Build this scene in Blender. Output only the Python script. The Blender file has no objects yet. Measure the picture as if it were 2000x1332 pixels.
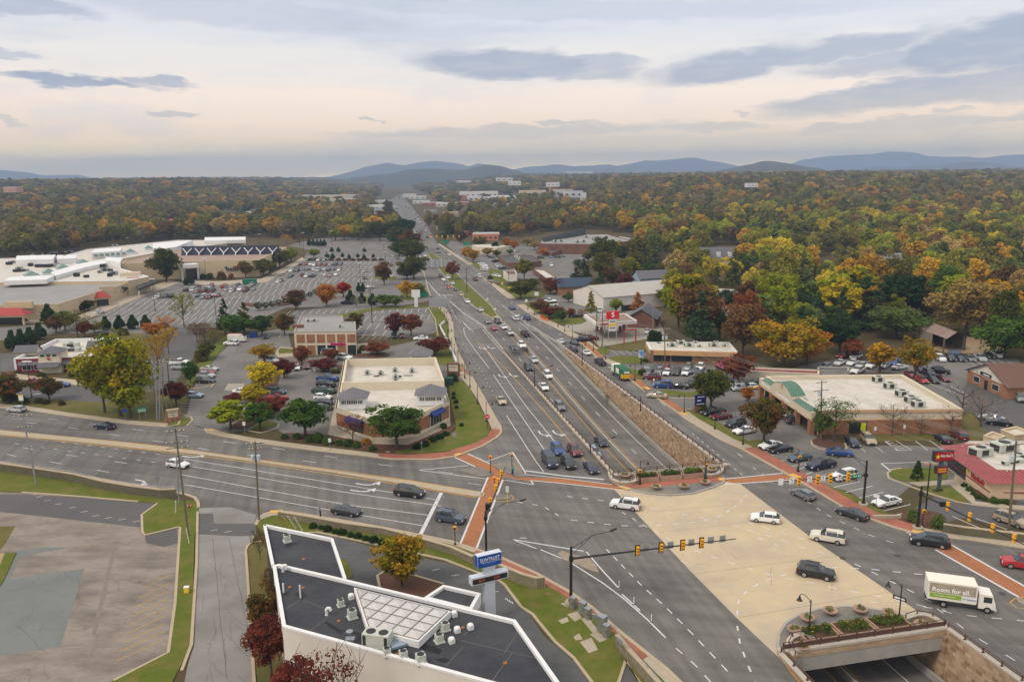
import bpy,bmesh,math,random
from math import cos,sin,pi,atan2,hypot,sqrt,degrees,radians,asin,atan
from mathutils import Vector,Matrix,noise
from mathutils.geometry import delaunay_2d_cdt
RD=radians
random.seed(7)
C=bpy.context.scene.collection
SC=bpy.context.scene
F=1556.;H=52.;PIT=RD(11.83);TH=.011
fw=Vector((0,cos(PIT),-sin(PIT)));u0=Vector((0,sin(PIT),cos(PIT)));r0=Vector((1,0,0))
Rv=r0*cos(TH)-u0*sin(TH);Uv=r0*sin(TH)+u0*cos(TH)
def G(x,y,z=0.):
 d=fw+Rv*((x-1000)/F)-Uv*((y-666)/F)
 t=(z-H)/d.z
 return Vector((d.x*t,d.y*t))
def G3(x,y,z=0.):
 g=G(x,y,z);return Vector((g.x,g.y,z))
def V3(v,z=0.):return Vector((v[0],v[1],z))
HD=RD(-12.164)
def RS(s,t,z=0.):
 return Vector((s*sin(HD)+t*cos(HD),s*cos(HD)-t*sin(HD),z))
def PX(x,y,z):
 v=Vector((x,y,z-H));w=v.dot(fw);return(1000+F*v.dot(Rv)/w,666-F*v.dot(Uv)/w,w)
def toRS(v):return(v[0]*sin(HD)+v[1]*cos(HD),v[0]*cos(HD)-v[1]*sin(HD))
def sst(a,b,x):
 x=max(0,min(1,(x-a)/(b-a)));return x*x*(3-2*x)
def trz(s):return-6.0*(1-sst(135,262,s))**.85 if s<262 else 0.
cam=bpy.data.cameras.new('camera');co=bpy.data.objects.new('camera',cam);C.objects.link(co)
co.matrix_world=Matrix.Translation((0,0,H))@Matrix((Rv,Uv,-fw)).transposed().to_4x4()
cam.sensor_width=36;cam.lens=F/2000*36;cam.clip_end=40000;cam.clip_start=1
SC.camera=co
def tag(o,label=None,cat=None,group=None,kind=None):
 if label:o['label']=label
 if cat:o['category']=cat
 if group:o['group']=group
 if kind:o['kind']=kind
 return o
def empty(name,loc,rz=0,label=None,cat=None,group=None,sc=1):
 o=bpy.data.objects.new(name,None);C.objects.link(o);o.location=loc if len(loc)==3 else(loc[0],loc[1],0)
 o.rotation_euler=(0,0,rz);o.scale=(sc,)*3;o.empty_display_size=.5
 return tag(o,label,cat,group)
class MB:
 def __init__(s):s.v=[];s.f=[];s.m=[];s.col=None
 def face(s,pts,m=0):
  i=len(s.v);s.v+=[tuple(p)for p in pts];s.f.append(tuple(range(i,i+len(pts))));s.m.append(m);return s
 def box(s,c,d,rz=0,m=0,tilt=None):
  ca,sa=cos(rz),sin(rz);x,y,z=[q/2 for q in d];i=len(s.v)
  for a,b,e in((-x,-y,-z),(x,-y,-z),(x,y,-z),(-x,y,-z),(-x,-y,z),(x,-y,z),(x,y,z),(-x,y,z)):
   s.v.append((c[0]+a*ca-b*sa,c[1]+a*sa+b*ca,c[2]+e))
  for q in((0,3,2,1),(4,5,6,7),(0,1,5,4),(1,2,6,5),(2,3,7,6),(3,0,4,7)):
   s.f.append(tuple(i+k for k in q));s.m.append(m)
  return s
 def prism(s,pts,z0,z1,m=0,mt=None,bottom=False):
  n=len(pts);a=sum(pts[k][0]*pts[(k+1)%n][1]-pts[(k+1)%n][0]*pts[k][1]for k in range(n))
  if a<0:pts=pts[::-1]
  i=len(s.v)
  s.v+=[(p[0],p[1],z0)for p in pts]+[(p[0],p[1],z1)for p in pts]
  for k in range(n):
   l=(k+1)%n;s.f.append((i+k,i+l,i+n+l,i+n+k));s.m.append(m)
  s.f.append(tuple(range(i+n,i+2*n)));s.m.append(m if mt is None else mt)
  if bottom:s.f.append(tuple(range(i+n-1,i-1,-1)));s.m.append(m)
  return s
 def tube(s,pts,r,n=8,m=0,cap=True):
  pts=[Vector(p)for p in pts];rr=r if isinstance(r,(list,tuple))else[r]*len(pts);i=len(s.v)
  for k,p in enumerate(pts):
   t=(pts[min(k+1,len(pts)-1)]-pts[max(k-1,0)]).normalized()
   a=t.cross(Vector((0,0,1)))
   if a.length<.05:a=t.cross(Vector((0,1,0)))
   a.normalize();b=t.cross(a)
   for j in range(n):
    w=2*pi*j/n;q=p+(a*cos(w)+b*sin(w))*rr[k];s.v.append(tuple(q))
  for k in range(len(pts)-1):
   for j in range(n):
    l=(j+1)%n;s.f.append((i+k*n+j,i+k*n+l,i+(k+1)*n+l,i+(k+1)*n+j));s.m.append(m)
  if cap:
   s.f.append(tuple(i+j for j in range(n))[::-1]);s.m.append(m)
   e=i+(len(pts)-1)*n;s.f.append(tuple(e+j for j in range(n)));s.m.append(m)
  return s
 def lathe(s,c,prof,n=16,m=0,sx=1,sy=1):
  i=len(s.v)
  for r,z in prof:
   for j in range(n):
    w=2*pi*j/n;s.v.append((c[0]+r*sx*cos(w),c[1]+r*sy*sin(w),c[2]+z))
  for k in range(len(prof)-1):
   for j in range(n):
    l=(j+1)%n;s.f.append((i+k*n+j,i+k*n+l,i+(k+1)*n+l,i+(k+1)*n+j));s.m.append(m)
  s.f.append(tuple(i+(len(prof)-1)*n+j for j in range(n)));s.m.append(m)
  return s
 def cylx(s,c,r,w,n=16,m=0,ax='y'):
  i=len(s.v)
  for q in(-w/2,w/2):
   for j in range(n):
    t=2*pi*j/n
    s.v.append((c[0]+r*cos(t),c[1]+q,c[2]+r*sin(t))if ax=='y' else(c[0]+q,c[1]+r*cos(t),c[2]+r*sin(t)))
  for j in range(n):
   l=(j+1)%n;s.f.append((i+j,i+l,i+n+l,i+n+j));s.m.append(m)
  s.f.append(tuple(i+j for j in range(n)));s.m.append(m);s.f.append(tuple(i+n+j for j in range(n)));s.m.append(m)
  return s
 def mesh(s,name,mats,smooth=False):
  me=bpy.data.meshes.new(name);me.from_pydata(s.v,[],s.f)
  mats=mats if isinstance(mats,(list,tuple))else[mats]
  for m in mats:me.materials.append(m)
  if len(mats)>1:me.polygons.foreach_set('material_index',s.m)
  if smooth:me.polygons.foreach_set('use_smooth',[True]*len(s.f))
  me.update();return me
 def build(s,name,mats,parent=None,smooth=False,**kw):
  o=bpy.data.objects.new(name,s.mesh(name,mats,smooth));C.objects.link(o)
  if parent:o.parent=parent
  tag(o,kw.get('label'),kw.get('cat'),kw.get('group'),kw.get('kind'));return o
def fixn(o):
 bm=bmesh.new();bm.from_mesh(o.data);bmesh.ops.recalc_face_normals(bm,faces=bm.faces);bm.to_mesh(o.data);bm.free();return o
def link(me,name,parent=None,loc=None,rz=0):
 o=bpy.data.objects.new(name,me);C.objects.link(o)
 if parent:o.parent=parent
 if loc is not None:o.location=loc
 o.rotation_euler[2]=rz
 return o
def kids():
 d={}
 for o in bpy.data.objects:
  if o.parent:d.setdefault(o.parent.name,[]).append(o)
 return d
def copy_tree(o,K,parent=None):
 c=o.copy();C.objects.link(c)
 if parent:c.parent=parent
 for ch in K.get(o.name,[]):copy_tree(ch,K,c)
 return c
ORD=['first','second','third','fourth','fifth','sixth','seventh','eighth','ninth','tenth','eleventh','twelfth','thirteenth','fourteenth','fifteenth','sixteenth','seventeenth','eighteenth','nineteenth','twentieth']
def ordn(i):return ORD[i]if i<20 else('twenty-'+ORD[i-20]if i<29 else str(i+1)+'th')
def L(c):
 if isinstance(c,str):
  c=[int(c[k:k+2],16)/255 for k in(0,2,4)];c=[q/12.92 if q<.04045 else((q+.055)/1.055)**2.4 for q in c]
 elif not hasattr(c,'__len__'):c=(c,c,c)
 return tuple(c[:3])+(1,)
def nn(nt,t,**k):
 n=nt.nodes.new(t)
 for a,b in k.items():
  if a.startswith('i_'):n.inputs[a[2:].replace('_',' ')].default_value=b
  else:setattr(n,a,b)
 return n
MATS={}
def mat(name,col,rough=.85,col2=None,ns=1.,amt=.5,bump=0.,bs=10.,metal=0,spec=.3,det=4,big=None,bigs=.05,bigamt=.5,coord='pos',objcol=False,stretch=None):
 if name in MATS:return MATS[name]
 m=bpy.data.materials.new(name);m.use_nodes=True;nt=m.node_tree;b=nt.nodes['Principled BSDF'];lk=nt.links.new
 b.inputs['Roughness'].default_value=rough;b.inputs['Metallic'].default_value=metal;b.inputs['Specular IOR Level'].default_value=spec
 b.inputs['Base Color'].default_value=L(col)
 src=None
 if coord=='pos':g=nn(nt,'ShaderNodeNewGeometry').outputs['Position']
 else:g=nn(nt,'ShaderNodeTexCoord').outputs['Object']
 if stretch:
  mp=nn(nt,'ShaderNodeMapping');mp.inputs['Scale'].default_value=stretch;lk(g,mp.inputs[0])
  if len(stretch)>3:pass
  g=mp.outputs[0]
 if objcol:
  src=nn(nt,'ShaderNodeObjectInfo').outputs['Color']
 if col2 is not None:
  n=nn(nt,'ShaderNodeTexNoise',i_Scale=ns,i_Detail=det,i_Roughness=.65);lk(g,n.inputs['Vector'])
  r=nn(nt,'ShaderNodeMapRange');r.inputs[1].default_value=.5-amt/2;r.inputs[2].default_value=.5+amt/2;lk(n.outputs['Fac'],r.inputs[0])
  x=nn(nt,'ShaderNodeMix',data_type='RGBA');lk(r.outputs[0],x.inputs[0]);x.inputs[6].default_value=L(col);x.inputs[7].default_value=L(col2)
  if src:lk(src,x.inputs[6])
  src=x.outputs[2]
 if big is not None:
  n=nn(nt,'ShaderNodeTexNoise',i_Scale=bigs,i_Detail=5,i_Roughness=.6);lk(g,n.inputs['Vector'])
  r=nn(nt,'ShaderNodeMapRange');r.inputs[1].default_value=.42;r.inputs[2].default_value=.68;r.inputs[4].default_value=bigamt;lk(n.outputs['Fac'],r.inputs[0])
  x=nn(nt,'ShaderNodeMix',data_type='RGBA');lk(r.outputs[0],x.inputs[0]);x.inputs[7].default_value=L(big)
  if src:lk(src,x.inputs[6])
  else:x.inputs[6].default_value=L(col)
  src=x.outputs[2]
 if src:lk(src,b.inputs['Base Color'])
 if bump:
  n=nn(nt,'ShaderNodeTexNoise',i_Scale=bs,i_Detail=3);lk(g,n.inputs['Vector'])
  u=nn(nt,'ShaderNodeBump');u.inputs['Strength'].default_value=bump;u.inputs['Distance'].default_value=.1;lk(n.outputs['Fac'],u.inputs['Height']);lk(u.outputs[0],b.inputs['Normal'])
 MATS[name]=m;return m
def setr(r,*v):
 for k,q in enumerate(v):r.inputs[k+1].default_value=q
def brickmat(name,c1,c2,mortar,sc=1.,w=.5,h=.25,ms=.02,rough=.9,mix='wall',rot=0):
 """brick pattern; on walls uses (x+y , z), on floors (x,y)"""
 if name in MATS:return MATS[name]
 m=bpy.data.materials.new(name);m.use_nodes=True;nt=m.node_tree;b=nt.nodes['Principled BSDF'];lk=nt.links.new
 b.inputs['Roughness'].default_value=rough;b.inputs['Specular IOR Level'].default_value=.2
 g=nn(nt,'ShaderNodeNewGeometry').outputs['Position']
 if mix=='wall':
  s=nn(nt,'ShaderNodeSeparateXYZ');lk(g,s.inputs[0]);a=nn(nt,'ShaderNodeMath',operation='SUBTRACT');lk(s.outputs[0],a.inputs[0]);lk(s.outputs[1],a.inputs[1])
  cb=nn(nt,'ShaderNodeCombineXYZ');lk(a.outputs[0],cb.inputs[0]);lk(s.outputs[2],cb.inputs[1]);v=cb.outputs[0]
 else:
  mp=nn(nt,'ShaderNodeMapping');mp.inputs['Rotation'].default_value=(0,0,rot);lk(g,mp.inputs[0]);v=mp.outputs[0]
 t=nn(nt,'ShaderNodeTexBrick');t.inputs['Color1'].default_value=L(c1);t.inputs['Color2'].default_value=L(c2);t.inputs['Mortar'].default_value=L(mortar)
 t.inputs['Scale'].default_value=sc;t.inputs['Brick Width'].default_value=w;t.inputs['Row Height'].default_value=h;t.inputs['Mortar Size'].default_value=ms;lk(v,t.inputs['Vector'])
 n=nn(nt,'ShaderNodeTexNoise',i_Scale=.35,i_Detail=6);lk(g,n.inputs['Vector'])
 r=nn(nt,'ShaderNodeMapRange');setr(r,.3,.7,.8,1.15);lk(n.outputs['Fac'],r.inputs[0])
 x=nn(nt,'ShaderNodeVectorMath',operation='SCALE');lk(t.outputs['Color'],x.inputs[0]);lk(r.outputs[0],x.inputs['Scale']);lk(x.outputs[0],b.inputs['Base Color'])
 MATS[name]=m;return m
def seam(name,col,col2,axis_deg,period,rough=.5,width=.08):
 """standing seam / stripes perpendicular to a world direction"""
 if name in MATS:return MATS[name]
 m=bpy.data.materials.new(name);m.use_nodes=True;nt=m.node_tree;b=nt.nodes['Principled BSDF'];lk=nt.links.new
 b.inputs['Roughness'].default_value=rough
 g=nn(nt,'ShaderNodeNewGeometry').outputs['Position'];s=nn(nt,'ShaderNodeVectorMath',operation='DOT_PRODUCT');lk(g,s.inputs[0]);a=RD(axis_deg);s.inputs[1].default_value=(cos(a)/period,sin(a)/period,0)
 fr=nn(nt,'ShaderNodeMath',operation='FRACT');lk(s.outputs['Value'],fr.inputs[0]);l=nn(nt,'ShaderNodeMath',operation='LESS_THAN');lk(fr.outputs[0],l.inputs[0]);l.inputs[1].default_value=width/period
 n=nn(nt,'ShaderNodeTexNoise',i_Scale=.8,i_Detail=5);lk(g,n.inputs['Vector'])
 x=nn(nt,'ShaderNodeMix',data_type='RGBA');lk(l.outputs[0],x.inputs[0]);x.inputs[6].default_value=L(col);x.inputs[7].default_value=L(col2)
 r=nn(nt,'ShaderNodeMapRange');setr(r,.3,.7,.85,1.12);lk(n.outputs['Fac'],r.inputs[0])
 y=nn(nt,'ShaderNodeVectorMath',operation='SCALE');lk(x.outputs[2],y.inputs[0]);lk(r.outputs[0],y.inputs['Scale']);lk(y.outputs[0],b.inputs['Base Color'])
 MATS[name]=m;return m
def emis(name,col,s=1):
 if name in MATS:return MATS[name]
 m=bpy.data.materials.new(name);m.use_nodes=True;b=m.node_tree.nodes['Principled BSDF'];b.inputs['Base Color'].default_value=L(col);b.inputs['Emission Color'].default_value=L(col);b.inputs['Emission Strength'].default_value=s
 MATS[name]=m;return m
M_asph=mat('asphalt',(.138,.127,.118),.9,(.172,.160,.148),3.,.7,.25,14,big=(.092,.085,.08),bigs=.06,bigamt=.7)
def streaks(m,dirs):
 nt=m.node_tree;lk=nt.links.new;b=nt.nodes['Principled BSDF'];src=b.inputs['Base Color'].links[0].from_socket;g=nn(nt,'ShaderNodeNewGeometry').outputs['Position']
 for(cx,cy),sc,lim in dirs:
  a=nn(nt,'ShaderNodeVectorMath',operation='DOT_PRODUCT');lk(g,a.inputs[0]);a.inputs[1].default_value=(cx*.03,cy*.03,0)
  c=nn(nt,'ShaderNodeVectorMath',operation='DOT_PRODUCT');lk(g,c.inputs[0]);c.inputs[1].default_value=(cy*sc,-cx*sc,0)
  k=nn(nt,'ShaderNodeCombineXYZ');lk(a.outputs['Value'],k.inputs[0]);lk(c.outputs['Value'],k.inputs[1])
  n=nn(nt,'ShaderNodeTexNoise',i_Scale=1,i_Detail=3);lk(k.outputs[0],n.inputs['Vector'])
  r=nn(nt,'ShaderNodeMapRange');setr(r,.35,.65,.84,1.1);lk(n.outputs['Fac'],r.inputs[0])
  x=nn(nt,'ShaderNodeVectorMath',operation='SCALE');lk(src,x.inputs[0]);lk(r.outputs[0],x.inputs['Scale']);src=x.outputs[0]
 lk(src,b.inputs['Base Color'])
streaks(M_asph,(((sin(HD),cos(HD)),.75,0),((.962,-.272),.5,0)))
M_asph2=mat('asphalt_lot',(.15,.14,.13),.92,(.18,.17,.158),2.,.7,.25,14,big=(.09,.087,.084),bigs=.09,bigamt=.7)
M_asph_old=mat('asphalt_old',(.29,.245,.205),.95,(.20,.17,.145),.8,.7,.35,10,big=(.125,.108,.095),bigs=.13,bigamt=.9,stretch=(1,2.2,1))
M_asph_dark=mat('asphalt_new',(.088,.084,.086),.9,(.115,.11,.108),2.,.7,.2,14,big=.068,bigs=.08,bigamt=.5)
M_asph_patch=mat('asphalt_patch',(.15,.16,.155),.95,(.18,.19,.18),1.5,.6,.2,12,big=(.12,.125,.12),bigs=.15,bigamt=.6)
M_conc=mat('concrete',(.42,.36,.27),.9,(.33,.28,.215),1.2,.6,.15,9,big=(.28,.23,.17),bigs=.1,bigamt=.6)
M_cream=mat('concrete_deck',(.53,.42,.27),.9,(.44,.355,.24),.5,.6,.1,9,big=(.37,.32,.25),bigs=.09,bigamt=.9)
M_concg=mat('concrete_grey',(.38,.365,.33),.9,(.29,.275,.25),1.0,.6,.12,8,big=(.24,.225,.2),bigs=.3,bigamt=.5)
M_kerb=mat('kerb_concrete',(.44,.36,.25),.9,(.33,.27,.19),1.5,.7)
M_grass=mat('grass',(.065,.10,.012),.95,(.12,.135,.022),.9,.9,.5,6,spec=.1,big=(.17,.135,.045),bigs=.35,bigamt=.75)
M_grassd=mat('dry_grass',(.10,.10,.03),.95,(.17,.12,.05),.7,.6,.5,5,spec=.1,big=(.07,.085,.02),bigs=.1,bigamt=.8)
M_mulch=mat('mulch',(.085,.042,.03),.95,(.13,.07,.05),3,.6,.6,9,spec=.1)
M_soil=mat('woodland_floor',(.07,.065,.03),.95,(.09,.06,.03),.15,.6,.4,1,spec=.1)
M_brickred=brickmat('paver_red',(.36,.13,.08),(.30,.10,.065),(.24,.12,.09),1,.4,.2,.02,mix='floor')
M_cross=mat('crosswalk_brick',(.36,.155,.07),.9,(.30,.12,.05),1.0,.5,.15,8,big=(.24,.10,.05),bigs=.25,bigamt=.5)
M_white=mat('marking_white',.62,.7,(.45),3,.4)
M_yellow=mat('marking_yellow',(.55,.30,.03),.7,(.42,.24,.04),3,.4)
M_ftan=mat('sand_tan',(.36,.27,.16),.95,(.28,.2,.12),.6,.6)
M_black=mat('black_metal',.012,.45,spec=.5)
M_galv=mat('galvanised_steel',(.36,.38,.4),.45,(.26,.28,.3),2,.5,metal=.5)
M_wood=mat('weathered_wood',(.17,.14,.09),.9,(.10,.09,.055),3,.6,coord='obj')
M_glass=mat('dark_glass',(.02,.027,.032),.12,spec=.6)
M_trim=mat('white_trim',.72,.6,.62,1,.5)
M_stoneg=mat('paver_grey',(.19,.18,.175),.9,(.12,.115,.115),2,.6,.4,5,big=(.27,.22,.13),bigs=.18,bigamt=.6)
M_acb=mat('hvac_beige',(.50,.52,.46),.6,(.40,.42,.37),2,.5)
M_dark=mat('dark_grey',.03,.6)
M_rubber=mat('rubber',.015,.85)
M_amber=mat('signal_yellow',(.75,.36,.01),.5)
def strip(mb,pts,w,z0=0.,z1=None,m=0,off=0.):
 """flat or box strip along a world polyline (2D pts)"""
 pts=[Vector((p[0],p[1]))for p in pts];n=len(pts);Lf=[];Rt=[]
 for k in range(n):
  t=(pts[min(k+1,n-1)]-pts[max(k-1,0)]);t.normalize();nr=Vector((-t.y,t.x))
  Lf.append(pts[k]+nr*(w/2+off));Rt.append(pts[k]-nr*(w/2-off))
 zf=z0 if callable(z0)else(lambda p:z0)
 for k in range(n-1):
  a,b,c,d=Rt[k],Rt[k+1],Lf[k+1],Lf[k]
  if z1 is None:mb.face([V3(q,zf(q))for q in(a,b,c,d)],m)
  else:
   h=z1
   A=[V3(q,zf(q))for q in(a,b,c,d)];B=[q+Vector((0,0,h))for q in A]
   mb.face(B,m);mb.face([A[0],A[1],B[1],B[0]],m);mb.face([A[2],A[3],B[3],B[2]],m)
   if k==0:mb.face([A[3],A[0],B[0],B[3]],m)
   if k==n-2:mb.face([A[1],A[2],B[2],B[1]],m)
def spaced(pts,step):
 pts=[Vector(p[:2])for p in pts];L_=[0]
 for a,b in zip(pts,pts[1:]):L_.append(L_[-1]+(b-a).length)
 n=max(1,round(L_[-1]/step));out=[]
 for k in range(n+1):
  d=L_[-1]*k/n;i=0
  while i<len(pts)-2 and L_[i+1]<d:i+=1
  out.append(pts[i]+(pts[i+1]-pts[i])*((d-L_[i])/max(1e-6,L_[i+1]-L_[i])))
 return out
def resample(pts,step):
 out=[];pts=[Vector(p[:2])for p in pts]
 for a,b in zip(pts,pts[1:]):
  n=max(1,int((b-a).length/step))
  for k in range(n):out.append(a+(b-a)*k/n)
 out.append(pts[-1]);return out
def smooth_line(pts,it=2):
 pts=[Vector(p[:2])for p in pts]
 for _ in range(it):
  q=[pts[0]]
  for a,b in zip(pts,pts[1:]):q+=[a*.75+b*.25,a*.25+b*.75]
  q.append(pts[-1]);pts=q
 return pts
def gp(*p):return[G(*q)for q in p]
def dashes(mb,pts,w,on,gap,z,m=0,ph=0):
 pts=[Vector(p[:2])for p in pts];L_=[0]
 for a,b in zip(pts,pts[1:]):L_.append(L_[-1]+(b-a).length)
 def at(d):
  for k in range(len(pts)-1):
   if d<=L_[k+1]:return pts[k]+(pts[k+1]-pts[k])*((d-L_[k])/max(1e-6,L_[k+1]-L_[k]))
  return pts[-1]
 d=ph
 while d<L_[-1]:
  e=min(d+on,L_[-1]);strip(mb,[at(d),at((d+e)/2),at(e)],w,z,m=m);d+=on+gap
TXT={}
def textmesh(s,size,ext=.02,mat_=None,bold=0.0):
 k=(s,size,ext,mat_.name if mat_ else '',bold)
 if k in TXT:return TXT[k]
 cu=bpy.data.curves.new('lettering','FONT');cu.body=s;cu.size=size;cu.extrude=ext;cu.offset=bold;cu.align_x='CENTER';cu.align_y='CENTER';cu.resolution_u=2
 o=bpy.data.objects.new('tmp',cu);C.objects.link(o);dg=bpy.context.evaluated_depsgraph_get();dg.update()
 me=bpy.data.meshes.new_from_object(o.evaluated_get(dg));bpy.data.objects.remove(o);bpy.data.curves.remove(cu)
 me.materials.clear()
 if mat_:me.materials.append(mat_)
 me.name='lettering';TXT[k]=me;return me
def put_text(s,size,loc,facing,m,parent=None,name='lettering',ext=.02,bold=0.,sx=1,tilt=90):
 """upright lettering whose front faces the world direction angle 'facing'"""
 o=link(textmesh(s,size,ext,m,bold),name,parent)
 Mx=Matrix.Translation(loc)@Matrix.Rotation(facing+pi/2,4,'Z')@Matrix.Rotation(RD(tilt),4,'X')@Matrix.Diagonal((sx,1,1,1))
 if parent:o.matrix_parent_inverse=parent_world(parent).inverted()
 o.matrix_basis=Mx
 return o
def adopt(o,p):
 o.parent=p;o.matrix_parent_inverse=parent_world(p).inverted();return o
def parent_world(p):
 m=Matrix.LocRotScale(p.location,p.rotation_euler,p.scale)
 return m if not p.parent else parent_world(p.parent)@m
LAY=[]
def area(cls,pts,px=True,sm=0):
 P=[G(*p)for p in pts]if px else[Vector((p[0],p[1]))for p in pts]
 if sm:
  Q=[]
  for _ in range(sm):
   Q=[];n=len(P)
   for k in range(n):a,b=P[k],P[(k+1)%n];Q+=[a*.78+b*.22,a*.22+b*.78]
   P=Q
 LAY.append((cls,P));return P
X0,X1,Y0,Y1=-700,900,35,2350
area('ground',[(X0,Y0),(X1,Y0),(X1,Y1),(X0,Y1)],False)
N_rio=[(-260,775),(0,797),(59,802),(135,813),(189,820),(252,828),(324,834),(348,830),(352,822)]
N_rio2=[(400,838),(405,845),(434,852),(497,864),(623,881),(700,889),(763,897),(847,898),(889,892),(942,872),(970,855),(979,845),(977,833),(970,822),(955,795),(939,767),(929,750),(921,736)]
W_main=[(909,722),(906,710),(900,700),(893,685),(887,667),(885,650),(884,631),(876,613),(868,602),(859,593)]
W_main2=[(842,579),(836,566),(832,548),(826,526),(820,500),(812,477),(802,462),(787,440),(771,420),(764,405),(760,392)]
E_main=[(782,380),(790,387),(797,395),(817,420),(835,442),(855,477),(880,494),(900,508),(916,518)]
E_main2=[(939,537),(948,549),(962,557),(979,573),(995,584)]
E_main3=[(1010,596),(1030,611),(1055,626),(1080,638),(1125,663),(1150,683),(1168,701),(1193,712),(1227,739),(1255,761)]
E_main4=[(1276,773),(1323,806),(1341,820),(1409,860),(1450,878),(1529,922),(1582,952),(1648,992),(1694,1012),(1750,1032),(1788,1042),(1830,1049),(1888,1054),(2000,1071),(2150,1092)]
S_rio=[(-260,872),(0,904),(84,918),(189,935),(273,950),(315,957),(362,966),(380,972),(387,982),(388,992)]
S_rio2=[(500,1026),(506,1012),(518,1004),(535,1000),(560,1000),(623,1010),(700,1023),(750,1032),(826,1047),(880,1058),(933,1075),(976,1089),(1048,1121),(1112,1157),(1154,1186),(1218,1241),(1300,1306),(1345,1350),(1400,1412)]
area('road',N_rio+N_rio2+W_main[:]+W_main2+E_main+E_main2+E_main3+E_main4+[(2300,1500),(1700,1520),(1500,1500)]+S_rio2[::-1]+S_rio[::-1])
area('lot',[(918,519),(939,539),(948,549),(985,552),(1010,545),(1055,545),(1110,560),(1130,545),(1120,515),(1200,505),(1130,480),(990,478),(930,480),(880,470),(872,480)])
area('lot',[(995,584),(1012,598),(1060,598),(1110,615),(1140,628),(1200,600),(1190,585),(1110,575),(1060,575),(1020,583)])
area('pad',[(1095,640),(1150,655),(1172,678),(1262,662),(1300,655),(1290,632),(1220,600),(1150,612)])
area('lot',[(1140,668),(1160,688),(1190,700),(1225,714),(1262,714),(1262,688),(1200,684),(1160,676)])
area('lot',[(1168,700),(1255,706),(1440,706),(1520,722),(1500,775),(1450,800),(1330,800),(1270,770),(1225,732),(1205,718)])
area('lot',[(1276,773),(1290,779),(1370,782),(1450,785),(1500,790),(1620,870),(1790,870),(1900,880),(2000,900),(2150,930),(2150,1040),(2000,1008),(1900,975),(1800,930),(1720,1000),(1660,960),(1560,935),(1500,890),(1460,870),(1400,840),(1341,812),(1330,806)])
area('newasph',[(1820,735),(1870,735),(1990,775),(2100,800),(2150,900),(2000,880),(1900,850),(1850,800)])
area('lot',[(1560,715),(1640,700),(1760,712),(1830,695),(1990,700),(2000,760),(1890,745),(1880,760),(1900,800),(1840,780),(1740,728),(1520,728)])
area('yard',[(1780,670),(1850,690),(1960,690),(1960,670),(1880,655),(1800,660)])
area('newasph',[(1740,1018),(1870,945),(1900,960),(2150,1010),(2150,1062),(2000,1035),(1880,1010),(1850,1020)])
def isl(cls,pts,sm=2):return area(cls,pts,sm=sm)
isl('lawn',[(970,556),(995,558),(1040,566),(1072,580),(1020,585),(1002,584)],1)
isl('lawn',[(1022,590),(1050,592),(1100,608),(1150,625),(1132,634),(1095,634),(1062,620),(1030,605)],1)
isl('lawn',[(950,524),(985,530),(1005,548),(985,551),(962,548)],1)
isl('lawn',[(918,512),(940,516),(958,528),(945,530),(925,520)],1)
isl('lawn',[(1090,637),(1100,640),(1128,655),(1125,660),(1092,641)],1)
isl('lawn',[(1162,680),(1185,678),(1192,691),(1175,693)],1)
isl('dirt',[(1185,676),(1262,662),(1300,658),(1320,668),(1262,684),(1200,684)],1)
isl('lawn',[(1185,697),(1262,696),(1268,709),(1240,711),(1200,709)],1)
isl('lawn',[(1220,720),(1245,722),(1262,742),(1232,745),(1228,736)],1)
isl('lawn',[(1285,762),(1325,765),(1368,768),(1362,776),(1300,773)],1)
isl('lawn',[(1340,802),(1358,800),(1372,806),(1450,855),(1490,880),(1476,884),(1432,862),(1352,812)],1)
isl('lawn',[(1453,868),(1474,858),(1510,868),(1480,880),(1500,892),(1540,912),(1532,914),(1470,884)],1)
isl('mulch',[(1584,862),(1600,854),(1630,858),(1652,874),(1640,878),(1600,872)],2)
isl('drygrass',[(1690,843),(1870,832),(1920,850),(1910,862),(1870,858),(1700,862),(1650,862)],0)
isl('drygrass',[(1870,800),(1900,805),(1935,860),(1900,856),(1875,850)],0)
isl('lawn',[(1560,925),(1585,935),(1690,978),(1745,1010),(1735,1014),(1700,1002),(1600,952)],1)
isl('lawn',[(1735,922),(1760,915),(1840,914),(1858,938),(1775,942),(1745,935)],2)
isl('lawn',[(1790,950),(1850,947),(1895,980),(1870,981),(1820,966)],1)
isl('mulch',[(1748,1013),(1780,992),(1850,1006),(1842,1038),(1800,1030),(1765,1026)],1)
area('walk',[(1775,943),(1862,938),(1868,920),(1885,930),(1905,980),(1950,985),(2150,1000),(2150,1010),(1998,995),(1900,985),(1855,948),(1795,950)])
area('mulch',[(1872,946),(1885,950),(1920,980),(1985,985),(1985,980),(1900,955)])
area('walk',[(858,476),(882,491),(902,504),(925,516),(916,518),(900,508),(880,494),(855,477)])
area('walk',[(962,552),(984,566),(1000,577),(1008,584),(995,584),(979,573),(962,557)])
def offs(px,w):
 """band of world width w to the left/right of px kerb line -> world polygon"""
 P=[G(*q)for q in px];Q=[];n=len(P)
 for k in range(n):
  t=P[min(k+1,n-1)]-P[max(k-1,0)];t.normalize();Q.append(P[k]+Vector((-t.y,t.x))*w)
 return P+Q[::-1]
E3=E_main3
area('walk',offs(E_main3[:6],3.2),False);area('cross',offs(E_main3[4:7],2.2),False);area('walk',offs(E_main3[6:8],2.6),False)
area('cross',offs(E_main3[7:10],2.4),False)
area('cross',offs([(1276,773),(1323,806)],2.4),False)
area('walk',offs(E_main4[1:5],2.6),False);area('walk',offs([(1529,922),(1545,931)],3),False)
area('brick',offs(E_main4[4:11],3.0),False);area('walk',offs(E_main4[10:],2.4),False)
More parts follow.
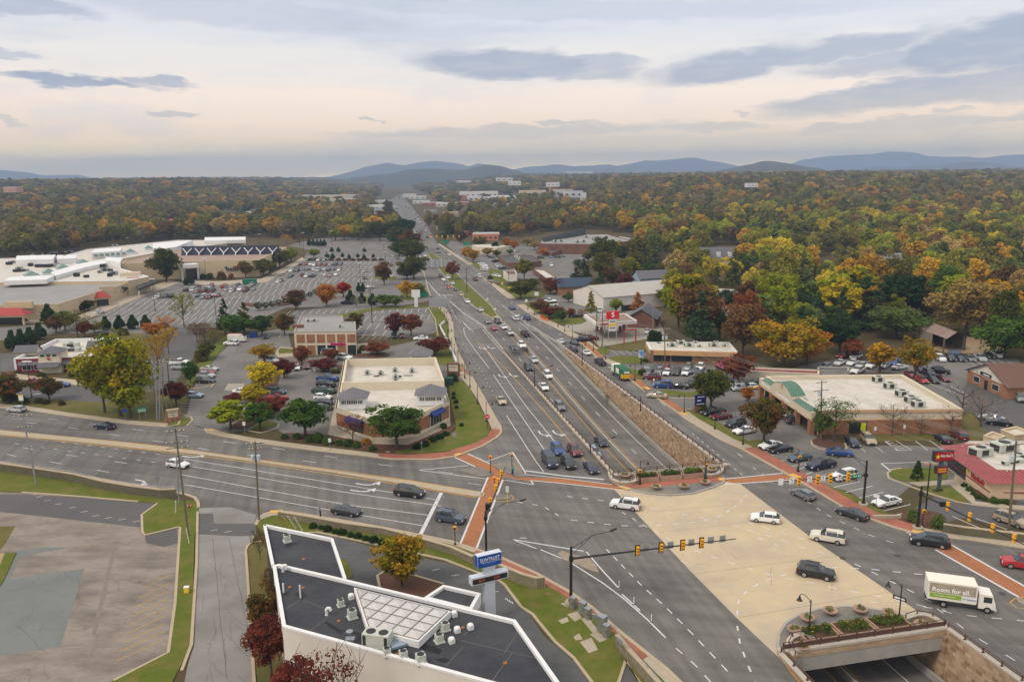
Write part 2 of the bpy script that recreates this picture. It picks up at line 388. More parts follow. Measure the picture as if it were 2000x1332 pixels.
area('lot',[(352,822),(365,812),(372,780),(385,740),(430,690),(470,655),(560,640),(575,700),(700,690),(860,655),(905,712),(921,738),(905,745),(870,745),(850,700),(690,700),(655,800),(640,850),(560,850),(540,838),(470,842),(430,846),(405,843),(398,835)])
area('lot',[(540,650),(575,605),(700,598),(838,600),(855,648),(820,660),(700,655)])
area('newasph',[(28,770),(60,740),(160,750),(290,700),(350,640),(390,640),(385,690),(360,720),(345,745),(300,765),(200,790),(100,785)])
area('newasph',[(-200,700),(20,690),(60,700),(20,735),(-100,735),(-200,740)])
area('lot',[(-260,640),(0,640),(130,630),(330,595),(330,645),(280,655),(120,650),(0,665),(-260,680)])
area('lot',[(200,600),(255,574),(330,550),(500,548),(590,510),(610,478),(700,474),(835,480),(838,560),(842,579),(835,588),(770,600),(640,600),(560,600),(470,640),(300,640),(175,640)])
area('lot',[(560,480),(640,462),(780,466),(828,485),(835,520),(780,520)])
area('walk',[(140,622),(262,571),(330,548),(352,552),(270,583),(160,628)])
area('walk',[(380,548),(420,550),(510,545),(560,520),(590,503),(596,508),(565,527),(520,552),(420,557),(380,556)])
area('walk',[(-200,632),(0,627),(110,625),(112,630),(0,634),(-200,640)])
isl('mulch',[(470,590),(545,600),(600,588),(595,582),(545,592),(490,602)],1)
isl('lawn',[(536,642),(575,640),(720,600),(835,597),(836,601),(720,606),(580,648)],1)
isl('lawn',[(700,580),(740,578),(765,583),(750,588),(710,588)],1)
isl('lawn',[(725,540),(760,536),(780,545),(745,549)],2)
isl('lawn',[(780,572),(830,566),(838,575),(828,582),(790,588)],1)
isl('lawn',[(848,590),(858,592),(872,608),(880,628),(882,655),(890,700),(895,712),(870,716),(850,705),(842,680),(852,655),(850,625),(832,602)],1)
isl('drygrass',[(385,740),(420,700),(455,660),(440,655),(395,690),(378,725)],1)
isl('lawn',[(356,755),(380,730),(400,690),(440,655),(455,650),(470,660),(440,672),(405,722),(380,742),(372,760)],1)
isl('drygrass',[(272,828),(290,790),(330,760),(372,768),(362,790),(340,830),(320,836)],1)
isl('lawn',[(330,826),(350,815),(374,818),(362,832),(340,834)],2)
isl('drygrass',[(-200,780),(0,793),(60,798),(200,818),(255,826),(330,834),(290,780),(200,785),(60,778),(-200,762)],0)
isl('mulch',[(445,835),(485,812),(515,785),(480,775),(495,735),(545,695),(560,705),(545,735),(540,770),(550,800),(520,815),(480,840)],2)
isl('lawn',[(485,842),(520,820),(545,828),(530,836),(505,840)],2)
isl('mulch',[(560,712),(680,722),(690,715),(560,706)],0)
isl('mulch',[(690,690),(745,688),(765,694),(745,700),(690,698)],1)
isl('walk',[(538,690),(548,678),(572,680),(572,697),(545,699)],0)
isl('lawn',[(542,680),(572,682),(572,690),(545,692)],0)
isl('walk',[(697,672),(718,670),(722,690),(700,692)],0)
isl('drygrass',[(150,668),(250,650),(330,655),(300,690),(235,720),(205,735),(180,715),(150,700)],0)
isl('walk',[(20,728),(60,735),(180,745),(215,748),(208,754),(120,752),(20,738)],0)
isl('walk',[(655,790),(640,850),(655,862),(728,878),(760,884),(880,835),(878,780)],0)
isl('mulch',[(545,862),(620,862),(655,866),(728,882),(790,884),(870,855),(890,835),(880,832),(800,870),(730,868),(640,850),(560,846)],0)
isl('lawn',[(876,740),(905,745),(915,755),(940,800),(957,835),(955,850),(935,864),(890,880),(820,886),(762,886),(800,876),(880,850),(893,838),(880,790)],2)
area('walk',[(-260,768),(0,789),(60,795),(135,807),(189,814),(252,822),(330,828)]+N_rio[:-2][::-1])
area('walk',[(404,838),(415,838),(440,846),(500,857),(623,873),(700,882),(738,887)]+[(745,895),(700,889),(623,881),(497,864),(434,852),(405,845)])
area('brick',[(738,886),(800,889),(870,884),(930,865),(952,853),(960,838),(978,840),(980,847),(968,858),(942,872),(889,892),(847,898),(763,897),(740,894)])
area('walk',[(960,838),(957,830),(935,785),(915,755),(900,738),(888,730),(905,726),(921,736),(929,750),(939,767),(955,795),(970,822),(978,840)])
area('cross',[(900,712),(909,724),(921,736),(908,730),(896,716)])
area('walk',[(896,714),(882,690),(877,660),(876,630),(866,612),(850,595),(842,585),(848,583),(859,593),(868,602),(876,613),(884,631),(885,650),(887,667),(893,685),(900,700),(906,710)])
area('pad',[(438,762),(445,749),(478,749),(472,763)])
area('lawn',[(-260,885),(0,912),(84,927),(189,945),(273,960),(340,978),(385,980),(388,1000),(380,1050),(374,1260),(330,1345),(200,1420),(-300,1420),(-260,900)])
area('oldlot',[(-260,930),(0,960),(60,963),(140,969),(270,980),(308,984),(276,1006),(278,1036),(283,1045),(345,1030),(352,1035),(340,1180),(328,1275),(220,1330),(150,1400),(-400,1420),(-300,1000)])
area('newasph',[(43,965),(140,970),(304,983),(277,1005),(277,1030),(0,999),(-100,985),(0,965)])
area('newasph',[(283,1046),(345,1031),(349,1060),(320,1068),(285,1060)])
area('patch',[(35,1075),(80,1068),(135,1070),(70,1080),(40,1088),(20,1130),(165,1110),(118,1263),(0,1280),(-150,1290),(-100,1150)])
area('drygrass',[(-200,1035),(30,1027),(12,1060),(0,1075),(-200,1100)]);area('yardtan',[(-200,1078),(20,1080),(5,1130),(-200,1150)])
area('lawn',[(10,1080),(32,1080),(5,1138),(-30,1180)])
area('sidest',[(388,992),(386,1050),(379,1260),(366,1300),(345,1420),(520,1440),(480,1100),(492,1062),(500,1040),(498,1026),(500,1005),(450,990)])
area('newasph',[(387,1003),(416,1002),(418,1022),(500,1022),(498,1045),(470,1047),(386,1043)])
area('drygrass',[(480,1075),(488,1062),(510,1058),(545,1100),(560,1240),(600,1420),(520,1430),(497,1340),(485,1150)])
area('driveway',[(620,1040),(700,1060),(800,1085),(880,1100),(935,1125),(975,1135),(1010,1160),(1060,1240),(1120,1290),(1170,1350),(1200,1420),(900,1430),(560,1430),(540,1050)])
area('lawn',[(502,1028),(508,1013),(525,1005),(560,1003),(623,1014),(750,1036),(826,1052),(880,1064),(933,1081),(1000,1106),(1060,1135),(1115,1165),(1165,1200),(1215,1245),(1290,1318),(1345,1372),(1380,1430),(1200,1430),(1165,1345),(1120,1285),(1085,1255),(1060,1225),(1040,1200),(1018,1186),(985,1142),(965,1128),(928,1117),(870,1094),(815,1082),(740,1065),(620,1040),(560,1045),(520,1046)])
area('mulch',[(738,1122),(755,1115),(790,1120),(868,1142),(830,1170),(760,1160),(742,1148)])
area('lawn',[(663,1092),(675,1094),(690,1125),(680,1132)])
area('newasph',[(1222,1291),(1262,1352),(1300,1420),(1180,1420)])
area('brick',[(975,1100),(1000,1112),(1060,1140),(1115,1172),(1165,1207),(1215,1252),(1256,1290),(1270,1280),(1218,1241),(1154,1186),(1112,1157),(1048,1121),(976,1089),(933,1075),(925,1080)])
area('walk',[(1256,1290),(1345,1380),(1380,1430),(1420,1430),(1400,1412),(1345,1350),(1300,1306),(1270,1280)])
area('walk',[(501,1024),(506,1012),(518,1004),(535,1000),(560,1000),(623,1010),(700,1023),(750,1032),(826,1047),(880,1058),(933,1075),(925,1080),(880,1064),(826,1053),(750,1038),(700,1029),(623,1016),(560,1006),(530,1008),(510,1016)])
for c in[[(1095,1180),(1112,1176),(1108,1188)],[(1108,1201),(1128,1195),(1137,1208),(1123,1215)],[(1090,1213),(1108,1206),(1111,1215),(1098,1220)],[(1120,1245),(1131,1238),(1138,1250),(1124,1252)],[(1132,1255),(1155,1247),(1168,1270),(1150,1277)],[(1152,1240),(1168,1236),(1190,1248),(1172,1256)],[(1135,1210),(1148,1205),(1170,1235),(1158,1238)]]:area('walk',c)
med=[(0,842),(150,856),(300,872),(400,885),(560,908),(700,928),(800,941),(900,957),(936,962),(945,965),(944,970),(930,970),(850,957),(780,944),(650,923),(500,902),(400,889),(300,879),(150,863),(0,849),(-260,820),(-260,814)]
area('median',med)
area('grassmed',[(838,490),(845,495),(870,515),(915,560),(960,600),(971,617),(960,620),(935,605),(905,580),(880,555),(855,520),(836,498)])
area('median',[(972,617),(978,621),(982,630),(972,621),(960,620)])
area('grassmed',[(786,412),(794,425),(812,445),(808,445),(798,432)]);area('median',[(808,449),(815,458),(834,490),(828,482),(812,458)])
area('grey',[(896,920),(930,912),(960,920),(964,930),(940,932)]);area('grey',[(958,908),(995,900),(1012,905),(1020,924),(1032,938),(1008,940),(985,935),(975,920)])
area('grey',[(965,968),(982,966),(998,970),(998,975),(980,977),(966,976)])
area('gravel',[(1089,1082),(1097,1076),(1115,1082),(1150,1090),(1165,1105),(1170,1119),(1155,1115),(1125,1102),(1100,1093)])
area('gravel',[(1984,1168),(2005,1167),(2050,1175),(2050,1186),(2005,1184),(1988,1176)])
area('cross',[(889,892),(914,886),(965,912),(975,918),(1008,932),(1020,932),(1100,933),(1195,946),(1235,955),(1195,956),(1100,943),(1010,938),(985,930),(982,937),(931,1070),(899,1062),(953,932),(965,926),(940,914)])
area('cross',[(1415,936),(1529,926),(1564,936),(1415,944)])
area('cross',[(1777,1042),(1850,1058),(2150,1230),(2150,1262),(1990,1166),(1827,1070),(1790,1050)])
area('cream',[(1200,956),(1416,940),(1446,945),(1500,986),(1608,1067),(1735,1154),(1843,1228),(1800,1240),(1600,1275),(1545,1306),(1440,1207),(1344,1110)])
Pn=area('plaza',[(1195,941),(1210,950),(1232,957),(1268,965),(1310,968),(1352,965),(1394,952),(1413,943),(1416,935),(1412,922),(1407,915),(1300,923),(1197,931)])
area('plazabrick',[(1212,950),(1232,956),(1300,950),(1412,941),(1416,935),(1405,931),(1300,940),(1225,946)])
Ps=area('plaza',[(1555,1290),(1544,1300),(1535,1294),(1519,1262),(1521,1240),(1535,1218),(1562,1202),(1598,1191),(1652,1186),(1688,1188),(1742,1197),(1778,1206),(1814,1211),(1845,1229),(1700,1257)])
TN=[RS(262,46.7),RS(262,64.3),RS(225,65),RS(124.3,65),RS(124.3,45),RS(200,46),RS(225,46.3)]
area('HOLE',TN,False)
TS=[RS(70.6,45),RS(70.6,65.8),RS(30,66.6),RS(30,45)]
area('HOLE',TS,False)
verts=[];faces=[]
for c,P in LAY:
 a=sum(P[k].x*P[(k+1)%len(P)].y-P[(k+1)%len(P)].x*P[k].y for k in range(len(P)))
 if a<0:P=P[::-1]
 i=len(verts);verts+=P;faces.append(list(range(i,i+len(P))))
edges=[(f[k],f[(k+1)%len(f)])for f in faces for k in range(len(f))]
vo,_,fo,_,_,_=delaunay_2d_cdt(verts,edges,[],0,1e-4)
def pip(P,x,y):
 c=False;n=len(P);j=n-1
 for i in range(n):
  a,b=P[i],P[j]
  if(a.y>y)!=(b.y>y)and x<(b.x-a.x)*(y-a.y)/(b.y-a.y)+a.x:c=not c
  j=i
 return c
BB=[(min(p.x for p in P),max(p.x for p in P),min(p.y for p in P),max(p.y for p in P))for c,P in LAY]
def classify(x,y):
 for k in range(len(LAY)-1,-1,-1):
  q=BB[k]
  if q[0]<=x<=q[1]and q[2]<=y<=q[3]and pip(LAY[k][1],x,y):return LAY[k][0]
CLS={}
for f in fo:
 c=(vo[f[0]]+vo[f[1]]+vo[f[2]])/3
 cls=classify(c.x,c.y)
 if cls and cls!='HOLE':CLS.setdefault(cls,[]).append(tuple(f))
RAISE=dict(walk=.14,brick=.142,lawn=.12,grassmed=.15,median=.16,plaza=.15,plazabrick=.155,grey=.15,gravel=.1,mulch=.13)
SPEC=dict(ground=('ground',M_soil),road=('road',M_asph),lot=('parking_lot',M_asph2),newasph=('dark_asphalt',M_asph_dark),yard=('dirt_yard',M_ftan),yardtan=('bare_ground',M_ftan),lawn=('lawn',M_grass),grassmed=('grass_median',M_grass),drygrass=('dry_grass',M_grassd),dirt=('bank_of_earth',M_grassd),mulch=('planting_bed',M_mulch),walk=('pavement',M_conc),cross=('crosswalk',M_cross),brick=('brick_pavement',M_brickred),oldlot=('old_parking_lot',M_asph_old),patch=('asphalt_patch',M_asph_patch),sidest=('side_street',mat('asphalt_pale',(.22,.205,.195),.95,(.26,.245,.235),1.2,.6,.25,12,big=(.15,.14,.13),bigs=.15,bigamt=.7)),driveway=('driveway',mat('asphalt_drive',.085,.9,.11,1.5,.6,.2,12,big=.065,bigs=.2,bigamt=.7)),median=('concrete_median',M_kerb),cream=('bridge_deck',M_cream),plaza=('plaza',M_stoneg),plazabrick=('plaza_brick',M_brickred),grey=('traffic_island',M_stoneg),gravel=('rough_island',mat('rough_concrete',(.33,.27,.2),.95,(.2,.17,.13),1.2,.5,.6,5)),pad=('concrete_pad',mat('concrete_pad',(.33,.30,.26),.9,(.27,.25,.21),.6,.6)))
for cls,fl in CLS.items():
 mb=MB();z=RAISE.get(cls,0);idx={};
 def vi(k):
  if k not in idx:idx[k]=len(mb.v);mb.v.append((vo[k].x,vo[k].y,z))
  return idx[k]
 ed={}
 for f in fl:
  mb.f.append(tuple(vi(k)for k in f));mb.m.append(0)
  for a,b in zip(f,f[1:]+f[:1]):ed[(a,b)]=1
 if z:
  for(a,b)in list(ed):
   if(b,a)not in ed:mb.face([(vo[b].x,vo[b].y,z),(vo[a].x,vo[a].y,z),(vo[a].x,vo[a].y,-.3),(vo[b].x,vo[b].y,-.3)])
 nm,m=SPEC[cls];mb.build(nm,m,kind='structure')
mb=MB()
def kerb(px,w=.42,h=.16,world=False,off=0):
 P=[Vector(p[:2])for p in px]if world else[G(*q)for q in px]
 strip(mb,P,w,0.005,h,off=off)
for k in(N_rio,N_rio2,W_main,W_main2[:6],E_main[5:],E_main2,E_main3,E_main4,S_rio,S_rio2):kerb(k,.5,.165)
kerb(med+[med[0]],.3,.17)
for k in([(43,962),(140,969),(270,980)],[(352,1030),(345,1031),(283,1046),(278,1038),(277,1006),(307,984)],[(352,1030),(342,1180),(329,1275),(222,1330)],[(386,1000),(384,1100),(374,1260),(355,1310)],[(480,1075),(484,1066),(492,1060),(510,1058)],[(480,1075),(485,1150),(497,1340)],[(520,1046),(560,1045),(620,1040),(740,1065),(815,1082),(870,1094),(928,1117),(965,1128),(985,1142),(1018,1186),(1040,1200),(1060,1225),(1085,1255),(1120,1285),(1165,1345)],[(742,1150),(737,1125),(755,1114),(800,1122),(866,1141)],[(1180,1420),(1222,1291),(1262,1352)],[(1584,862),(1586,870),(1600,877),(1640,882),(1654,876),(1650,866)],[(1733,925),(1736,935),(1760,944),(1820,966),(1870,981),(1905,987),(2150,1012)],[(1733,925),(1742,918),(1760,915)],[(838,490),(870,512),(915,556),(960,598),(972,617),(982,632)],[(836,498),(855,522),(880,556),(905,581),(935,606),(960,621),(972,632)],[(1341,820),(1330,810),(1336,802),(1350,800)],[(1220,740),(1255,744),(1265,742),(1260,738)],[(1290,779),(1370,778)],[(545,699),(538,690),(548,678)],[(485,842),(510,846),(540,838),(546,828)],[(836,601),(850,625),(855,655)],[(365,832),(376,822),(373,814),(360,812)],[(412,757),(420,748),(410,744)],[(372,760),(400,757),(415,750)]):
 kerb(k,.35,.15)
mb.build('kerb',M_kerb,kind='structure')
for P in(Pn,):
 mb=MB();strip(mb,P[:9],.3,0.005,.19);mb.build('plaza_kerb',M_concg,kind='structure')
mb=MB();strip(mb,Ps[1:13],.3,.005,.19);mb.build('plaza_kerb',M_concg,kind='structure')
mb=MB();ZM=.012
def wl(*p,w=.16,z=ZM):strip(mb,resample(gp(*p),30),w,z)
def wd(*p,w=.15,on=3.,gap=9.,z=ZM,ph=0):dashes(mb,gp(*p),w,on,gap,z,ph=ph)
for a in([(360,896),(700,951),(860,977)],[(364,909),(680,962),(862,988)],[(355,927),(680,986),(838,1006)],[(360,946),(652,997),(830,1027)]):wl(*a)
wl((862,962),(821,1044),w=.6);wl((953,932),(899,1062),w=.3);wl((982,937),(931,1070),w=.3)
wd((-100,838),(36,852),(330,890),w=.14,on=1,gap=2.4);wd((30,867),(320,905),on=1,gap=2.4)
wd((-120,850),(40,873),(100,884),(200,898),(322,915));wd((-60,870),(36,892),(135,908),(245,928));wd((-140,870),(0,889))
wd((-60,795),(90,817),(190,829),(300,843),(420,860),(560,879),(700,900),ph=2);wd((-60,812),(60,826),(150,837),(260,855),(350,868),(440,885),(560,895),(700,915),ph=5)
wl((818,918),(950,935),w=.2);wl((818,918),(915,909),w=.2);wl((952,901),(1000,883),w=.2);wl((914,943),(940,947),w=.12)
wl((886,892),(930,912),w=.3);wl((914,886),(958,906),w=.3);wl((1001,883),(1027,924),w=.25);wl((986,937),(1040,946),w=.2);wl((1036,937),(1042,946),w=.25)
wd((700,902),(950,932),ph=4)
wl((1026,919),(1100,929),(1180,936),w=.45);wl((1022,926),(1100,934),(1196,946),w=.2);wl((1035,938),(1100,944),(1235,959),w=.25)
wl((1417,935),(1529,924),w=.3);wl((1415,946),(1564,936),w=.3)
wl((1850,1059),(2150,1229),w=.35);wl((1827,1073),(1994,1168),w=.35);wl((1768,1038),(1800,1052),w=.2)
wl((905,640),(908,655),(928,684),(956,720),w=.16);wl((946,678),(1025,790),(1091,872),(1110,907),w=.16);wl((963,731),(1020,815),(1069,887),w=.16);wl((989,811),(1046,900),(1062,921),w=.16)
wd((880,600),(898,640),(905,672),(940,725),(966,772),on=1,gap=3)
wd((872,590),(905,640),(925,668),on=1,gap=3.)
wd((838,545),(860,575),(884,610),(915,650),ph=3);wd((846,540),(870,572),(905,610),(960,655),ph=6)
wl((841,560),(870,590),(900,625),(925,648),w=.18);wl((866,577),(905,612),(950,640),w=.3);wl((836,552),(880,602),(918,645),w=.2)
for k in range(11):
 f=k/10.;wl((897+f*22,604+f*38),(908+f*38,602+f*36),w=.35)
wd((852,545),(905,585),(975,632),(1000,655),ph=2);wd((858,535),(900,568),(950,603),ph=6)
wd((905,508),(970,566),(1030,612),(1090,650),(1150,690),(1200,724),(1250,758),(1300,792),(1400,856),(1450,892),on=3,gap=9)
wd((860,490),(960,580),(1040,642),ph=4);wd((880,500),(975,575),(1060,637),ph=8);wd((895,500),(960,555),(985,578),ph=1)
wl((980,596),(1025,630),(1048,648),w=.25);wl((1003,622),(1030,640),(1052,650),w=.2)
for k in range(6):f=k/5.;wl((1012+f*28,618+f*26),(1014+f*36,613+f*31),w=.3)
wd((1352,846),(1450,928),on=1,gap=1.5);wd((1471,913),(1500,932),on=1,gap=2)
for t0 in(4,7.6,11.2):
 P=[];
 for y in(477,455,440,425,410,398,390):
  import bisect
  def xat(line,y):
   for(x1,y1),(x2,y2)in zip(line,line[1:]):
    if min(y1,y2)<=y<=max(y1,y2):return x1+(x2-x1)*(y-y1)/(y2-y1+1e-9)
  xl=xat(W_main2,y);xr=xat(E_main,y)
  if xl and xr:P.append((xl,xr,y))
 dashes(mb,[G(a+(b-a)*t0/32,y)for a,b,y in P],.2,4,9,ZM);dashes(mb,[G(b-(b-a)*t0/32,y)for a,b,y in P],.2,4,9,ZM)
wd((832,478),(850,503),(880,535),ph=2);wd((820,478),(838,503),(858,530),ph=6)
for k in range(5):wl((858+k*5.5,576+k*.2),(862+k*5.5,576+k*.2),w=1.)
for a in([(1107,969),(1190,979)],[(1270,992),(1313,1001),(1360,1008),(1400,1018)],[(1115,1015),(1205,1026),(1245,1027),(1310,1024),(1370,1018),(1410,1006),(1440,985),(1459,966)],[(1010,980),(1060,988),(1100,1012)],[(1215,1000),(1260,1027),(1330,1065),(1420,1097),(1500,1121),(1560,1133),(1630,1148),(1720,1165),(1790,1180)],[(1440,1200),(1440,1182),(1447,1165),(1465,1148),(1500,1132),(1548,1117),(1600,1108),(1640,1108),(1700,1111),(1745,1116),(1805,1122)],[(1430,1025),(1520,1052),(1560,1067),(1650,1092),(1700,1115),(1750,1140),(1800,1164),(1850,1195)],[(1440,1222),(1445,1255),(1458,1292),(1475,1330)],[(1460,1020),(1500,1033),(1580,1055)],[(1330,1095),(1360,1105)],[(1015,1050),(1045,1052)],[(1480,1050),(1520,1065)]):
 wd(*a,on=1.0,gap=1.6,w=.2)
wd((1184,1072),(1252,1142),(1300,1185),(1350,1235),(1430,1320),on=1.2,gap=1.2,w=.16);wd((1320,1265),(1360,1300),(1400,1345),on=1.2,gap=1.5)
wd((1520,945),(1545,957),(1570,975),(1620,1008),(1700,1045),(1760,1065),on=1,gap=1.6);wd((1790,1180),(1870,1200),(2000,1212),on=1.1,gap=1.6);wd((1830,1188),(1900,1240),(2000,1300),on=1.1,gap=2.2);wd((1700,1175),(1760,1181),(1830,1188),on=1.,gap=2)
wl((1000,1053),(1140,1076),w=.25);wl((1000,1053),(1048,1071),w=.2);wl((1056,1073),(1111,1096),(1180,1140),(1220,1170),(1265,1210),(1300,1245),w=.2);wl((1145,1077),(1175,1112),(1210,1150),w=.2)
wl((1215,1160),(1250,1192),w=.2)
def bays(a,b,n,d,w=.12,both=False):
 A,B=G(*a),G(*b);D=G(a[0]+d[0],a[1]+d[1])-A
 for k in range(n+1):
  p=A+(B-A)*k/n;strip(mb,[p,p+D],w,ZM)
bays((1530,915),(1490,893),2,(58,-14));wl((1560,932),(1620,908));wl((1545,922),(1592,905));wl((1588,940),(1652,918));wl((1626,952),(1680,940));wl((1648,962),(1704,949));wl((1672,974),(1726,961));wl((1698,986),(1730,978));wl((1724,998),(1778,985));wl((1740,1007),(1800,995))
bays((1673,868),(1706,868),1,(18,15));wl((1730,861),(1753,880));wl((1788,861),(1812,879));wl((1815,860),(1842,878));
wl((1728,862),(1755,880),(1781,879),(1750,861))
for k in range(6):f=k/5.;wl((1730+f*24,864+f*15),(1738+f*36,861+f*17),w=.14)
wl((1721,905),(1838,901),w=.18);wl((1721,905),(1740,920),w=.3);wl((1860,1008),(1918,1033));wl((1906,1012),(1990,1042))
bays((1500,722),(1300,722),12,(-8,10));bays((1195,686),(1262,685),5,(12,7))
bays((1500,826),(1470,812),2,(24,-6));bays((1890,703),(1960,700),5,(16,12));bays((1790,722),(1870,760),6,(16,10));bays((1810,745),(1850,760),3,(14,8))
for k in range(15):
 f=k/14.;wl((441+f*28*.95,718-f*50),(441+f*28*.95-30+f*4,718-f*50),w=.12)
for k in range(9):f=k/8.;wl((352-f*8,828-f*40),(392-f*2,829-f*40),w=.1)
bays((565,724),(655,727),9,(-3,-11));bays((655,738),(628,800),7,(-30,0));bays((522,660),(545,660),1,(5,-8));bays((700,664),(790,661),7,(10,-6))
for k in range(8):f=k/7.;wl((288+f*20,742-f*36),(345+f*12,742-f*36),w=.1)
for k in range(7):f=k/6.;wl((0+f*4,733-f*30),(28+f*8,733-f*30),w=.12)
wl((70,771),(105,761),w=.2);wl((50,776),(75,768),w=.2)
def rows(r,step=2.9,d=5.2,w=.17,ang=None):
 for(a,b,dx,dy)in r:
  A,B=G(*a),G(*b);n=int((B-A).length/step);D=G(a[0]+dx,a[1]+dy)-A
  for k in range(n+1):
   p=A+(B-A)*k/max(1,n);strip(mb,[p-D,p+D],w,ZM)
MALLROWS=[((215,630),(470,626),14,-8),((205,616),(470,612),13,-7.5),((232,600),(500,596),11,-7),((250,588),(560,583),10,-6),((345,574),(600,569),9,-5),((360,562),(640,556),8,-5),((480,551),(760,545),8,-4.5),((555,540),(770,534),7,-4),((575,528),(775,522),6.5,-4),((585,517),(770,512),6,-3.5),((590,507),(775,503),5.5,-3)]
rows(MALLROWS)
rows([((565,610),(832,606),5,-4),((700,623),(838,619),5,-5),((705,638),(770,636),5,-6),((712,652),(770,650),4,-5)],2.8)
mb.build('road_markings',M_white,kind='structure')
mb=MB()
wl((929,665),(985,717),(1060,800),(1122,872),(1160,925),w=.16)
wl((0,840),(300,869),(560,905),(800,938),(935,960),w=.22);wl((0,850),(300,880),(500,904),(780,946),(930,972),w=.22)
for k in range(9):f=k/8.;wl((333-f*14,1122+f*126),(278-f*50,1150+f*140),w=.09)
wl((1536,1300),(1553,1322),(1580,1350),w=.16);wl((1972,1176),(1985,1167),(2010,1164),w=.14);wl((1972,1176),(1985,1186),(2010,1190),w=.14)
wl((998,966),(1004,974),(990,979),(970,978),w=.14)
wl((1330,722),(1345,722),w=1.);wl((1362,712),(1372,713),w=1.6)
mb.build('yellow_markings',M_yellow,kind='structure')
mb=MB()
for q in[((889,890),(900,887)),((1211,951),(1230,957)),((1404,938),(1416,936)),((1782,1037),(1812,1044)),((1545,927),(1560,934)),((527,1001),(552,1000)),((410,842),(420,841)),((1260,757),(1268,762)),((1333,806),(1340,812))]:
 strip(mb,gp(*q),1.0,.16,.02)
mb.build('tactile_paving',mat('tactile_yellow',(.62,.37,.08),.8),kind='structure')
def arrow(mb,p,d,turn,s=1.):
 p=G(*p);d=Vector(d).normalized();n=Vector((-d.y,d.x))*turn
 def q(a,b):return V3(p+d*a*s+n*b*s,ZM+.003)
 if turn==0:
  n=Vector((-d.y,d.x));mb.face([q(-2,0),q(-2,.1),q(1,.1),q(1,0)])
  return
 pts=[(-1.8,-.1),(-.4,-.1),(.4,.2),(.9,.7)]
 for k in range(3):
  a=pts[k];b=pts[k+1];mb.face([q(a[0]-.0,a[1]-.13),q(b[0]+.13,b[1]-.13),q(b[0]-.06,b[1]+.16),q(a[0],a[1]+.16)])
 mb.face([q(.25,.55),q(1.5,.55),q(.95,1.7)])
mb=MB()
ds=G(1026,790)-G(990,735);dr=G(800,966)-G(700,950)
for a in((938,680),(955,679),(977,735),(998,733),(1057,848),(1085,847)):arrow(mb,a,ds,1,1.25)
for a in((375,893),(718,947),(708,960)):arrow(mb,a,dr,1,1.3)
arrow(mb,(281,940),dr,-1,1.2)
mb.build('lane_arrows',M_white,kind='structure')
M_stone=brickmat('retaining_stone',(.47,.35,.23),(.25,.155,.09),(.33,.24,.16),1,1.0,.5,.03)
M_stone2=brickmat('retaining_stone_pale',(.42,.30,.19),(.33,.22,.13),(.36,.28,.2),1,.7,.3,.03)
M_cap=mat('wall_cap',(.48,.43,.36),.8,(.40,.355,.30),.8,.6,big=(.38,.33,.28),bigs=.4,bigamt=.4)
M_rail=mat('rail_brown',(.085,.04,.03),.55)
def band(mb,s0,s1,t0,t1,dz0,dz1,step=6,zf=trz,m=0):
 n=max(1,int(abs(s1-s0)/step));ff=lambda v,s:v(s)if callable(v)else v
 for k in range(n):
  a=s0+(s1-s0)*k/n;b=s0+(s1-s0)*(k+1)/n
  P=[]
  for s in(a,b):
   for t in(ff(t0,s),ff(t1,s)):
    P.append((RS(s,t,zf(s)+dz0 if not callable(dz0)else dz0(s)),RS(s,t,zf(s)+dz1 if not callable(dz1)else dz1(s))))
  (A0,A1),(B0,B1),(C0,C1),(D0,D1)=P
  mb.face([A1,B1,D1,C1],m);mb.face([A0,A1,C1,C0],m);mb.face([B0,D0,D1,B1],m)
  if k==0:mb.face([A0,B0,B1,A1],m)
  if k==n-1:mb.face([C0,C1,D1,D0],m)
tl=lambda s:46.7 if s>262 else 46.7-(262-s)*.011 if s>225 else 46.3-(225-s)*.013 if s>124 else 45.0
tr=lambda s:64.3+(262-s)*.019 if s>225 else 65.0+max(0,(100-s))*.022
mb=MB()
n=60
for k in range(n):
 a=263-(263-28)*k/n;b=263-(263-28)*(k+1)/n
 mb.face([RS(b,tl(b)-.3,trz(b)),RS(b,tr(b)+.3,trz(b)),RS(a,tr(a)+.3,trz(a)),RS(a,tl(a)-.3,trz(a))])
mb.build('underpass_road',M_asph,kind='structure')
mb=MB()
def rsl(mb,s0,s1,t,w,dz=.012):
 band_=[(s0+(s1-s0)*k/40)for k in range(41)]
 for a,b in zip(band_,band_[1:]):
  tt=t if callable(t)else(lambda s:t)
  mb.face([RS(b,tt(b)-w/2,trz(b)+dz),RS(b,tt(b)+w/2,trz(b)+dz),RS(a,tt(a)+w/2,trz(a)+dz),RS(a,tt(a)-w/2,trz(a)+dz)])
rsl(mb,262,28,61.7,.17);rsl(mb,262,28,47.6,.17)
s=258
while s>30:
 for t in(50.6,58.8):mb.face([RS(s,t-.08,trz(s)+.012),RS(s,t+.08,trz(s)+.012),RS(s+3,t+.08,trz(s+3)+.012),RS(s+3,t-.08,trz(s+3)+.012)])
 s-=12
mb.build('underpass_markings',M_white,kind='structure')
mb=MB();rsl(mb,262,28,53.7,.16);rsl(mb,262,28,56.4,.16)
mg=[toRS(G(*q))for q in((983,634),(1008,658))]
pN=[G(984,634),G(996,645),G(1008,657)]+[RS(250,55.2).xy]
mb.build('underpass_yellow_lines',M_yellow,kind='structure')
o=MB();band(o,262,28,54.85,55.25,0,.9);P=[G(983,633),G(1000,648),RS(262,55.05).xy]
strip(o,[toP for toP in P],.4,0,.9)
fixn(o.build('median_barrier',M_concg,label='long pale concrete barrier dividing the sunken express lanes',cat='barrier'))
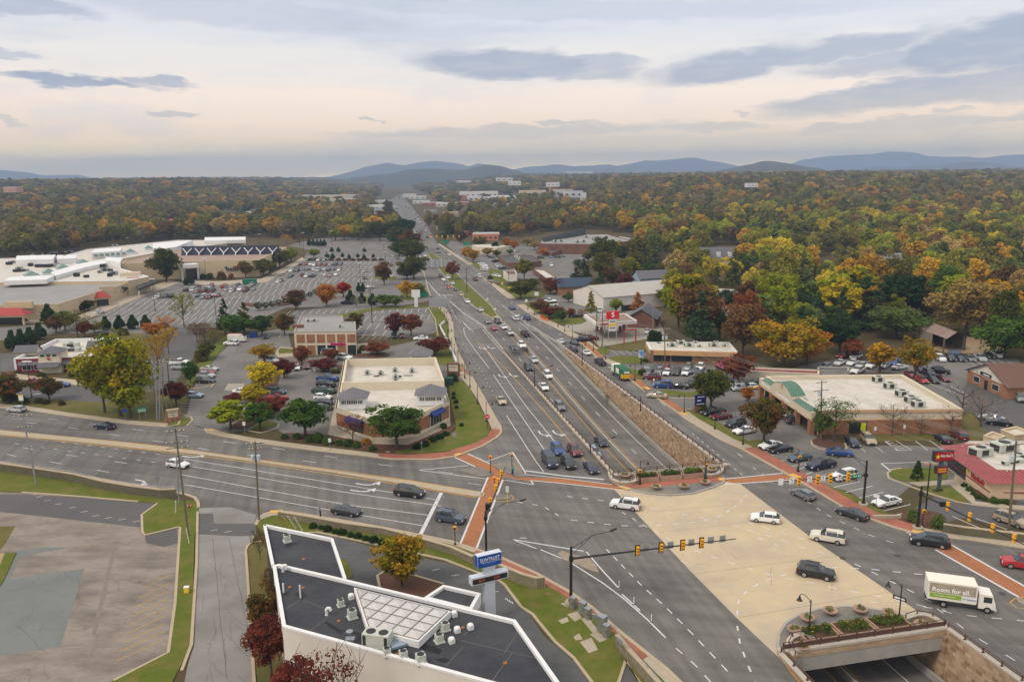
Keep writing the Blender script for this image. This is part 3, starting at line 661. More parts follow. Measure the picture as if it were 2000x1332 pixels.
o=MB();band(o,262,28,lambda s:tr(s)-1.1,lambda s:tr(s)-.75,0,.85);fixn(o.build('shoulder_barrier',M_concg,label='concrete barrier at the foot of the tall stone wall in the underpass cut',cat='barrier'))
o=MB();strip(o,gp((945,644),(960,660),(985,690)),.4,0,.8);fixn(o.build('ramp_barrier',M_concg,label='pale concrete barrier where the express lanes begin to sink beside the left-turn lanes',cat='barrier'))
o=MB();strip(o,gp((1043,643),(1052,650),(1080,667),(1106,683)),.4,0,.8);fixn(o.build('ramp_barrier',M_concg,label='pale concrete barrier on the far side where the express lanes begin to sink',cat='barrier'))
def retwall(lab,s0,s1,side,hp=.55,rail=True):
 sg=1 if side=='R' else-1;tf=tr if side=='R' else tl
 e=empty('retaining_wall',RS(s0,tf(s0)),0,lab,'wall')
 mb=MB();band(mb,s0,s1,(lambda s:tf(s)),(lambda s:tf(s)+sg*.45),lambda s:trz(s)-.3,lambda s:hp-.12);adopt(fixn(mb.build('stone_face',M_stone)),e)
 mb=MB();band(mb,s0,s1,(lambda s:tf(s)-sg*.08),(lambda s:tf(s)+sg*.55),lambda s:hp-.12,lambda s:hp+.1);adopt(fixn(mb.build('coping',M_cap)),e)
 if rail:
  mb=MB();n=int(abs(s1-s0)/2.4);sn=(s1-s0)/n
  for k in range(n+1):
   s=s0+sn*k;p=RS(s,tf(s)+sg*.2,hp+.1);mb.box((p.x,p.y,p.z+.28),(.12,.12,.6),-HD);mb.box((p.x,p.y,p.z+.03),(.3,.2,.06),-HD)
  for h_ in(.35,.6):mb.tube([RS(s0+sn*k,tf(s0+sn*k)+sg*.2,hp+.1+h_)for k in range(0,n+1)],.055,5)
  adopt(mb.build('railing',M_rail),e)
 return e
retwall('tall tan stone retaining wall with brown railing on the right of the sunken express lanes',226,124.8,'R')
retwall('low capped wall with brown rail posts between the queued cars and the sunken lanes',226,124.8,'L')
retwall('tan stone wall with brown railing below the box truck, at the lower right',70.2,30,'R')
retwall('low stone wall with brown railing running down from the near bridge corner',70.2,30,'L')
e=empty('ramp_wall',RS(240,65),0,'plain low side walls where the express lanes first sink below the road','wall')
for sg,tf in((1,tr),(-1,tl)):
 mb=MB();band(mb,263.5,225.5,(lambda s:tf(s)),(lambda s:tf(s)+sg*.4),lambda s:trz(s)-.4,lambda s:.02);adopt(fixn(mb.build('side_wall',M_concg)),e)
e=empty('stone_wall',RS(97,65.5),0,'shaded inner stone walls under the bridge deck','wall')
for sg,tf in((1,65.3),(-1,44.9)):
 mb=MB();band(mb,124.3,69.8,tf,tf+sg*.9,lambda s:trz(s)-.3,lambda s:-.3);adopt(fixn(mb.build('abutment',M_stone)),e)
e=empty('road_bridge',RS(97,55),0,'concrete bridge over the sunken lanes with a stone band on its near face','bridge')
mb=MB();band(mb,123.8,71.1,44.9,65.7,lambda s:-1.3,lambda s:-.06,30);adopt(fixn(mb.build('deck_slab',M_concg)),e)
for s0,s1,nm in((70.2,70.9,'near'),(124.0,124.6,'far')):
 mb=MB();band(mb,s1,s0,44.8,66.0,lambda s:-2.1,lambda s:-.35,30);adopt(fixn(mb.build('girder',M_concg)),e)
 mb=MB();band(mb,s1+.02,s0-.06,44.8,66.0,lambda s:-.35,lambda s:.42,30);adopt(fixn(mb.build('stone_band',M_stone2)),e)
 mb=MB();band(mb,s1+.05,s0-.12,44.7,66.1,lambda s:.42,lambda s:.72,30);adopt(fixn(mb.build('parapet_cap',M_cap)),e)
def railing(lab,P,h=1.0,z=0.2,nr=4,bars=.045,step=2.2,boards=False):
 e=empty('railing',V3(P[0]),0,lab,'railing')
 P=resample(P,step)
 for p in P:adopt(MB().box((p[0],p[1],z+h/2),(.12,.12,h),-HD).build('post',M_rail),e)
 mb=MB()
 for k in range(nr):mb.tube([V3(p,z+h*(k+1)/nr)for p in P],bars,5)
 if boards:
  for a,b in zip(P,P[1:]):
   c=(a+b)/2;mb.box((c.x,c.y,z+h*.35),((b-a).length,.05,h*.5),atan2((b-a).y,(b-a).x))
 adopt(mb.build('rail',M_rail),e);return e
railing('brown railing behind the three long planters at the near bridge edge',[RS(70.5,45.2).xy,RS(70.5,65.6).xy],.85,.7,3,boards=True)
railing('brown railing along the far bridge edge behind the planter boxes',[RS(124.2,45.4).xy,RS(124.2,64.6).xy],.95,.5,3)
def cornerwall(lab,px,railz=True):
 P=smooth_line(gp(*px),2);e=empty('low_stone_wall',V3(P[0]),0,lab,'wall')
 mb=MB();strip(mb,P,.5,.1,.5);adopt(fixn(mb.build('stone_face',M_stone2)),e)
 mb=MB();strip(mb,P,.62,.58,.14);adopt(fixn(mb.build('coping',M_cap)),e)
 if railz:
  mb=MB();Q=spaced(P,1.7)
  for p in Q:mb.box((p.x,p.y,.95),(.1,.1,.5))
  mb.tube([V3(p,1.2)for p in Q],.055,5);adopt(mb.build('railing',M_rail),e)
cornerwall('curved low stone wall at the left end of the far bridge edge',[(1190,928),(1194,942),(1210,949),(1243,947),(1243,936)])
cornerwall('curved low stone wall at the right end of the far bridge edge',[(1379,934),(1400,932),(1411,924),(1409,914)])
cornerwall('curved low wall with railing round the bowl planter at the near bridge left corner',[(1552,1290),(1539,1274),(1541,1257),(1558,1248),(1577,1247),(1594,1266)])
cornerwall('curved low wall with railing round the bowl planter at the near bridge right corner',[(1768,1216),(1790,1208),(1815,1210),(1846,1230)])
M_plt=mat('planter_concrete',(.40,.27,.19),.85,(.33,.22,.15),2,.5)
def leafmat(name,c1,c2,c3,tr_=.25):
 if name in MATS:return MATS[name]
 m=bpy.data.materials.new(name);m.use_nodes=True;nt=m.node_tree;lk=nt.links.new;nt.nodes.remove(nt.nodes['Principled BSDF'])
 at=nn(nt,'ShaderNodeAttribute',attribute_name='leaf');r=nn(nt,'ShaderNodeValToRGB');lk(at.outputs['Fac'],r.inputs[0])
 r.color_ramp.elements.new(.5)
 for e,p,c in zip(r.color_ramp.elements,(0,.5,1),(c1,c2,c3)):e.position=p;e.color=tuple(c)+(1,)
 oi=nn(nt,'ShaderNodeObjectInfo');mr=nn(nt,'ShaderNodeMapRange');lk(oi.outputs['Random'],mr.inputs[0]);mr.inputs[3].default_value=.8;mr.inputs[4].default_value=1.2
 sc=nn(nt,'ShaderNodeVectorMath',operation='SCALE');lk(r.outputs[0],sc.inputs[0]);lk(mr.outputs[0],sc.inputs['Scale'])
 d=nn(nt,'ShaderNodeBsdfDiffuse');t=nn(nt,'ShaderNodeBsdfTranslucent');x=nn(nt,'ShaderNodeMixShader');x.inputs[0].default_value=tr_
 lk(sc.outputs[0],d.inputs[0]);lk(sc.outputs[0],t.inputs[0]);lk(d.outputs[0],x.inputs[1]);lk(t.outputs[0],x.inputs[2]);lk(x.outputs[0],nt.nodes['Material Output'].inputs[0])
 MATS[name]=m;return m
PAL=dict(green=((.035,.075,.012),(.06,.115,.018),(.10,.16,.025)),deep=((.018,.042,.014),(.03,.062,.018),(.05,.085,.024)),pine=((.025,.055,.025),(.045,.085,.035),(.07,.115,.045)),olive=((.07,.075,.015),(.12,.115,.02),(.18,.15,.025)),lime=((.12,.17,.012),(.22,.26,.015),(.34,.34,.02)),yellow=((.28,.22,.012),(.46,.36,.015),(.62,.46,.02)),gold=((.24,.14,.012),(.42,.23,.015),(.56,.32,.02)),orange=((.24,.085,.015),(.42,.15,.02),(.55,.24,.025)),red=((.20,.015,.012),(.40,.03,.02),(.5,.08,.03)),maroon=((.07,.018,.014),(.13,.03,.022),(.21,.07,.035)),brown=((.08,.045,.02),(.14,.075,.03),(.20,.11,.04)),rust=((.12,.035,.018),(.20,.06,.025),(.27,.10,.03)),autumn=((.09,.12,.015),(.30,.22,.015),(.48,.20,.02)),goldgreen=((.07,.11,.012),(.20,.20,.014),(.40,.28,.015)),redgreen=((.05,.085,.015),(.12,.08,.02),(.22,.05,.02)),tan=((.22,.15,.05),(.32,.22,.08),(.36,.26,.04)),grey=((.12,.09,.06),(.16,.13,.08),(.2,.16,.09)),sage=((.07,.11,.03),(.11,.16,.04),(.16,.21,.05)),dkolive=((.04,.06,.012),(.07,.085,.016),(.12,.10,.02)))
LM={k:leafmat('foliage_'+k,*v)for k,v in PAL.items()}
def leafcloud(rng,clumps,nper,leaf,up=.3,flat=1.,name='crown',m=None,jit=.6):
 V=[];Fc=[];A=[]
 for(c,r,cv)in clumps:
  for _ in range(max(3,int(nper*(.7+.6*rng.random())))):
   while 1:
    d=Vector((rng.uniform(-1,1),rng.uniform(-1,1),rng.uniform(-1,1)))
    if .05<d.length<1:break
   d.normalize()
   if d.z<-.3 and rng.random()<.5:d.z=-d.z
   rr=r*rng.uniform(.55,1.08);p=Vector((c[0]+d.x*rr,c[1]+d.y*rr,c[2]+d.z*rr*flat))
   nrm=(d+Vector((rng.gauss(0,jit),rng.gauss(0,jit),rng.gauss(0,jit)+up))).normalized()
   a=nrm.orthogonal().normalized();b=nrm.cross(a);w=rng.uniform(0,6.28);a,b=a*cos(w)+b*sin(w),b*cos(w)-a*sin(w)
   s=leaf*rng.uniform(.55,1.25);i=len(V)
   V+=[p-a*s*.5,p+b*s*.33,p+a*s*.5+nrm*s*.1,p-b*s*.33];Fc.append((i,i+1,i+2,i+3));A.append(min(1,max(0,cv*.7+rng.random()*.3)))
 me=bpy.data.meshes.new(name);me.from_pydata([tuple(v)for v in V],[],Fc);me.materials.append(m)
 at=me.attributes.new('leaf','FLOAT','FACE');at.data.foreach_set('value',A);me.update();return me
def plantmesh(seed,lx,ly,h,n=60,leaf=.16,flowers=True):
 rng=random.Random(seed);cl=[((rng.uniform(-lx/2,lx/2),rng.uniform(-ly/2,ly/2),rng.uniform(.05,.6)*h),h*.45,rng.random())for _ in range(n)]
 return leafcloud(rng,cl,16,leaf,m=LM['sage'])
bowl=MB().lathe((0,0,0),[(.32,0),(.36,.06),(.55,.25),(.8,.5),(.88,.62),(.86,.68),(.78,.66),(.72,.58)],20).mesh('bowl',M_plt,True)
bsoil=MB().lathe((0,0,.55),[(.74,0),(.73,.02)],20).mesh('soil',M_mulch)
bpl=plantmesh(3,.9,.9,.35,14,.14)
BW=[(1221,935,'in the left corner wall of the far bridge edge'),(1390,924,'in the right corner wall of the far bridge edge'),(1282,957,'leftmost of three on the grey crescent at the far bridge edge'),(1335,956,'middle of three on the grey crescent at the far bridge edge'),(1377,948,'rightmost of three on the grey crescent at the far bridge edge'),(1552,1239,'leftmost on the grey plaza at the near bridge edge'),(1576,1216,'second from the left on the near plaza, behind the lamp post'),(1621,1202,'third from the left on the near plaza'),(1679,1199,'fourth from the left on the near plaza, at its top'),(1736,1206,'rightmost on the near plaza, left of the second lamp post'),(1565,1272,'inside the curved corner wall left of the long planters'),(1800,1229,'inside the curved corner wall right of the long planters')]
for x,y,l in BW:
 e=empty('bowl_planter',V3(G(x,y),.15),0,'round tan bowl planter '+l,'planter','round bowl planters on the bridge')
 link(bowl,'bowl',e);link(bsoil,'soil',e);o=link(bpl,'plant',e,(0,0,.6),random.random()*6)
 tag(o)
def boxplanter(px,z,lab):
 P=[G(*q,z)for q in px]if len(px)==4 else[RS(px[0],px[2]).xy,RS(px[0],px[3]).xy,RS(px[1],px[3]).xy,RS(px[1],px[2]).xy,][:4];c=sum(P,Vector((0,0)))/len(P)
 e=empty('box_planter',V3(c,.15),0,lab,'planter','long planter boxes on the bridge')
 I=[p+(c-p)*.07 for p in P];mb=MB()
 n=len(P);area_=sum(P[k].x*P[(k+1)%n].y-P[(k+1)%n].x*P[k].y for k in range(n))
 if area_<0:P=P[::-1];I=I[::-1]
 for k in range(n):
  l=(k+1)%n;mb.face([V3(P[k],.15),V3(P[l],.15),V3(P[l],z),V3(P[k],z)]);mb.face([V3(P[k],z),V3(P[l],z),V3(I[l],z),V3(I[k],z)]);mb.face([V3(I[k],z),V3(I[l],z),V3(I[l],z-.2),V3(I[k],z-.2)])
 adopt(mb.build('box',M_plt),e);mb=MB();mb.face([V3(p,z-.15)for p in I]);adopt(mb.build('soil',M_mulch),e)
 ux=(P[1]-P[0]);uy=(P[-1]-P[0]);rng=random.Random(len(lab));cl=[]
 for _ in range(70):
  a,b=rng.uniform(.1,.9),rng.uniform(.12,.88);q=P[0]+ux*a+uy*b;cl.append(((q.x,q.y,z+rng.uniform(0,.35)),.32,rng.random()))
 adopt(link(leafcloud(rng,cl,14,.2,m=LM['green'],name='foliage'),'foliage'),e)
 cl=[((c_[0],c_[1],c_[2]+.2),.2,rng.random())for c_,_,_ in rng.sample(cl,22)]
 adopt(link(leafcloud(rng,cl,5,.15,m=LM['yellow'],name='flowers'),'flowers'),e)['kind']='stuff'
boxplanter((71.3,73.9,48.6,52.9,0),.85,'long planter with yellow flowers nearest the left lamp post at the near bridge edge')
boxplanter((71.3,73.9,53.2,57.5,0),.85,'middle one of the three long planters with yellow flowers at the near bridge edge')
boxplanter((71.3,73.9,57.8,62.1,0),.85,'long planter beside the right-hand lamp post at the near bridge edge')
boxplanter([(1246,934),(1288,931),(1284,922),(1238,925)],1.0,'pinkish box planter leftmost of three at the far bridge edge')
boxplanter([(1290,930),(1333,927),(1329,919),(1287,922)],1.0,'pinkish box planter in the middle of three at the far bridge edge')
boxplanter([(1335,927),(1375,922),(1373,914),(1332,918)],1.0,'pinkish box planter rightmost of three at the far bridge edge, by the lamp post')
def azx(x,y):return degrees(atan2(x,y))
def hgt(x,y):
 r=hypot(x,y);xr=-.150*y+20
 c=sst(110,600,abs(x-xr))
 A=31 if x>xr else 24
 if x<xr:
  A=24+8*sst(12,22,-azx(x,y))
 far=sst(650,1500,y)if x>xr else sst(800,2000,y)
 n=noise.noise(Vector((x/520.,y/700.,3.3)))*.5+.5;n2=noise.noise(Vector((x/180.,y/260.,7.3)))
 far2=sst(1600,3200,r)
 return max(0.,c*far*(A*(.72+.40*n)+2.5*n2))+far2*c*4
M_bark=mat('bark',(.11,.085,.06),.95,(.06,.045,.03),4,.6,coord='obj')
def limbs(rng,h,R,zb,n=7,tr_=.22,ex=.8,twigs=0):
 mb=MB();top=h*.82
 mb.tube([(0,0,-.2),(rng.uniform(-.1,.1),0,zb),(rng.uniform(-.2,.2),rng.uniform(-.2,.2),h*.55),(rng.uniform(-.3,.3),rng.uniform(-.3,.3),top)],[tr_*1.15,tr_*.85,tr_*.5,.04],7)
 for k in range(n):
  a=6.28*k/n+rng.random();z0=zb+(h*.6-zb)*rng.random();r=R*ex*rng.uniform(.6,1);z1=z0+(h-z0)*rng.uniform(.35,.75)
  m=Vector((cos(a)*r*.5,sin(a)*r*.5,z0+(z1-z0)*.45));e=Vector((cos(a)*r,sin(a)*r,z1))
  mb.tube([(0,0,z0),m,e],[tr_*.45,tr_*.25,.025],5)
  for _ in range(twigs):
   s=m.lerp(e,rng.random());mb.tube([s,s+Vector((rng.gauss(0,.8),rng.gauss(0,.8),rng.uniform(.5,1.6)))*R*.25],[.035,.012],4,cap=False)
 return mb
def proto(kind,seed,pal='green',det=1.):
 rng=random.Random(seed);h=10.;cl=[]
 if kind in('round','oval','wide'):
  R={'round':3.9,'oval':3.0,'wide':5.0}[kind];zb=1.6 if kind!='oval' else 1.3;hc=(h-zb)/2;cz=zb+hc
  lob=[Vector((rng.gauss(0,.3),rng.gauss(0,.3),rng.gauss(0,.15)))for _ in range(5)]
  N=80
  for _ in range(N):
   d=Vector((rng.gauss(0,1),rng.gauss(0,1),rng.gauss(.15,1))).normalized()
   k=.82+.30*noise.noise(d*1.7+Vector((seed*3.1,0,0)))+.10*noise.noise(d*4+Vector((0,seed*1.7,0)));q=rng.random()**.35*k
   wz=1-.28*max(0,-d.z)
   cl.append(((d.x*R*q*wz,d.y*R*q*wz,cz+d.z*hc*q*.95),R*rng.uniform(.16,.27),min(1,max(0,.5+.5*noise.noise(d*1.3+Vector((seed,5,0)))*1.6+rng.uniform(-.25,.25)))))
  me=leafcloud(rng,cl,int(60*det),.52,m=LM[pal]);tk=limbs(rng,h,R,zb,8)
 elif kind=='pine':
  R=3.6
  for k in range(16):
   z=1.6+8.*k/15;r=R*(1-k/16.5)**.8*rng.uniform(.75,1.1)
   for j in range(max(3,int(8*(1-k/18)))):
    a=rng.random()*6.28
    for q in(.45,.85):cl.append(((cos(a)*r*q,sin(a)*r*q,z+rng.uniform(-.2,.3)-.25*q),.25+r*.17,rng.random()))
  cl.append(((0,0,9.6),.4,.6));me=leafcloud(rng,cl,int(34*det),.42,flat=.45,m=LM[pal],up=.5);tk=limbs(rng,h,2.4,1.5,12,.2)
 elif kind=='cone':
  R=2.6
  for _ in range(90):
   z=rng.random()**.8;a=rng.random()*6.28;prof=sin(min(1,(z+.12)*1.1)*pi)**.6*(1-z*.35);cl.append(((cos(a)*R*prof*.82,sin(a)*R*prof*.82,.9+z*8.6),.85,rng.random()))
  me=leafcloud(rng,cl,int(60*det),.62,m=LM[pal]);tk=limbs(rng,h*.8,1,.9,3,.2)
 elif kind=='spire':
  R=3.4
  for k in range(100):
   z=rng.random();a=rng.random()*6.28;r=R*(1-z)**.85;cl.append(((cos(a)*r*.8,sin(a)*r*.8,.3+z*9.4),.75,rng.random()))
  me=leafcloud(rng,cl,int(60*det),.6,m=LM[pal]);tk=limbs(rng,h*.6,.5,.5,2,.15)
 elif kind=='ball':
  R=3.6
  for _ in range(70):
   d=Vector((rng.gauss(0,1),rng.gauss(0,1),rng.gauss(0,1))).normalized();cl.append(((d.x*R*.85,d.y*R*.85,5.9+d.z*3.4),.9,rng.random()))
  me=leafcloud(rng,cl,int(40*det),.5,m=LM[pal]);tk=limbs(rng,h*.7,1,1.5,3,.3)
 elif kind=='sparse':
  R=4.2
  for _ in range(75):
   d=Vector((rng.gauss(0,1),rng.gauss(0,1),rng.gauss(.2,1))).normalized();q=rng.random()**.4*(.9+.3*noise.noise(d*2+Vector((seed,0,0))));cl.append(((d.x*R*q,d.y*R*q,6.0+d.z*3.9*q),R*.16,rng.random()))
  me=leafcloud(rng,cl,int(18*det),.32,m=LM[pal]);tk=limbs(rng,h,R,1.2,12,.17,1.,3)
 elif kind=='bare':
  R=4.2
  for _ in range(60):
   d=Vector((rng.gauss(0,1),rng.gauss(0,1),rng.gauss(.3,1))).normalized();q=rng.random()**.4;cl.append(((d.x*R*q,d.y*R*q,6.0+d.z*3.7*q),R*.15,rng.random()))
  me=leafcloud(rng,cl,int(5*det),.2,m=LM[pal]);tk=limbs(rng,h,R,1.,16,.17,1.,7)
 elif kind=='bush':
  R=5.
  for _ in range(60):
   d=Vector((rng.gauss(0,1),rng.gauss(0,1),abs(rng.gauss(0,1)))).normalized();k=.8+.3*noise.noise(d*2+Vector((seed,0,0)));cl.append(((d.x*R*.8*k,d.y*R*.8*k,1.2+d.z*7*k),1.5,rng.random()))
  me=leafcloud(rng,cl,int(40*det),.85,m=LM[pal]);tk=limbs(rng,5,2,.3,4,.3)
 return me,tk.mesh('trunk',M_bark),R
PROT={}
for kind,n in(('round',5),('oval',3),('wide',2),('pine',3),('cone',1),('spire',1),('ball',1),('sparse',2),('bare',2),('bush',3)):
 PROT[kind]=[proto(kind,10*n+s+len(kind))for s in range(n)]
def zfor(b,yt):
 lo,hi=0,80
 for _ in range(30):
  m=(lo+hi)/2;v=Vector((b[0],b[1],m-H));y=666-F*v.dot(Uv)/v.dot(fw)
  if y>yt:lo=m
  else:hi=m
 return lo
def ppm(b):return F/Vector((b[0],b[1],-H)).dot(fw)
TREES=[]
NAMES=dict(pine='pine_tree',cone='holly_tree',spire='conical_shrub',ball='clipped_tree',bush='shrub')
tr_rng=random.Random(99)
def tree_at(b,h,w,kind,pal,label,group=None,name=None,z=0,cat=None):
 me,tk,R=tr_rng.choice(PROT[kind]);e=empty(name or NAMES.get(kind,'deciduous_tree'),V3(b,z),tr_rng.random()*6.28,label,cat or('shrub' if kind in('bush','spire')else 'tree'),group)
 sx=w/(2*R*(.82 if kind in('round','oval','wide')else .95));e.scale=(sx,sx,h/10.)
 c=link(me,'crown',e);c.material_slots[0].link='OBJECT';c.material_slots[0].material=LM[pal]
 t=link(tk,'trunk',e);TREES.append(e);return e
def tree(x,yb,yt,w,kind,pal,label,group=None):
 b=G(x,yb,.1);return tree_at(b,zfor(b,yt),w/ppm(b),kind,pal,label,group)
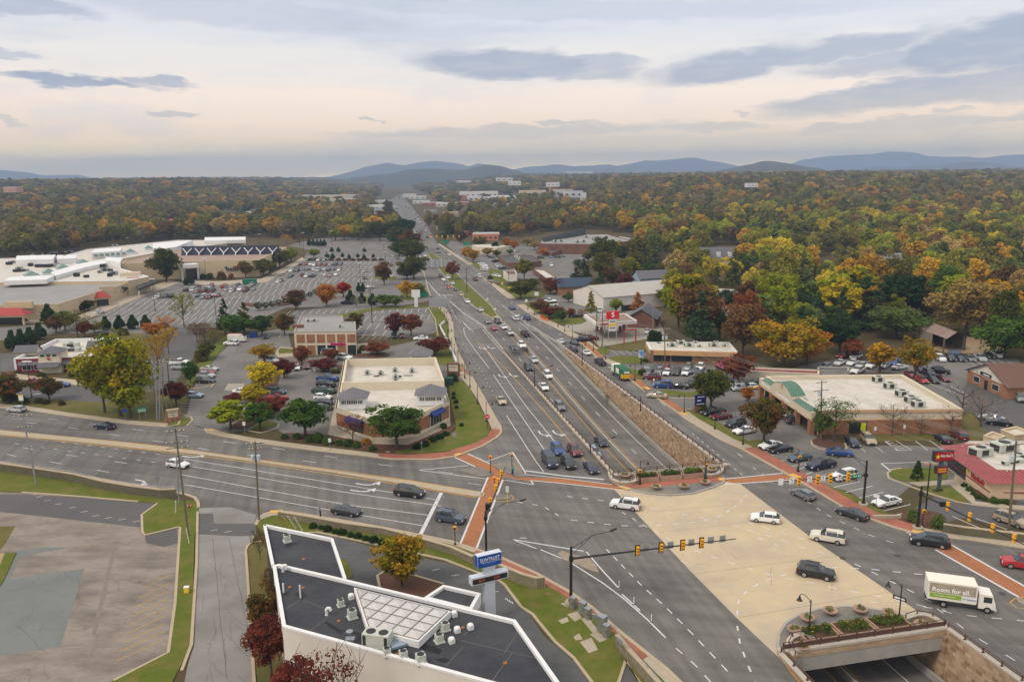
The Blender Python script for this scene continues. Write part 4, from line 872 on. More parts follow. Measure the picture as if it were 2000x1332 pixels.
T=[(235,812,648,140,'wide','goldgreen','big yellow-green tree beside the road, right of the red and white restaurant'),(205,805,690,72,'round','goldgreen','yellow-green lower tree left beneath the big roadside tree'),(255,815,720,80,'round','lime','low green foliage tree at the roadside below the big yellow-green tree'),(312,745,640,55,'sparse','gold','thin yellow tree with sparse leaves by the utility poles'),(15,785,728,80,'round','redgreen','green and reddish tree at the left photo edge by the road'),(97,782,733,48,'round','redgreen','small reddish-green tree in front of the red and white restaurant'),(152,660,600,58,'sparse','olive','tall thin olive tree behind the red and white restaurant'),(166,658,626,28,'round','rust','small rust-red tree behind the red and white restaurant roof'),(95,628,594,25,'cone','deep','dark evergreen against the tan department store wall at the left'),(155,608,582,26,'cone','deep','dark evergreen left of the sloping red canopy of the tan store'),(172,606,585,30,'round','dkolive','olive tree under the sloping red canopy of the tan store'),(215,585,560,26,'round','orange','orange-brown tree in the bed right of the red canopy'),(233,580,556,30,'round','dkolive','olive tree in the bed near the mall entrance'),(246,576,555,22,'round','olive','smaller olive tree nearest the mall entrance'),(325,551,482,64,'round','dkolive','large olive tree in front of the tan mall anchor store'),(480,543,508,30,'round','redgreen','green and rust tree right of the tall black lettering on the tan store'),(515,540,503,34,'round','olive','orange-green tree at the corner of the tan lettered store'),(528,537,507,26,'round','green','green tree just right of the store corner'),(547,524,484,40,'round','olive','large olive-gold tree right of the tan lettered store'),(569,513,483,28,'round','lime','light green tree at the far end of the tan lettered store'),(433,546,526,20,'bush','brown','brown rounded tree below the black lettering'),(452,546,531,14,'bush','rust','round purple-brown shrub below the tan store wall'),(397,545,532,14,'bush','deep','dark round shrub by the store portico'),(410,545,531,16,'bush','dkolive','olive round shrub by the store portico'),(370,556,537,24,'bush','deep','dark shrub mass in front of the store portico'),(360,640,562,52,'sparse','lime','tall sparse light-green tree at the corner of the mall lot'),(325,655,612,50,'sparse','orange','orange-brown thin tree near the small car park island'),(400,668,626,58,'sparse','brown','brown thin tree left of the dark evergreens'),(420,672,640,40,'sparse','olive','olive thin tree at the edge of the bank lot'),(440,652,583,34,'pine','deep','tall dark pine left of the office building lot'),(478,650,590,46,'pine','dkolive','olive-tinged pine beside the dark pine'),(458,658,612,56,'round','green','bright green round tree in front of the pines'),(512,655,613,42,'round','green','green tree with orange top behind the blue dumpster'),(556,655,611,38,'round','redgreen','dark green and brown tree left of the two-storey brick office'),(578,605,564,40,'round','brown','tan-brown tree at the edge of the mall lot'),(638,598,553,44,'round','orange','orange tree at the edge of the mall lot'),(671,580,548,28,'oval','red','bright red tree in the mall car park'),(750,557,508,32,'oval','brown','sparse tan tree on the mall lot island'),(728,595,574,18,'cone','deep','dark oval evergreen near the mall exit road'),(707,592,572,15,'cone','deep','dark oval evergreen left of its twin near the mall exit'),(685,592,567,18,'cone','deep','dark evergreen right of the red tree'),(701,570,552,10,'cone','deep','left one of a pair of small dark evergreens in the mall lot'),(709,570,552,10,'cone','deep','right one of a pair of small dark evergreens in the mall lot'),(750,599,574,40,'round','sage','grey-green willow-like tree by the mall exit road'),(772,599,575,34,'round','sage','second grey-green tree by the mall exit road'),(696,600,578,30,'sparse','grey','bare grey tree by the mall exit road'),(808,545,497,56,'round','dkolive','large dark oak beside the highway sign gantry'),(795,545,520,44,'round','dkolive','lower dark oak overhanging the highway'),(795,512,466,48,'round','deep','dark green oak in the row left of the highway, second from the near end'),(783,490,452,44,'round','deep','dark green oak in the row left of the highway, third from the near end'),(795,582,547,36,'round','gold','orange-yellow tree at the mall exit by the highway'),(820,580,552,24,'round','goldgreen','smaller yellow-green tree nearest the highway at the mall exit'),(828,577,566,14,'bush','maroon','maroon shrub beside the highway at the mall exit'),(772,657,609,38,'round','maroon','left one of two maroon trees behind the cream building'),(803,657,609,42,'round','rust','right one of two rust-brown trees behind the cream building'),(694,652,608,34,'round','redgreen','green-brown tree beside the right end of the brick office'),(516,708,669,46,'round','autumn','orange and gold small tree on the island left of the brick office'),(590,712,674,32,'round','rust','thin rust tree in front of the brick office'),(632,724,700,50,'round','maroon','maroon small tree left of the cream building parking'),(648,705,680,30,'round','rust','rust tree in front of the office entrance'),(737,692,668,46,'round','rust','rust-brown small tree beyond the cream building roof'),(850,694,658,64,'wide','maroon','broad maroon tree near the white stair by the highway'),(556,738,700,42,'round','maroon','maroon small tree at the top of the long car park island'),(515,762,706,62,'round','yellow','yellow-green tree in the middle of the long car park island'),(497,795,748,52,'round','yellow','bright yellow tree in the long car park island'),(450,838,779,70,'oval','lime','yellow-green tree at the near end of the car park island'),(507,838,784,52,'oval','green','green tree with yellowing leaves at the roadside island tip'),(530,812,772,60,'round','maroon','maroon tree behind the green roadside trees'),(465,790,765,44,'round','maroon','low maroon tree left of the bright yellow one'),(597,852,775,86,'round','green','full green tree beside the road, left of the cream building'),(775,874,787,104,'round','green','full green tree in front of the cream brick building corner'),(690,862,806,56,'sparse','maroon','sparse maroon tree before the left blue awning'),(345,792,742,50,'round','maroon','dark red tree by the side of the bank driveway'),(373,748,704,32,'round','green','green tree at the end of the row of white cars'),(395,705,672,30,'bush','olive','low olive tree beside the striped car park'),(405,700,668,32,'round','dkolive','dark olive tree beside the striped car park'),(785,1146,1040,94,'round','autumn','orange-green small tree in the mulch bed by the bank'),(508,1092,1028,36,'sparse','redgreen','small thin tree at the corner of the bank building'),(520,1245,1140,64,'round','redgreen','dark green-brown tree along the bank wall'),(530,1320,1195,84,'round','maroon','deep red tree along the bank wall'),(650,1480,1252,150,'sparse','maroon','red-leaved thin tree in front of the bank white wall'),(535,1200,1090,40,'sparse','brown','brown twiggy shrub at the bank building side'),(585,1440,1270,90,'round','maroon','dark red tree at the bottom left corner of the bank'),(1017,584,548,58,'wide','dkolive','broad dark green tree on the lawn right of the highway'),(1024,548,503,32,'oval','goldgreen','tall yellow-green tree beside the small white shop'),(1056,612,584,40,'round','brown','brown-leaved tree on the highway lawn'),(1072,622,598,34,'round','maroon','maroon tree on the highway lawn'),(1088,617,598,30,'round','rust','rust tree behind the maroon one on the highway lawn'),(1096,629,604,24,'round','green','small green tree near the petrol station'),(1115,620,601,20,'round','rust','small rust tree left of the petrol station'),(1136,622,602,20,'sparse','rust','thin rust tree nearest the petrol station canopy'),(1154,614,568,26,'pine','goldgreen','tall narrow yellow-green tree behind the petrol canopy'),(1203,610,582,24,'oval','lime','small light-green tree before the grey-roofed hall'),(1245,612,570,32,'pine','orange','orange spreading tree before the grey-roofed hall'),(1090,574,543,32,'round','maroon','maroon tree left of the blue-roofed brick house'),(1160,575,548,36,'round','olive','olive tree right of the blue-roofed brick house'),(1130,572,556,18,'bush','deep','dark shrub beside the blue-roofed brick house'),(1125,548,523,28,'pine','deep','dark pine behind the blue-roofed brick house'),(1145,545,522,28,'pine','deep','second dark pine behind the blue-roofed house'),(884,546,508,26,'oval','rust','rust-red tree standing on the highway grass median'),(912,508,481,24,'round','gold','yellow roadside tree right of the far junction'),(924,512,486,26,'round','gold','second yellow roadside tree right of the far junction'),(990,484,464,20,'round','orange','light orange tree in the far shop car park'),(1004,488,468,20,'round','orange','another light orange tree in the far shop car park'),(1030,480,463,22,'round','tan','tan tree in front of the big brick store'),(952,500,483,22,'round','tan','pale tan tree before the small tan shop'),(968,492,472,18,'round','deep','dark green tree before the small tan shop'),(970,502,487,18,'round','olive','olive tree before the small tan shop'),(996,497,487,14,'round','green','small green tree in the far shop lot'),(1180,525,459,54,'round','dkolive','large olive tree right of the big brick store'),(1178,548,490,50,'round','olive','large golden-olive tree in front of the olive one'),(1230,545,502,40,'round','goldgreen','yellow-green tree left of the white flat-roofed house'),(1345,650,525,92,'oval','goldgreen','very tall yellow and green tree in the right middle distance'),(1325,640,530,60,'oval','lime','green-gold left half of the very tall pair of trees'),(1367,668,568,68,'pine','pine','tall dark pine in front of the tall yellow trees'),(1455,672,566,66,'round','rust','big rust-brown tree behind the diner'),(1478,648,572,40,'oval','orange','orange tree next to the big rust-brown one'),(1530,722,617,130,'wide','autumn','broad orange and green tree behind the green-roofed strip mall'),(1575,712,640,80,'round','orange','bright orange tree right behind the strip mall roof'),(1388,800,716,70,'round','dkolive','round dark green tree beside the dealer car park'),(1440,752,688,62,'round','rust','brown-red tree by the red dealer pavilion'),(1460,784,754,28,'round','orange','small orange tree left of the strip mall'),(1492,862,772,78,'round','redgreen','maroon and green tree in front of the strip mall'),(1628,862,768,92,'sparse','green','light green open tree at the strip mall corner'),(1602,858,800,34,'oval','sage','small light-green tree on the mulch island'),(1742,850,784,62,'bare','brown','leftmost bare tree against the tan brick wall'),(1798,849,800,44,'bare','brown','middle bare tree against the tan brick wall'),(1857,847,790,60,'bare','brown','rightmost bare tree against the tan brick wall'),(1915,832,768,80,'bare','orange','bare tree with a few orange leaves right of the strip mall'),(1880,800,750,70,'bare','brown','grey bare tree by the parked black cars'),(1718,728,664,52,'oval','gold','golden tree behind the strip mall roof'),(1787,738,658,62,'round','autumn','red and green tree at the right end of the strip mall'),(1975,776,754,20,'round','orange','tiny orange tree at the brick rental office corner'),(1885,655,545,130,'wide','tan','wide pale tan and yellow tree above the old shed'),(1960,700,620,110,'wide','green','broad green tree behind the brick rental office'),(1690,640,540,110,'pine','pine','wide blue-green pine in the right-hand woods'),(1750,660,600,110,'wide','sage','broad grey-green tree left of the old shed'),(1640,690,610,80,'round','deep','dark green tree behind the car park'),(1665,700,660,40,'round','rust','rust tree by the used car lot'),(1791,935,901,25,'spire','deep','clipped conical evergreen on the fast food lawn'),(2010,700,600,70,'round','green','green tree at the right photo edge'),(1186,792,768,12,'sparse','green','weedy green sapling growing at the foot of the stone retaining wall'),(1280,690,640,30,'oval','deep','ivy-covered dark trunk left of the diner pine'),(1405,660,600,40,'oval','dkolive','dark olive tree between the pine and the rust-brown tree'),]
for t in T:tree(*t)
def row(lst,kind,pal,lab,group):
 for i,(x,yb,yt,w)in enumerate(lst):tree(x,yb,yt,w,kind,pal,lab%ordn(i),group)
row([(25,683,645,24),(42,678,643,24),(60,672,639,25),(78,663,630,25)],'cone','deep','%s dark oval evergreen from the left, behind the red and white restaurant','dark evergreens by the restaurant')
row([(207,644,618,20),(234,644,616,21),(260,642,615,21),(285,640,615,20)],'cone','deep','%s clipped oval evergreen from the left on the near edge of the mall lot','clipped evergreens at the mall lot edge')
row([(505,606,590,16),(519,604,590,12),(532,601,588,12),(545,597,585,12),(557,595,582,11),(595,584,573,10),(606,581,570,11),(616,576,565,11)],'ball','deep','%s round clipped tree from the left along the mall exit road','round clipped trees along the mall road')
row([(639,504,493,9),(650,506,495,9),(669,502,494,7),(682,506,496,7),(699,503,495,7),(711,507,496,8),(729,503,496,7)],'cone','deep','%s small dark clipped tree from the left in the hedge behind the mall car park','small clipped trees behind the mall car park')
row([(648,492,483,8),(661,492,483,8),(712,492,484,7)],'cone','deep','%s tiny clipped tree from the left in the far mall car park','tiny clipped trees in the far mall car park')
row([(604,480,466,9),(612,480,467,9),(620,481,468,9),(627,481,468,9),(634,481,468,9)],'cone','deep','%s dark column evergreen from the left at the woods behind the mall','column evergreens behind the mall')
row([(778,475,440,40),(772,460,428,36),(767,445,415,30),(762,432,405,24),(758,420,398,20),(757,410,390,16),(780,500,470,40)],'round','dkolive','%s dark tree from the near end in the row left of the far highway','row of trees left of the far highway')
row([(613,504,485,24),(628,545,552,1)][:1],'round','lime','%s yellow tree standing behind the tan store in the far mall lot','yellow lot tree')
def shrubs(lst,pal,lab,group,kind='bush'):
 for i,(x,yb,w,r)in enumerate(lst):
  b=G(x,yb,.1);s=w/ppm(b);tree_at(b,s*r,s,kind,pal,lab%ordn(i),group)
shrubs([(612,1030,18,.8),(628,1032,14,.7),(640,1036,20,.75),(655,1040,16,.7),(668,1043,22,.75),(685,1047,18,.7),(700,1050,20,.75),(715,1054,18,.7),(730,1058,22,.8),(748,1063,22,.8)],'deep','%s dark green shrub from the left along the timber wall by the bank','shrubs along the timber wall')
shrubs([(556,856,16,.8),(580,857,20,.8),(605,862,20,.8),(622,862,26,.9),(640,866,24,.8),(662,868,18,.8),(680,870,22,.8),(697,873,17,.8),(728,879,18,.7)],'green','%s green shrub from the left in the bed before the cream brick building','shrubs before the cream building')
shrubs([(715,866,20,.7),(835,866,14,.7)],'gold','%s golden shrub in the bed before the cream brick building','golden shrubs')
shrubs([(815,876,22,.6),(830,870,22,.6),(845,862,22,.6),(858,856,20,.6),(870,850,18,.6),(866,836,16,.9)],'deep','%s low dark shrub from the left under the right blue awning','low shrubs under the awning')
shrubs([(886,771,9,.9),(886,779,10,.9),(891,787,10,.9),(892,797,9,.9),(901,832,10,.9),(885,745,22,1.)],'deep','%s small dark shrub down the lawn right of the cream building','small shrubs on the corner lawn')
shrubs([(20,782,30,.7),(45,788,24,.8),(75,786,18,.7),(90,788,16,.7),(120,790,16,.7),(35,728,18,.5),(80,735,20,.6),(140,735,14,.8)],'dkolive','%s olive shrub from the left before the red and white restaurant','shrubs before the restaurant')
shrubs([(1883,950,14,.8),(1893,958,15,.8),(1901,966,12,.8),(1910,972,14,.8),(1922,976,12,.8),(1942,982,22,.7),(1965,984,18,.7),(1830,959,10,.8),(1838,958,8,.8),(1858,900,24,.6)],'green','%s green shrub from the left around the red-roofed fast food building','shrubs round the fast food building')
shrubs([(1782,1018,26,1.3),(1832,1032,30,1.2)],'sage','%s spiky grey-green yucca bush from the left by the tall signal pole','yucca bushes')
shrubs([(212,608,26,.6),(240,655,24,.5),(320,640,22,.6),(50,627,10,.7),(82,627,10,.7),(205,660,24,.6),(240,650,20,.6)][1:],'dkolive','%s low hedge clump from the left around the near mall lot','hedge clumps near the mall lot')
shrubs([(574,717,14,.7),(648,765,18,.6),(656,728,20,.5),(708,684,16,.8),(700,690,14,.7),(725,677,12,.7),(1110,577,10,.9),(957,545,12,.7),(1254,733,18,1.),(1372,805,22,.9),(1260,706,14,.5),(1352,720,10,.6)],'dkolive','%s small round dark shrub from the left among the car parks','small car park shrubs')
shrubs([(605+k*14,509,13,.45)for k in range(11)],'brown','%s clipped brown hedge piece from the left behind the mall car park','hedge pieces behind the mall car park')
STRIP=((938,486,24,22,'round','olive'),(880,462,22,20,'round','dkolive'),(868,470,18,16,'round','green'),(900,475,22,22,'round','brown'),(858,448,18,18,'round','dkolive'),(850,436,18,16,'round','brown'),(925,448,26,22,'round','dkolive'),(960,456,28,26,'round','goldgreen'),(990,460,28,26,'oval','olive'),(1012,462,24,24,'round','gold'),(1038,458,26,24,'round','brown'),(1150,512,22,20,'round','olive'),(1140,528,20,20,'pine','deep'),(1128,522,16,14,'round','sage'),(1200,500,26,28,'round','goldgreen'),(1215,512,28,30,'round','dkolive'),(1245,528,30,34,'round','olive'),(1262,545,26,28,'round','green'),(1195,560,32,34,'round','brown'),(1220,566,28,28,'round','maroon'),(1172,562,26,28,'pine','pine'),(1305,545,30,34,'round','olive'),(1350,540,34,36,'round','goldgreen'),(1370,520,30,32,'oval','lime'),(1475,520,26,24,'round','maroon'),(1450,545,40,46,'round','sage'),(1300,600,30,36,'round','olive'),(1418,606,34,38,'round','pine'),(1500,610,44,52,'pine','pine'),(1545,620,44,54,'round','sage'),(1480,600,38,44,'pine','deep'),(1585,640,48,60,'round','pine'),(1610,610,40,60,'oval','yellow'),(1655,600,36,60,'oval','lime'),(1530,560,34,56,'oval','yellow'),(1565,560,34,58,'oval','lime'),(1070,560,20,16,'round','rust'),(1038,566,24,20,'round','dkolive'),(1075,575,22,20,'round','rust'),(1110,590,20,16,'round','sage'),(1060,500,16,14,'round','orange'),(1044,488,16,14,'round','tan'))
STRIPX=sorted(q[0]for q in STRIP)
for i,(x,yb,w,h_,k,pl)in enumerate(STRIP):
 tree(x,yb,yb-h_*1.15,w*1.15,k,pl,'%s-toned %s in the shops-to-woods strip, %s from the left'%(dict(dkolive='dark olive',goldgreen='yellow-green',deep='dark green',lime='light green',pine='blue-green',sage='grey-green').get(pl,pl),'conifer' if k=='pine' else 'tree',ordn(STRIPX.index(x))),'trees of the roadside strip')
for i,(x,yb,w,h_,k,pl)in enumerate(((742,470,40,40,'round','dkolive'),(720,466,34,36,'round','olive'),(700,470,30,34,'round','goldgreen'),(745,440,34,30,'round','brown'),(728,452,34,32,'round','maroon'),(790,470,46,46,'round','deep'),(806,515,50,50,'round','dkolive'),(800,492,44,44,'round','brown'),(672,468,30,30,'round','gold'),(655,470,26,26,'oval','lime'),(585,480,30,26,'sparse','brown'),(560,478,26,22,'sparse','gold'),(128,645,44,40,'round','sage'),(110,650,40,34,'round','brown'),(185,650,30,22,'round','olive'),(300,662,36,34,'round','orange'),(330,690,44,60,'sparse','gold'),(385,668,44,44,'sparse','brown'))):
 tree(x,yb,yb-h_,w,k,pl,'%s tree on the mall side of the highway, %s from the left of these'%(pl if pl not in('dkolive','goldgreen','deep','sage','lime')else 'greenish',ordn([11,10,13,14,8,16,17,15,9,7,6,5,1,0,2,3,4,12][i])),'trees on the mall side')
def carpaint(name,metal=.0):
 m=bpy.data.materials.new(name);m.use_nodes=True;nt=m.node_tree;b=nt.nodes['Principled BSDF'];oi=nn(nt,'ShaderNodeObjectInfo');nt.links.new(oi.outputs['Color'],b.inputs['Base Color'])
 b.inputs['Roughness'].default_value=.38;b.inputs['Specular IOR Level'].default_value=.5;b.inputs['Coat Weight'].default_value=.35;b.inputs['Coat Roughness'].default_value=.08;return m
M_paint=carpaint('car_paint')
M_carglass=mat('car_glass',(.03,.04,.045),.08,spec=.9)
M_rim=mat('wheel_rim',(.42,.42,.43),.35,metal=.6)
M_lamp=mat('headlamp',(.75,.75,.72),.2);M_tail=mat('tail_lamp',(.35,.015,.01),.3);M_plate=mat('number_plate',(.6,.6,.62),.5);M_trimblk=mat('bumper_plastic',(.03,.03,.032),.7)
SHP={'sedan':(4.8,1.82,1.45,[(0,.55,.70,.80,'b'),(.02,.62,.95,.86,'b'),(.15,.64,1.02,.84,'d'),(.31,.64,1.42,.66,'r'),(.40,.64,1.45,.66,'r'),(.53,.64,1.42,.66,'w'),(.69,.62,.98,.86,'h'),(.93,.55,.82,.84,'h'),(.99,.5,.66,.8,'f'),(1,.4,.5,.75,'f')]),'hatch':(4.3,1.78,1.5,[(0,.55,.80,.80,'b'),(.02,.64,1.0,.84,'t'),(.13,.66,1.42,.68,'r'),(.25,.66,1.5,.70,'r'),(.52,.66,1.47,.68,'w'),(.70,.64,1.0,.86,'h'),(.94,.56,.82,.84,'h'),(.99,.5,.66,.8,'f'),(1,.4,.5,.75,'f')]),'suv':(4.75,1.92,1.75,[(0,.60,.95,.84,'b'),(.015,.72,1.10,.88,'t'),(.08,.74,1.68,.74,'r'),(.22,.74,1.75,.76,'r'),(.55,.74,1.71,.73,'w'),(.70,.72,1.14,.88,'h'),(.94,.66,1.0,.86,'h'),(.99,.55,.8,.84,'f'),(1,.45,.6,.8,'f')]),'van':(5.1,1.98,1.80,[(0,.60,.95,.84,'b'),(.015,.74,1.10,.88,'t'),(.07,.76,1.70,.76,'r'),(.2,.76,1.80,.78,'r'),(.62,.76,1.74,.74,'w'),(.82,.72,1.12,.88,'h'),(.96,.62,.9,.84,'f'),(1,.45,.55,.8,'f')]),'bigvan':(5.6,2.0,2.1,[(0,.7,1.1,.9,'b'),(.01,.9,1.2,.92,'t'),(.03,.95,2.0,.82,'r'),(.1,.95,2.1,.84,'r'),(.72,.95,2.05,.80,'w'),(.84,.85,1.25,.88,'h'),(.97,.7,1.0,.86,'f'),(1,.5,.6,.8,'f')]),'pickup':(5.7,1.98,1.85,[(0,.65,1.0,.9,'b'),(.01,.70,1.12,.93,'p'),(.37,.72,1.12,.93,'t'),(.41,.76,1.80,.76,'r'),(.48,.76,1.85,.76,'r'),(.60,.76,1.80,.74,'w'),(.71,.74,1.22,.88,'h'),(.95,.70,1.08,.86,'h'),(.99,.6,.85,.84,'f'),(1,.5,.6,.8,'f')]),'jeep':(4.5,1.9,1.85,[(0,.7,1.1,.9,'b'),(.01,.78,1.12,.92,'t'),(.03,.8,1.78,.84,'r'),(.1,.8,1.85,.85,'r'),(.58,.8,1.82,.84,'w'),(.63,.8,1.14,.82,'h'),(.93,.78,1.08,.78,'h'),(.95,.5,.9,.8,'f'),(1,.5,.62,.85,'f')]),'coupe':(4.6,1.8,1.38,[(0,.55,.72,.80,'b'),(.02,.62,.95,.84,'b'),(.12,.64,1.0,.82,'d'),(.33,.64,1.34,.62,'r'),(.42,.64,1.38,.63,'r'),(.51,.64,1.34,.63,'w'),(.68,.62,.95,.85,'h'),(.93,.55,.80,.84,'h'),(.99,.5,.64,.8,'f'),(1,.4,.5,.75,'f')]),}
def carmeshes(k):
 Ln,W,Ht,st=SHP[k];w=W/2;zb=.26;body=MB();gl=MB()
 rings=[]
 for x,zs,zt,wf,ty in st:
  X=(x-.5)*Ln;e=min(x,1-x);nw=w*(1-.10*max(0,(.06-e)/.06));zs=max(zs,.4);up=min(zt,zs+.30)if ty in'bdhfp' else zs+.28
  zbelt=min(zt,1.0 if Ht<1.6 else 1.13)if ty in 'rwtd' else zt-.02
  rings.append((X,[(nw*.86,zb),(nw,zb+.12),(nw*1.0,zs*.92+.05),(nw*.97,zbelt-.03),(nw*.93,zbelt),(w*wf,zt-.04),(w*wf*.86,zt)],zt,ty))
 n=len(rings)
 R=[]
 for X,pr,zt,ty in rings:
  R.append([(X,y,z)for y,z in pr]+[(X,-y,z)for y,z in pr[::-1]])
 for i in range(n-1):
  A,B=R[i],R[i+1];m=len(A);ta,tb=rings[i][3],rings[i+1][3]
  for j in range(m):
   l=(j+1)%m;q=[A[j],B[j],B[l],A[l]]
   side=j in(4,8);top=j in(5,6,7);isg=False
   ga,gb=ta in'rw',tb in'rw'
   if side and(ga or gb)and(ta in 'rwtd' or tb in'rw')and(tb in 'rwh'):isg=True
   if side and ta in'td' and tb=='r':isg=True
   if top and((ta=='w' and tb=='h')or(ta=='t' and tb=='r')or(ta=='d' and tb=='r')):isg=True
   (gl if isg else body).face(q)
 body.face(R[0][::-1]);body.face(R[-1])
 for i in range(n-1):
  if rings[i][3]=='r' and rings[i+1][3]in'rw':
   for sy in(1,-1):
    A=R[i+1];p,q=(A[4],A[5])if sy>0 else(A[9],A[8])
    body.box(((p[0]),(p[1]+q[1])/2+sy*.012,(p[2]+q[2])/2),(.09,.05,abs(q[2]-p[2])*1.02))if rings[i+1][3]=='r' or k in('suv','van')else None
 if k in('sedan','hatch','suv','van','coupe','jeep'):
  bx=.04*Ln
  for sy in(1,-1):
   ww=w*.83;body.face([(bx-.05,sy*w*.935,(1.0 if Ht<1.6 else 1.13)),(bx+.05,sy*w*.935,(1.0 if Ht<1.6 else 1.13)),(bx+.05,sy*(w*.72 if Ht<1.6 else w*.77),Ht-.06),(bx-.05,sy*(w*.72 if Ht<1.6 else w*.77),Ht-.06)])
 mx=(.19 if k!='pickup' else .12)*Ln
 for sy in(1,-1):body.box((mx,sy*(w+.06),(1.0 if Ht<1.6 else 1.15)),(.16,.16,.12))
 bm=body.mesh('body',[M_paint])
 bmm=bmesh.new();bmm.from_mesh(bm);bmesh.ops.remove_doubles(bmm,verts=bmm.verts,dist=.001);bmesh.ops.recalc_face_normals(bmm,faces=bmm.faces);bmm.to_mesh(bm);bmm.free()
 g=gl.mesh('windows',[M_carglass]);bmm=bmesh.new();bmm.from_mesh(g);bmesh.ops.recalc_face_normals(bmm,faces=bmm.faces);bmm.to_mesh(g);bmm.free()
 zl=st[-2][2]-.08;wh=.33 if Ht<1.6 else .38
 parts=dict(body=bm,windows=g)
 hl=MB().box((0,0,0),(.14,.38,.15)).mesh('headlight',M_lamp);tlm=MB().box((0,0,0),(.12,.30,.20 if Ht<1.6 else .32)).mesh('tail_light',M_tail)
 gr=MB().box((Ln/2-.02,0,.52),(.10,W*.5,.20)).box((Ln/2-.04,0,.32),(.12,W*.8,.12)).mesh('grille',M_trimblk)
 bp=MB().box((-Ln/2+.03,0,.38),(.14,W*.82,.2)).mesh('rear_bumper',M_trimblk);pl=MB().box((-Ln/2-.04,0,.62),(.03,.32,.16)).mesh('number_plate',M_plate)
 ty=MB().cylx((0,0,0),wh,.22,18).mesh('tyre',M_rubber);rm=MB().cylx((0,0,0),wh*.62,.24,12).mesh('rim',M_rim)
 ar=MB()
 parts.update(hl=hl,tl=tlm,gr=gr,bp=bp,pl=pl,ty=ty,rm=rm,wh=wh,Ln=Ln,W=W,zl=zl,wx=(.29*Ln,.30*Ln),rack=None)
 if k=='suv':parts['rack']=MB().box((-.25,.62,1.78),(1.9,.05,.05)).box((-.25,-.62,1.78),(1.9,.05,.05)).mesh('roof_rack',M_trimblk)
 if k=='pickup':parts['bed']=MB().box((-Ln*.5+Ln*.195,0,1.09),(Ln*.34,W*.78,.09)).mesh('cargo_bed',M_trimblk)
 if k=='jeep':parts['spare']=MB().cylx((-Ln/2-.1,0,1.0),.36,.22,16,ax='x').mesh('spare_wheel',M_rubber)
 return parts
CM={k:carmeshes(k)for k in SHP}
SMALL={}
def smallmesh(k):
 if k in SMALL:return SMALL[k]
 P=CM[k];bm=bmesh.new();me=bpy.data.meshes.new('car_'+k);mats=[M_paint,M_carglass,M_rubber,M_tail,M_lamp]
 def add(src,mi,mx=Matrix()):
  n0=len(bm.faces);v0=len(bm.verts);bm.from_mesh(src);bm.verts.ensure_lookup_table();bm.faces.ensure_lookup_table()
  for v in bm.verts[v0:]:v.co=mx@v.co
  for f in bm.faces[n0:]:f.material_index=mi
 add(P['body'],0);add(P['windows'],1)
 for sx in(1,-1):
  for sy in(1,-1):add(P['ty'],2,Matrix.Translation((sx*P['wx'][0],sy*(P['W']/2-.1),P['wh'])))
 for sy in(1,-1):add(P['tl'],3,Matrix.Translation((-P['Ln']/2+.04,sy*(P['W']/2-.22),P['zl']+.1)));add(P['hl'],4,Matrix.Translation((P['Ln']/2-.06,sy*(P['W']/2-.26),P['zl'])))
 bm.to_mesh(me);bm.free()
 for m in mats:me.materials.append(m)
 SMALL[k]=me;return me
COL=dict(white=(.72,.72,.71),cream=(.66,.62,.52),silver=(.42,.43,.44),gray=(.16,.17,.175),dark=(.03,.032,.036),black=(.012,.013,.016),navy=(.007,.012,.04),blue=(.012,.05,.20),teal=(.045,.085,.12),red=(.36,.02,.025),maroon=(.13,.015,.025),gold=(.42,.34,.22),tan=(.36,.29,.20),brown=(.14,.07,.05),green=(.02,.06,.04),paleblue=(.25,.34,.44),bluegray=(.055,.075,.10),yellow=(.7,.4,.02),orange=(.6,.2,.03))
CW=dict(gray='grey',dark='dark grey',navy='navy blue',paleblue='pale blue',bluegray='slate blue')
NMK=dict(sedan='parked_car',hatch='parked_car',suv='suv',van='minivan',bigvan='van',pickup='pickup_truck',jeep='off_road_car',coupe='parked_car')
CATK=dict(sedan='car',hatch='car',suv='car',van='minivan',bigvan='van',pickup='pickup truck',jeep='car',coupe='car')
WK=dict(sedan='saloon',hatch='hatchback',suv='SUV',van='minivan',bigvan='van',pickup='pickup truck',jeep='boxy off-road car',coupe='coupe')
ALLC=[]
def car_at(p,ang,k,c,label,group=None,z=0.,big=True,pitch=0,moving=False):
 nm=NMK[k]if not(moving and NMK[k]=='parked_car')else 'car'
 rgb=COL[c];jt=random.uniform(.9,1.1);rgb=tuple(min(1,q*jt)for q in rgb)+(1,)
 if not big:
  o=link(smallmesh(k),nm,None,(p[0],p[1],z),ang);o.color=rgb;o.rotation_euler[1]=pitch;tag(o,label,CATK[k],group);ALLC.append(o);return o
 P=CM[k];e=empty(nm,(p[0],p[1],z),ang,label,CATK[k],group);e.rotation_euler[1]=pitch
 b=link(P['body'],'body',e);b.color=rgb;link(P['windows'],'windows',e)
 for sx in(1,-1):
  for sy in(1,-1):
   t=link(P['ty'],'wheel',e,(sx*P['wx'][0],sy*(P['W']/2-.09),P['wh']));link(P['rm'],'rim',t)
 for sy in(1,-1):
  link(P['hl'],'headlight',e,(P['Ln']/2-.09,sy*(P['W']/2-.28),P['zl']));link(P['tl'],'tail_light',e,(-P['Ln']/2+.03,sy*(P['W']/2-.21),P['zl']+.12))
 link(P['gr'],'grille',e);link(P['bp'],'bumper',e);link(P['pl'],'number_plate',e)
 if P['rack']:link(P['rack'],'roof_rack',e)
 if 'bed' in P:link(P['bed'],'cargo_bed',e)
 if 'spare' in P:link(P['spare'],'spare_wheel',e)
 ALLC.append(e);return e
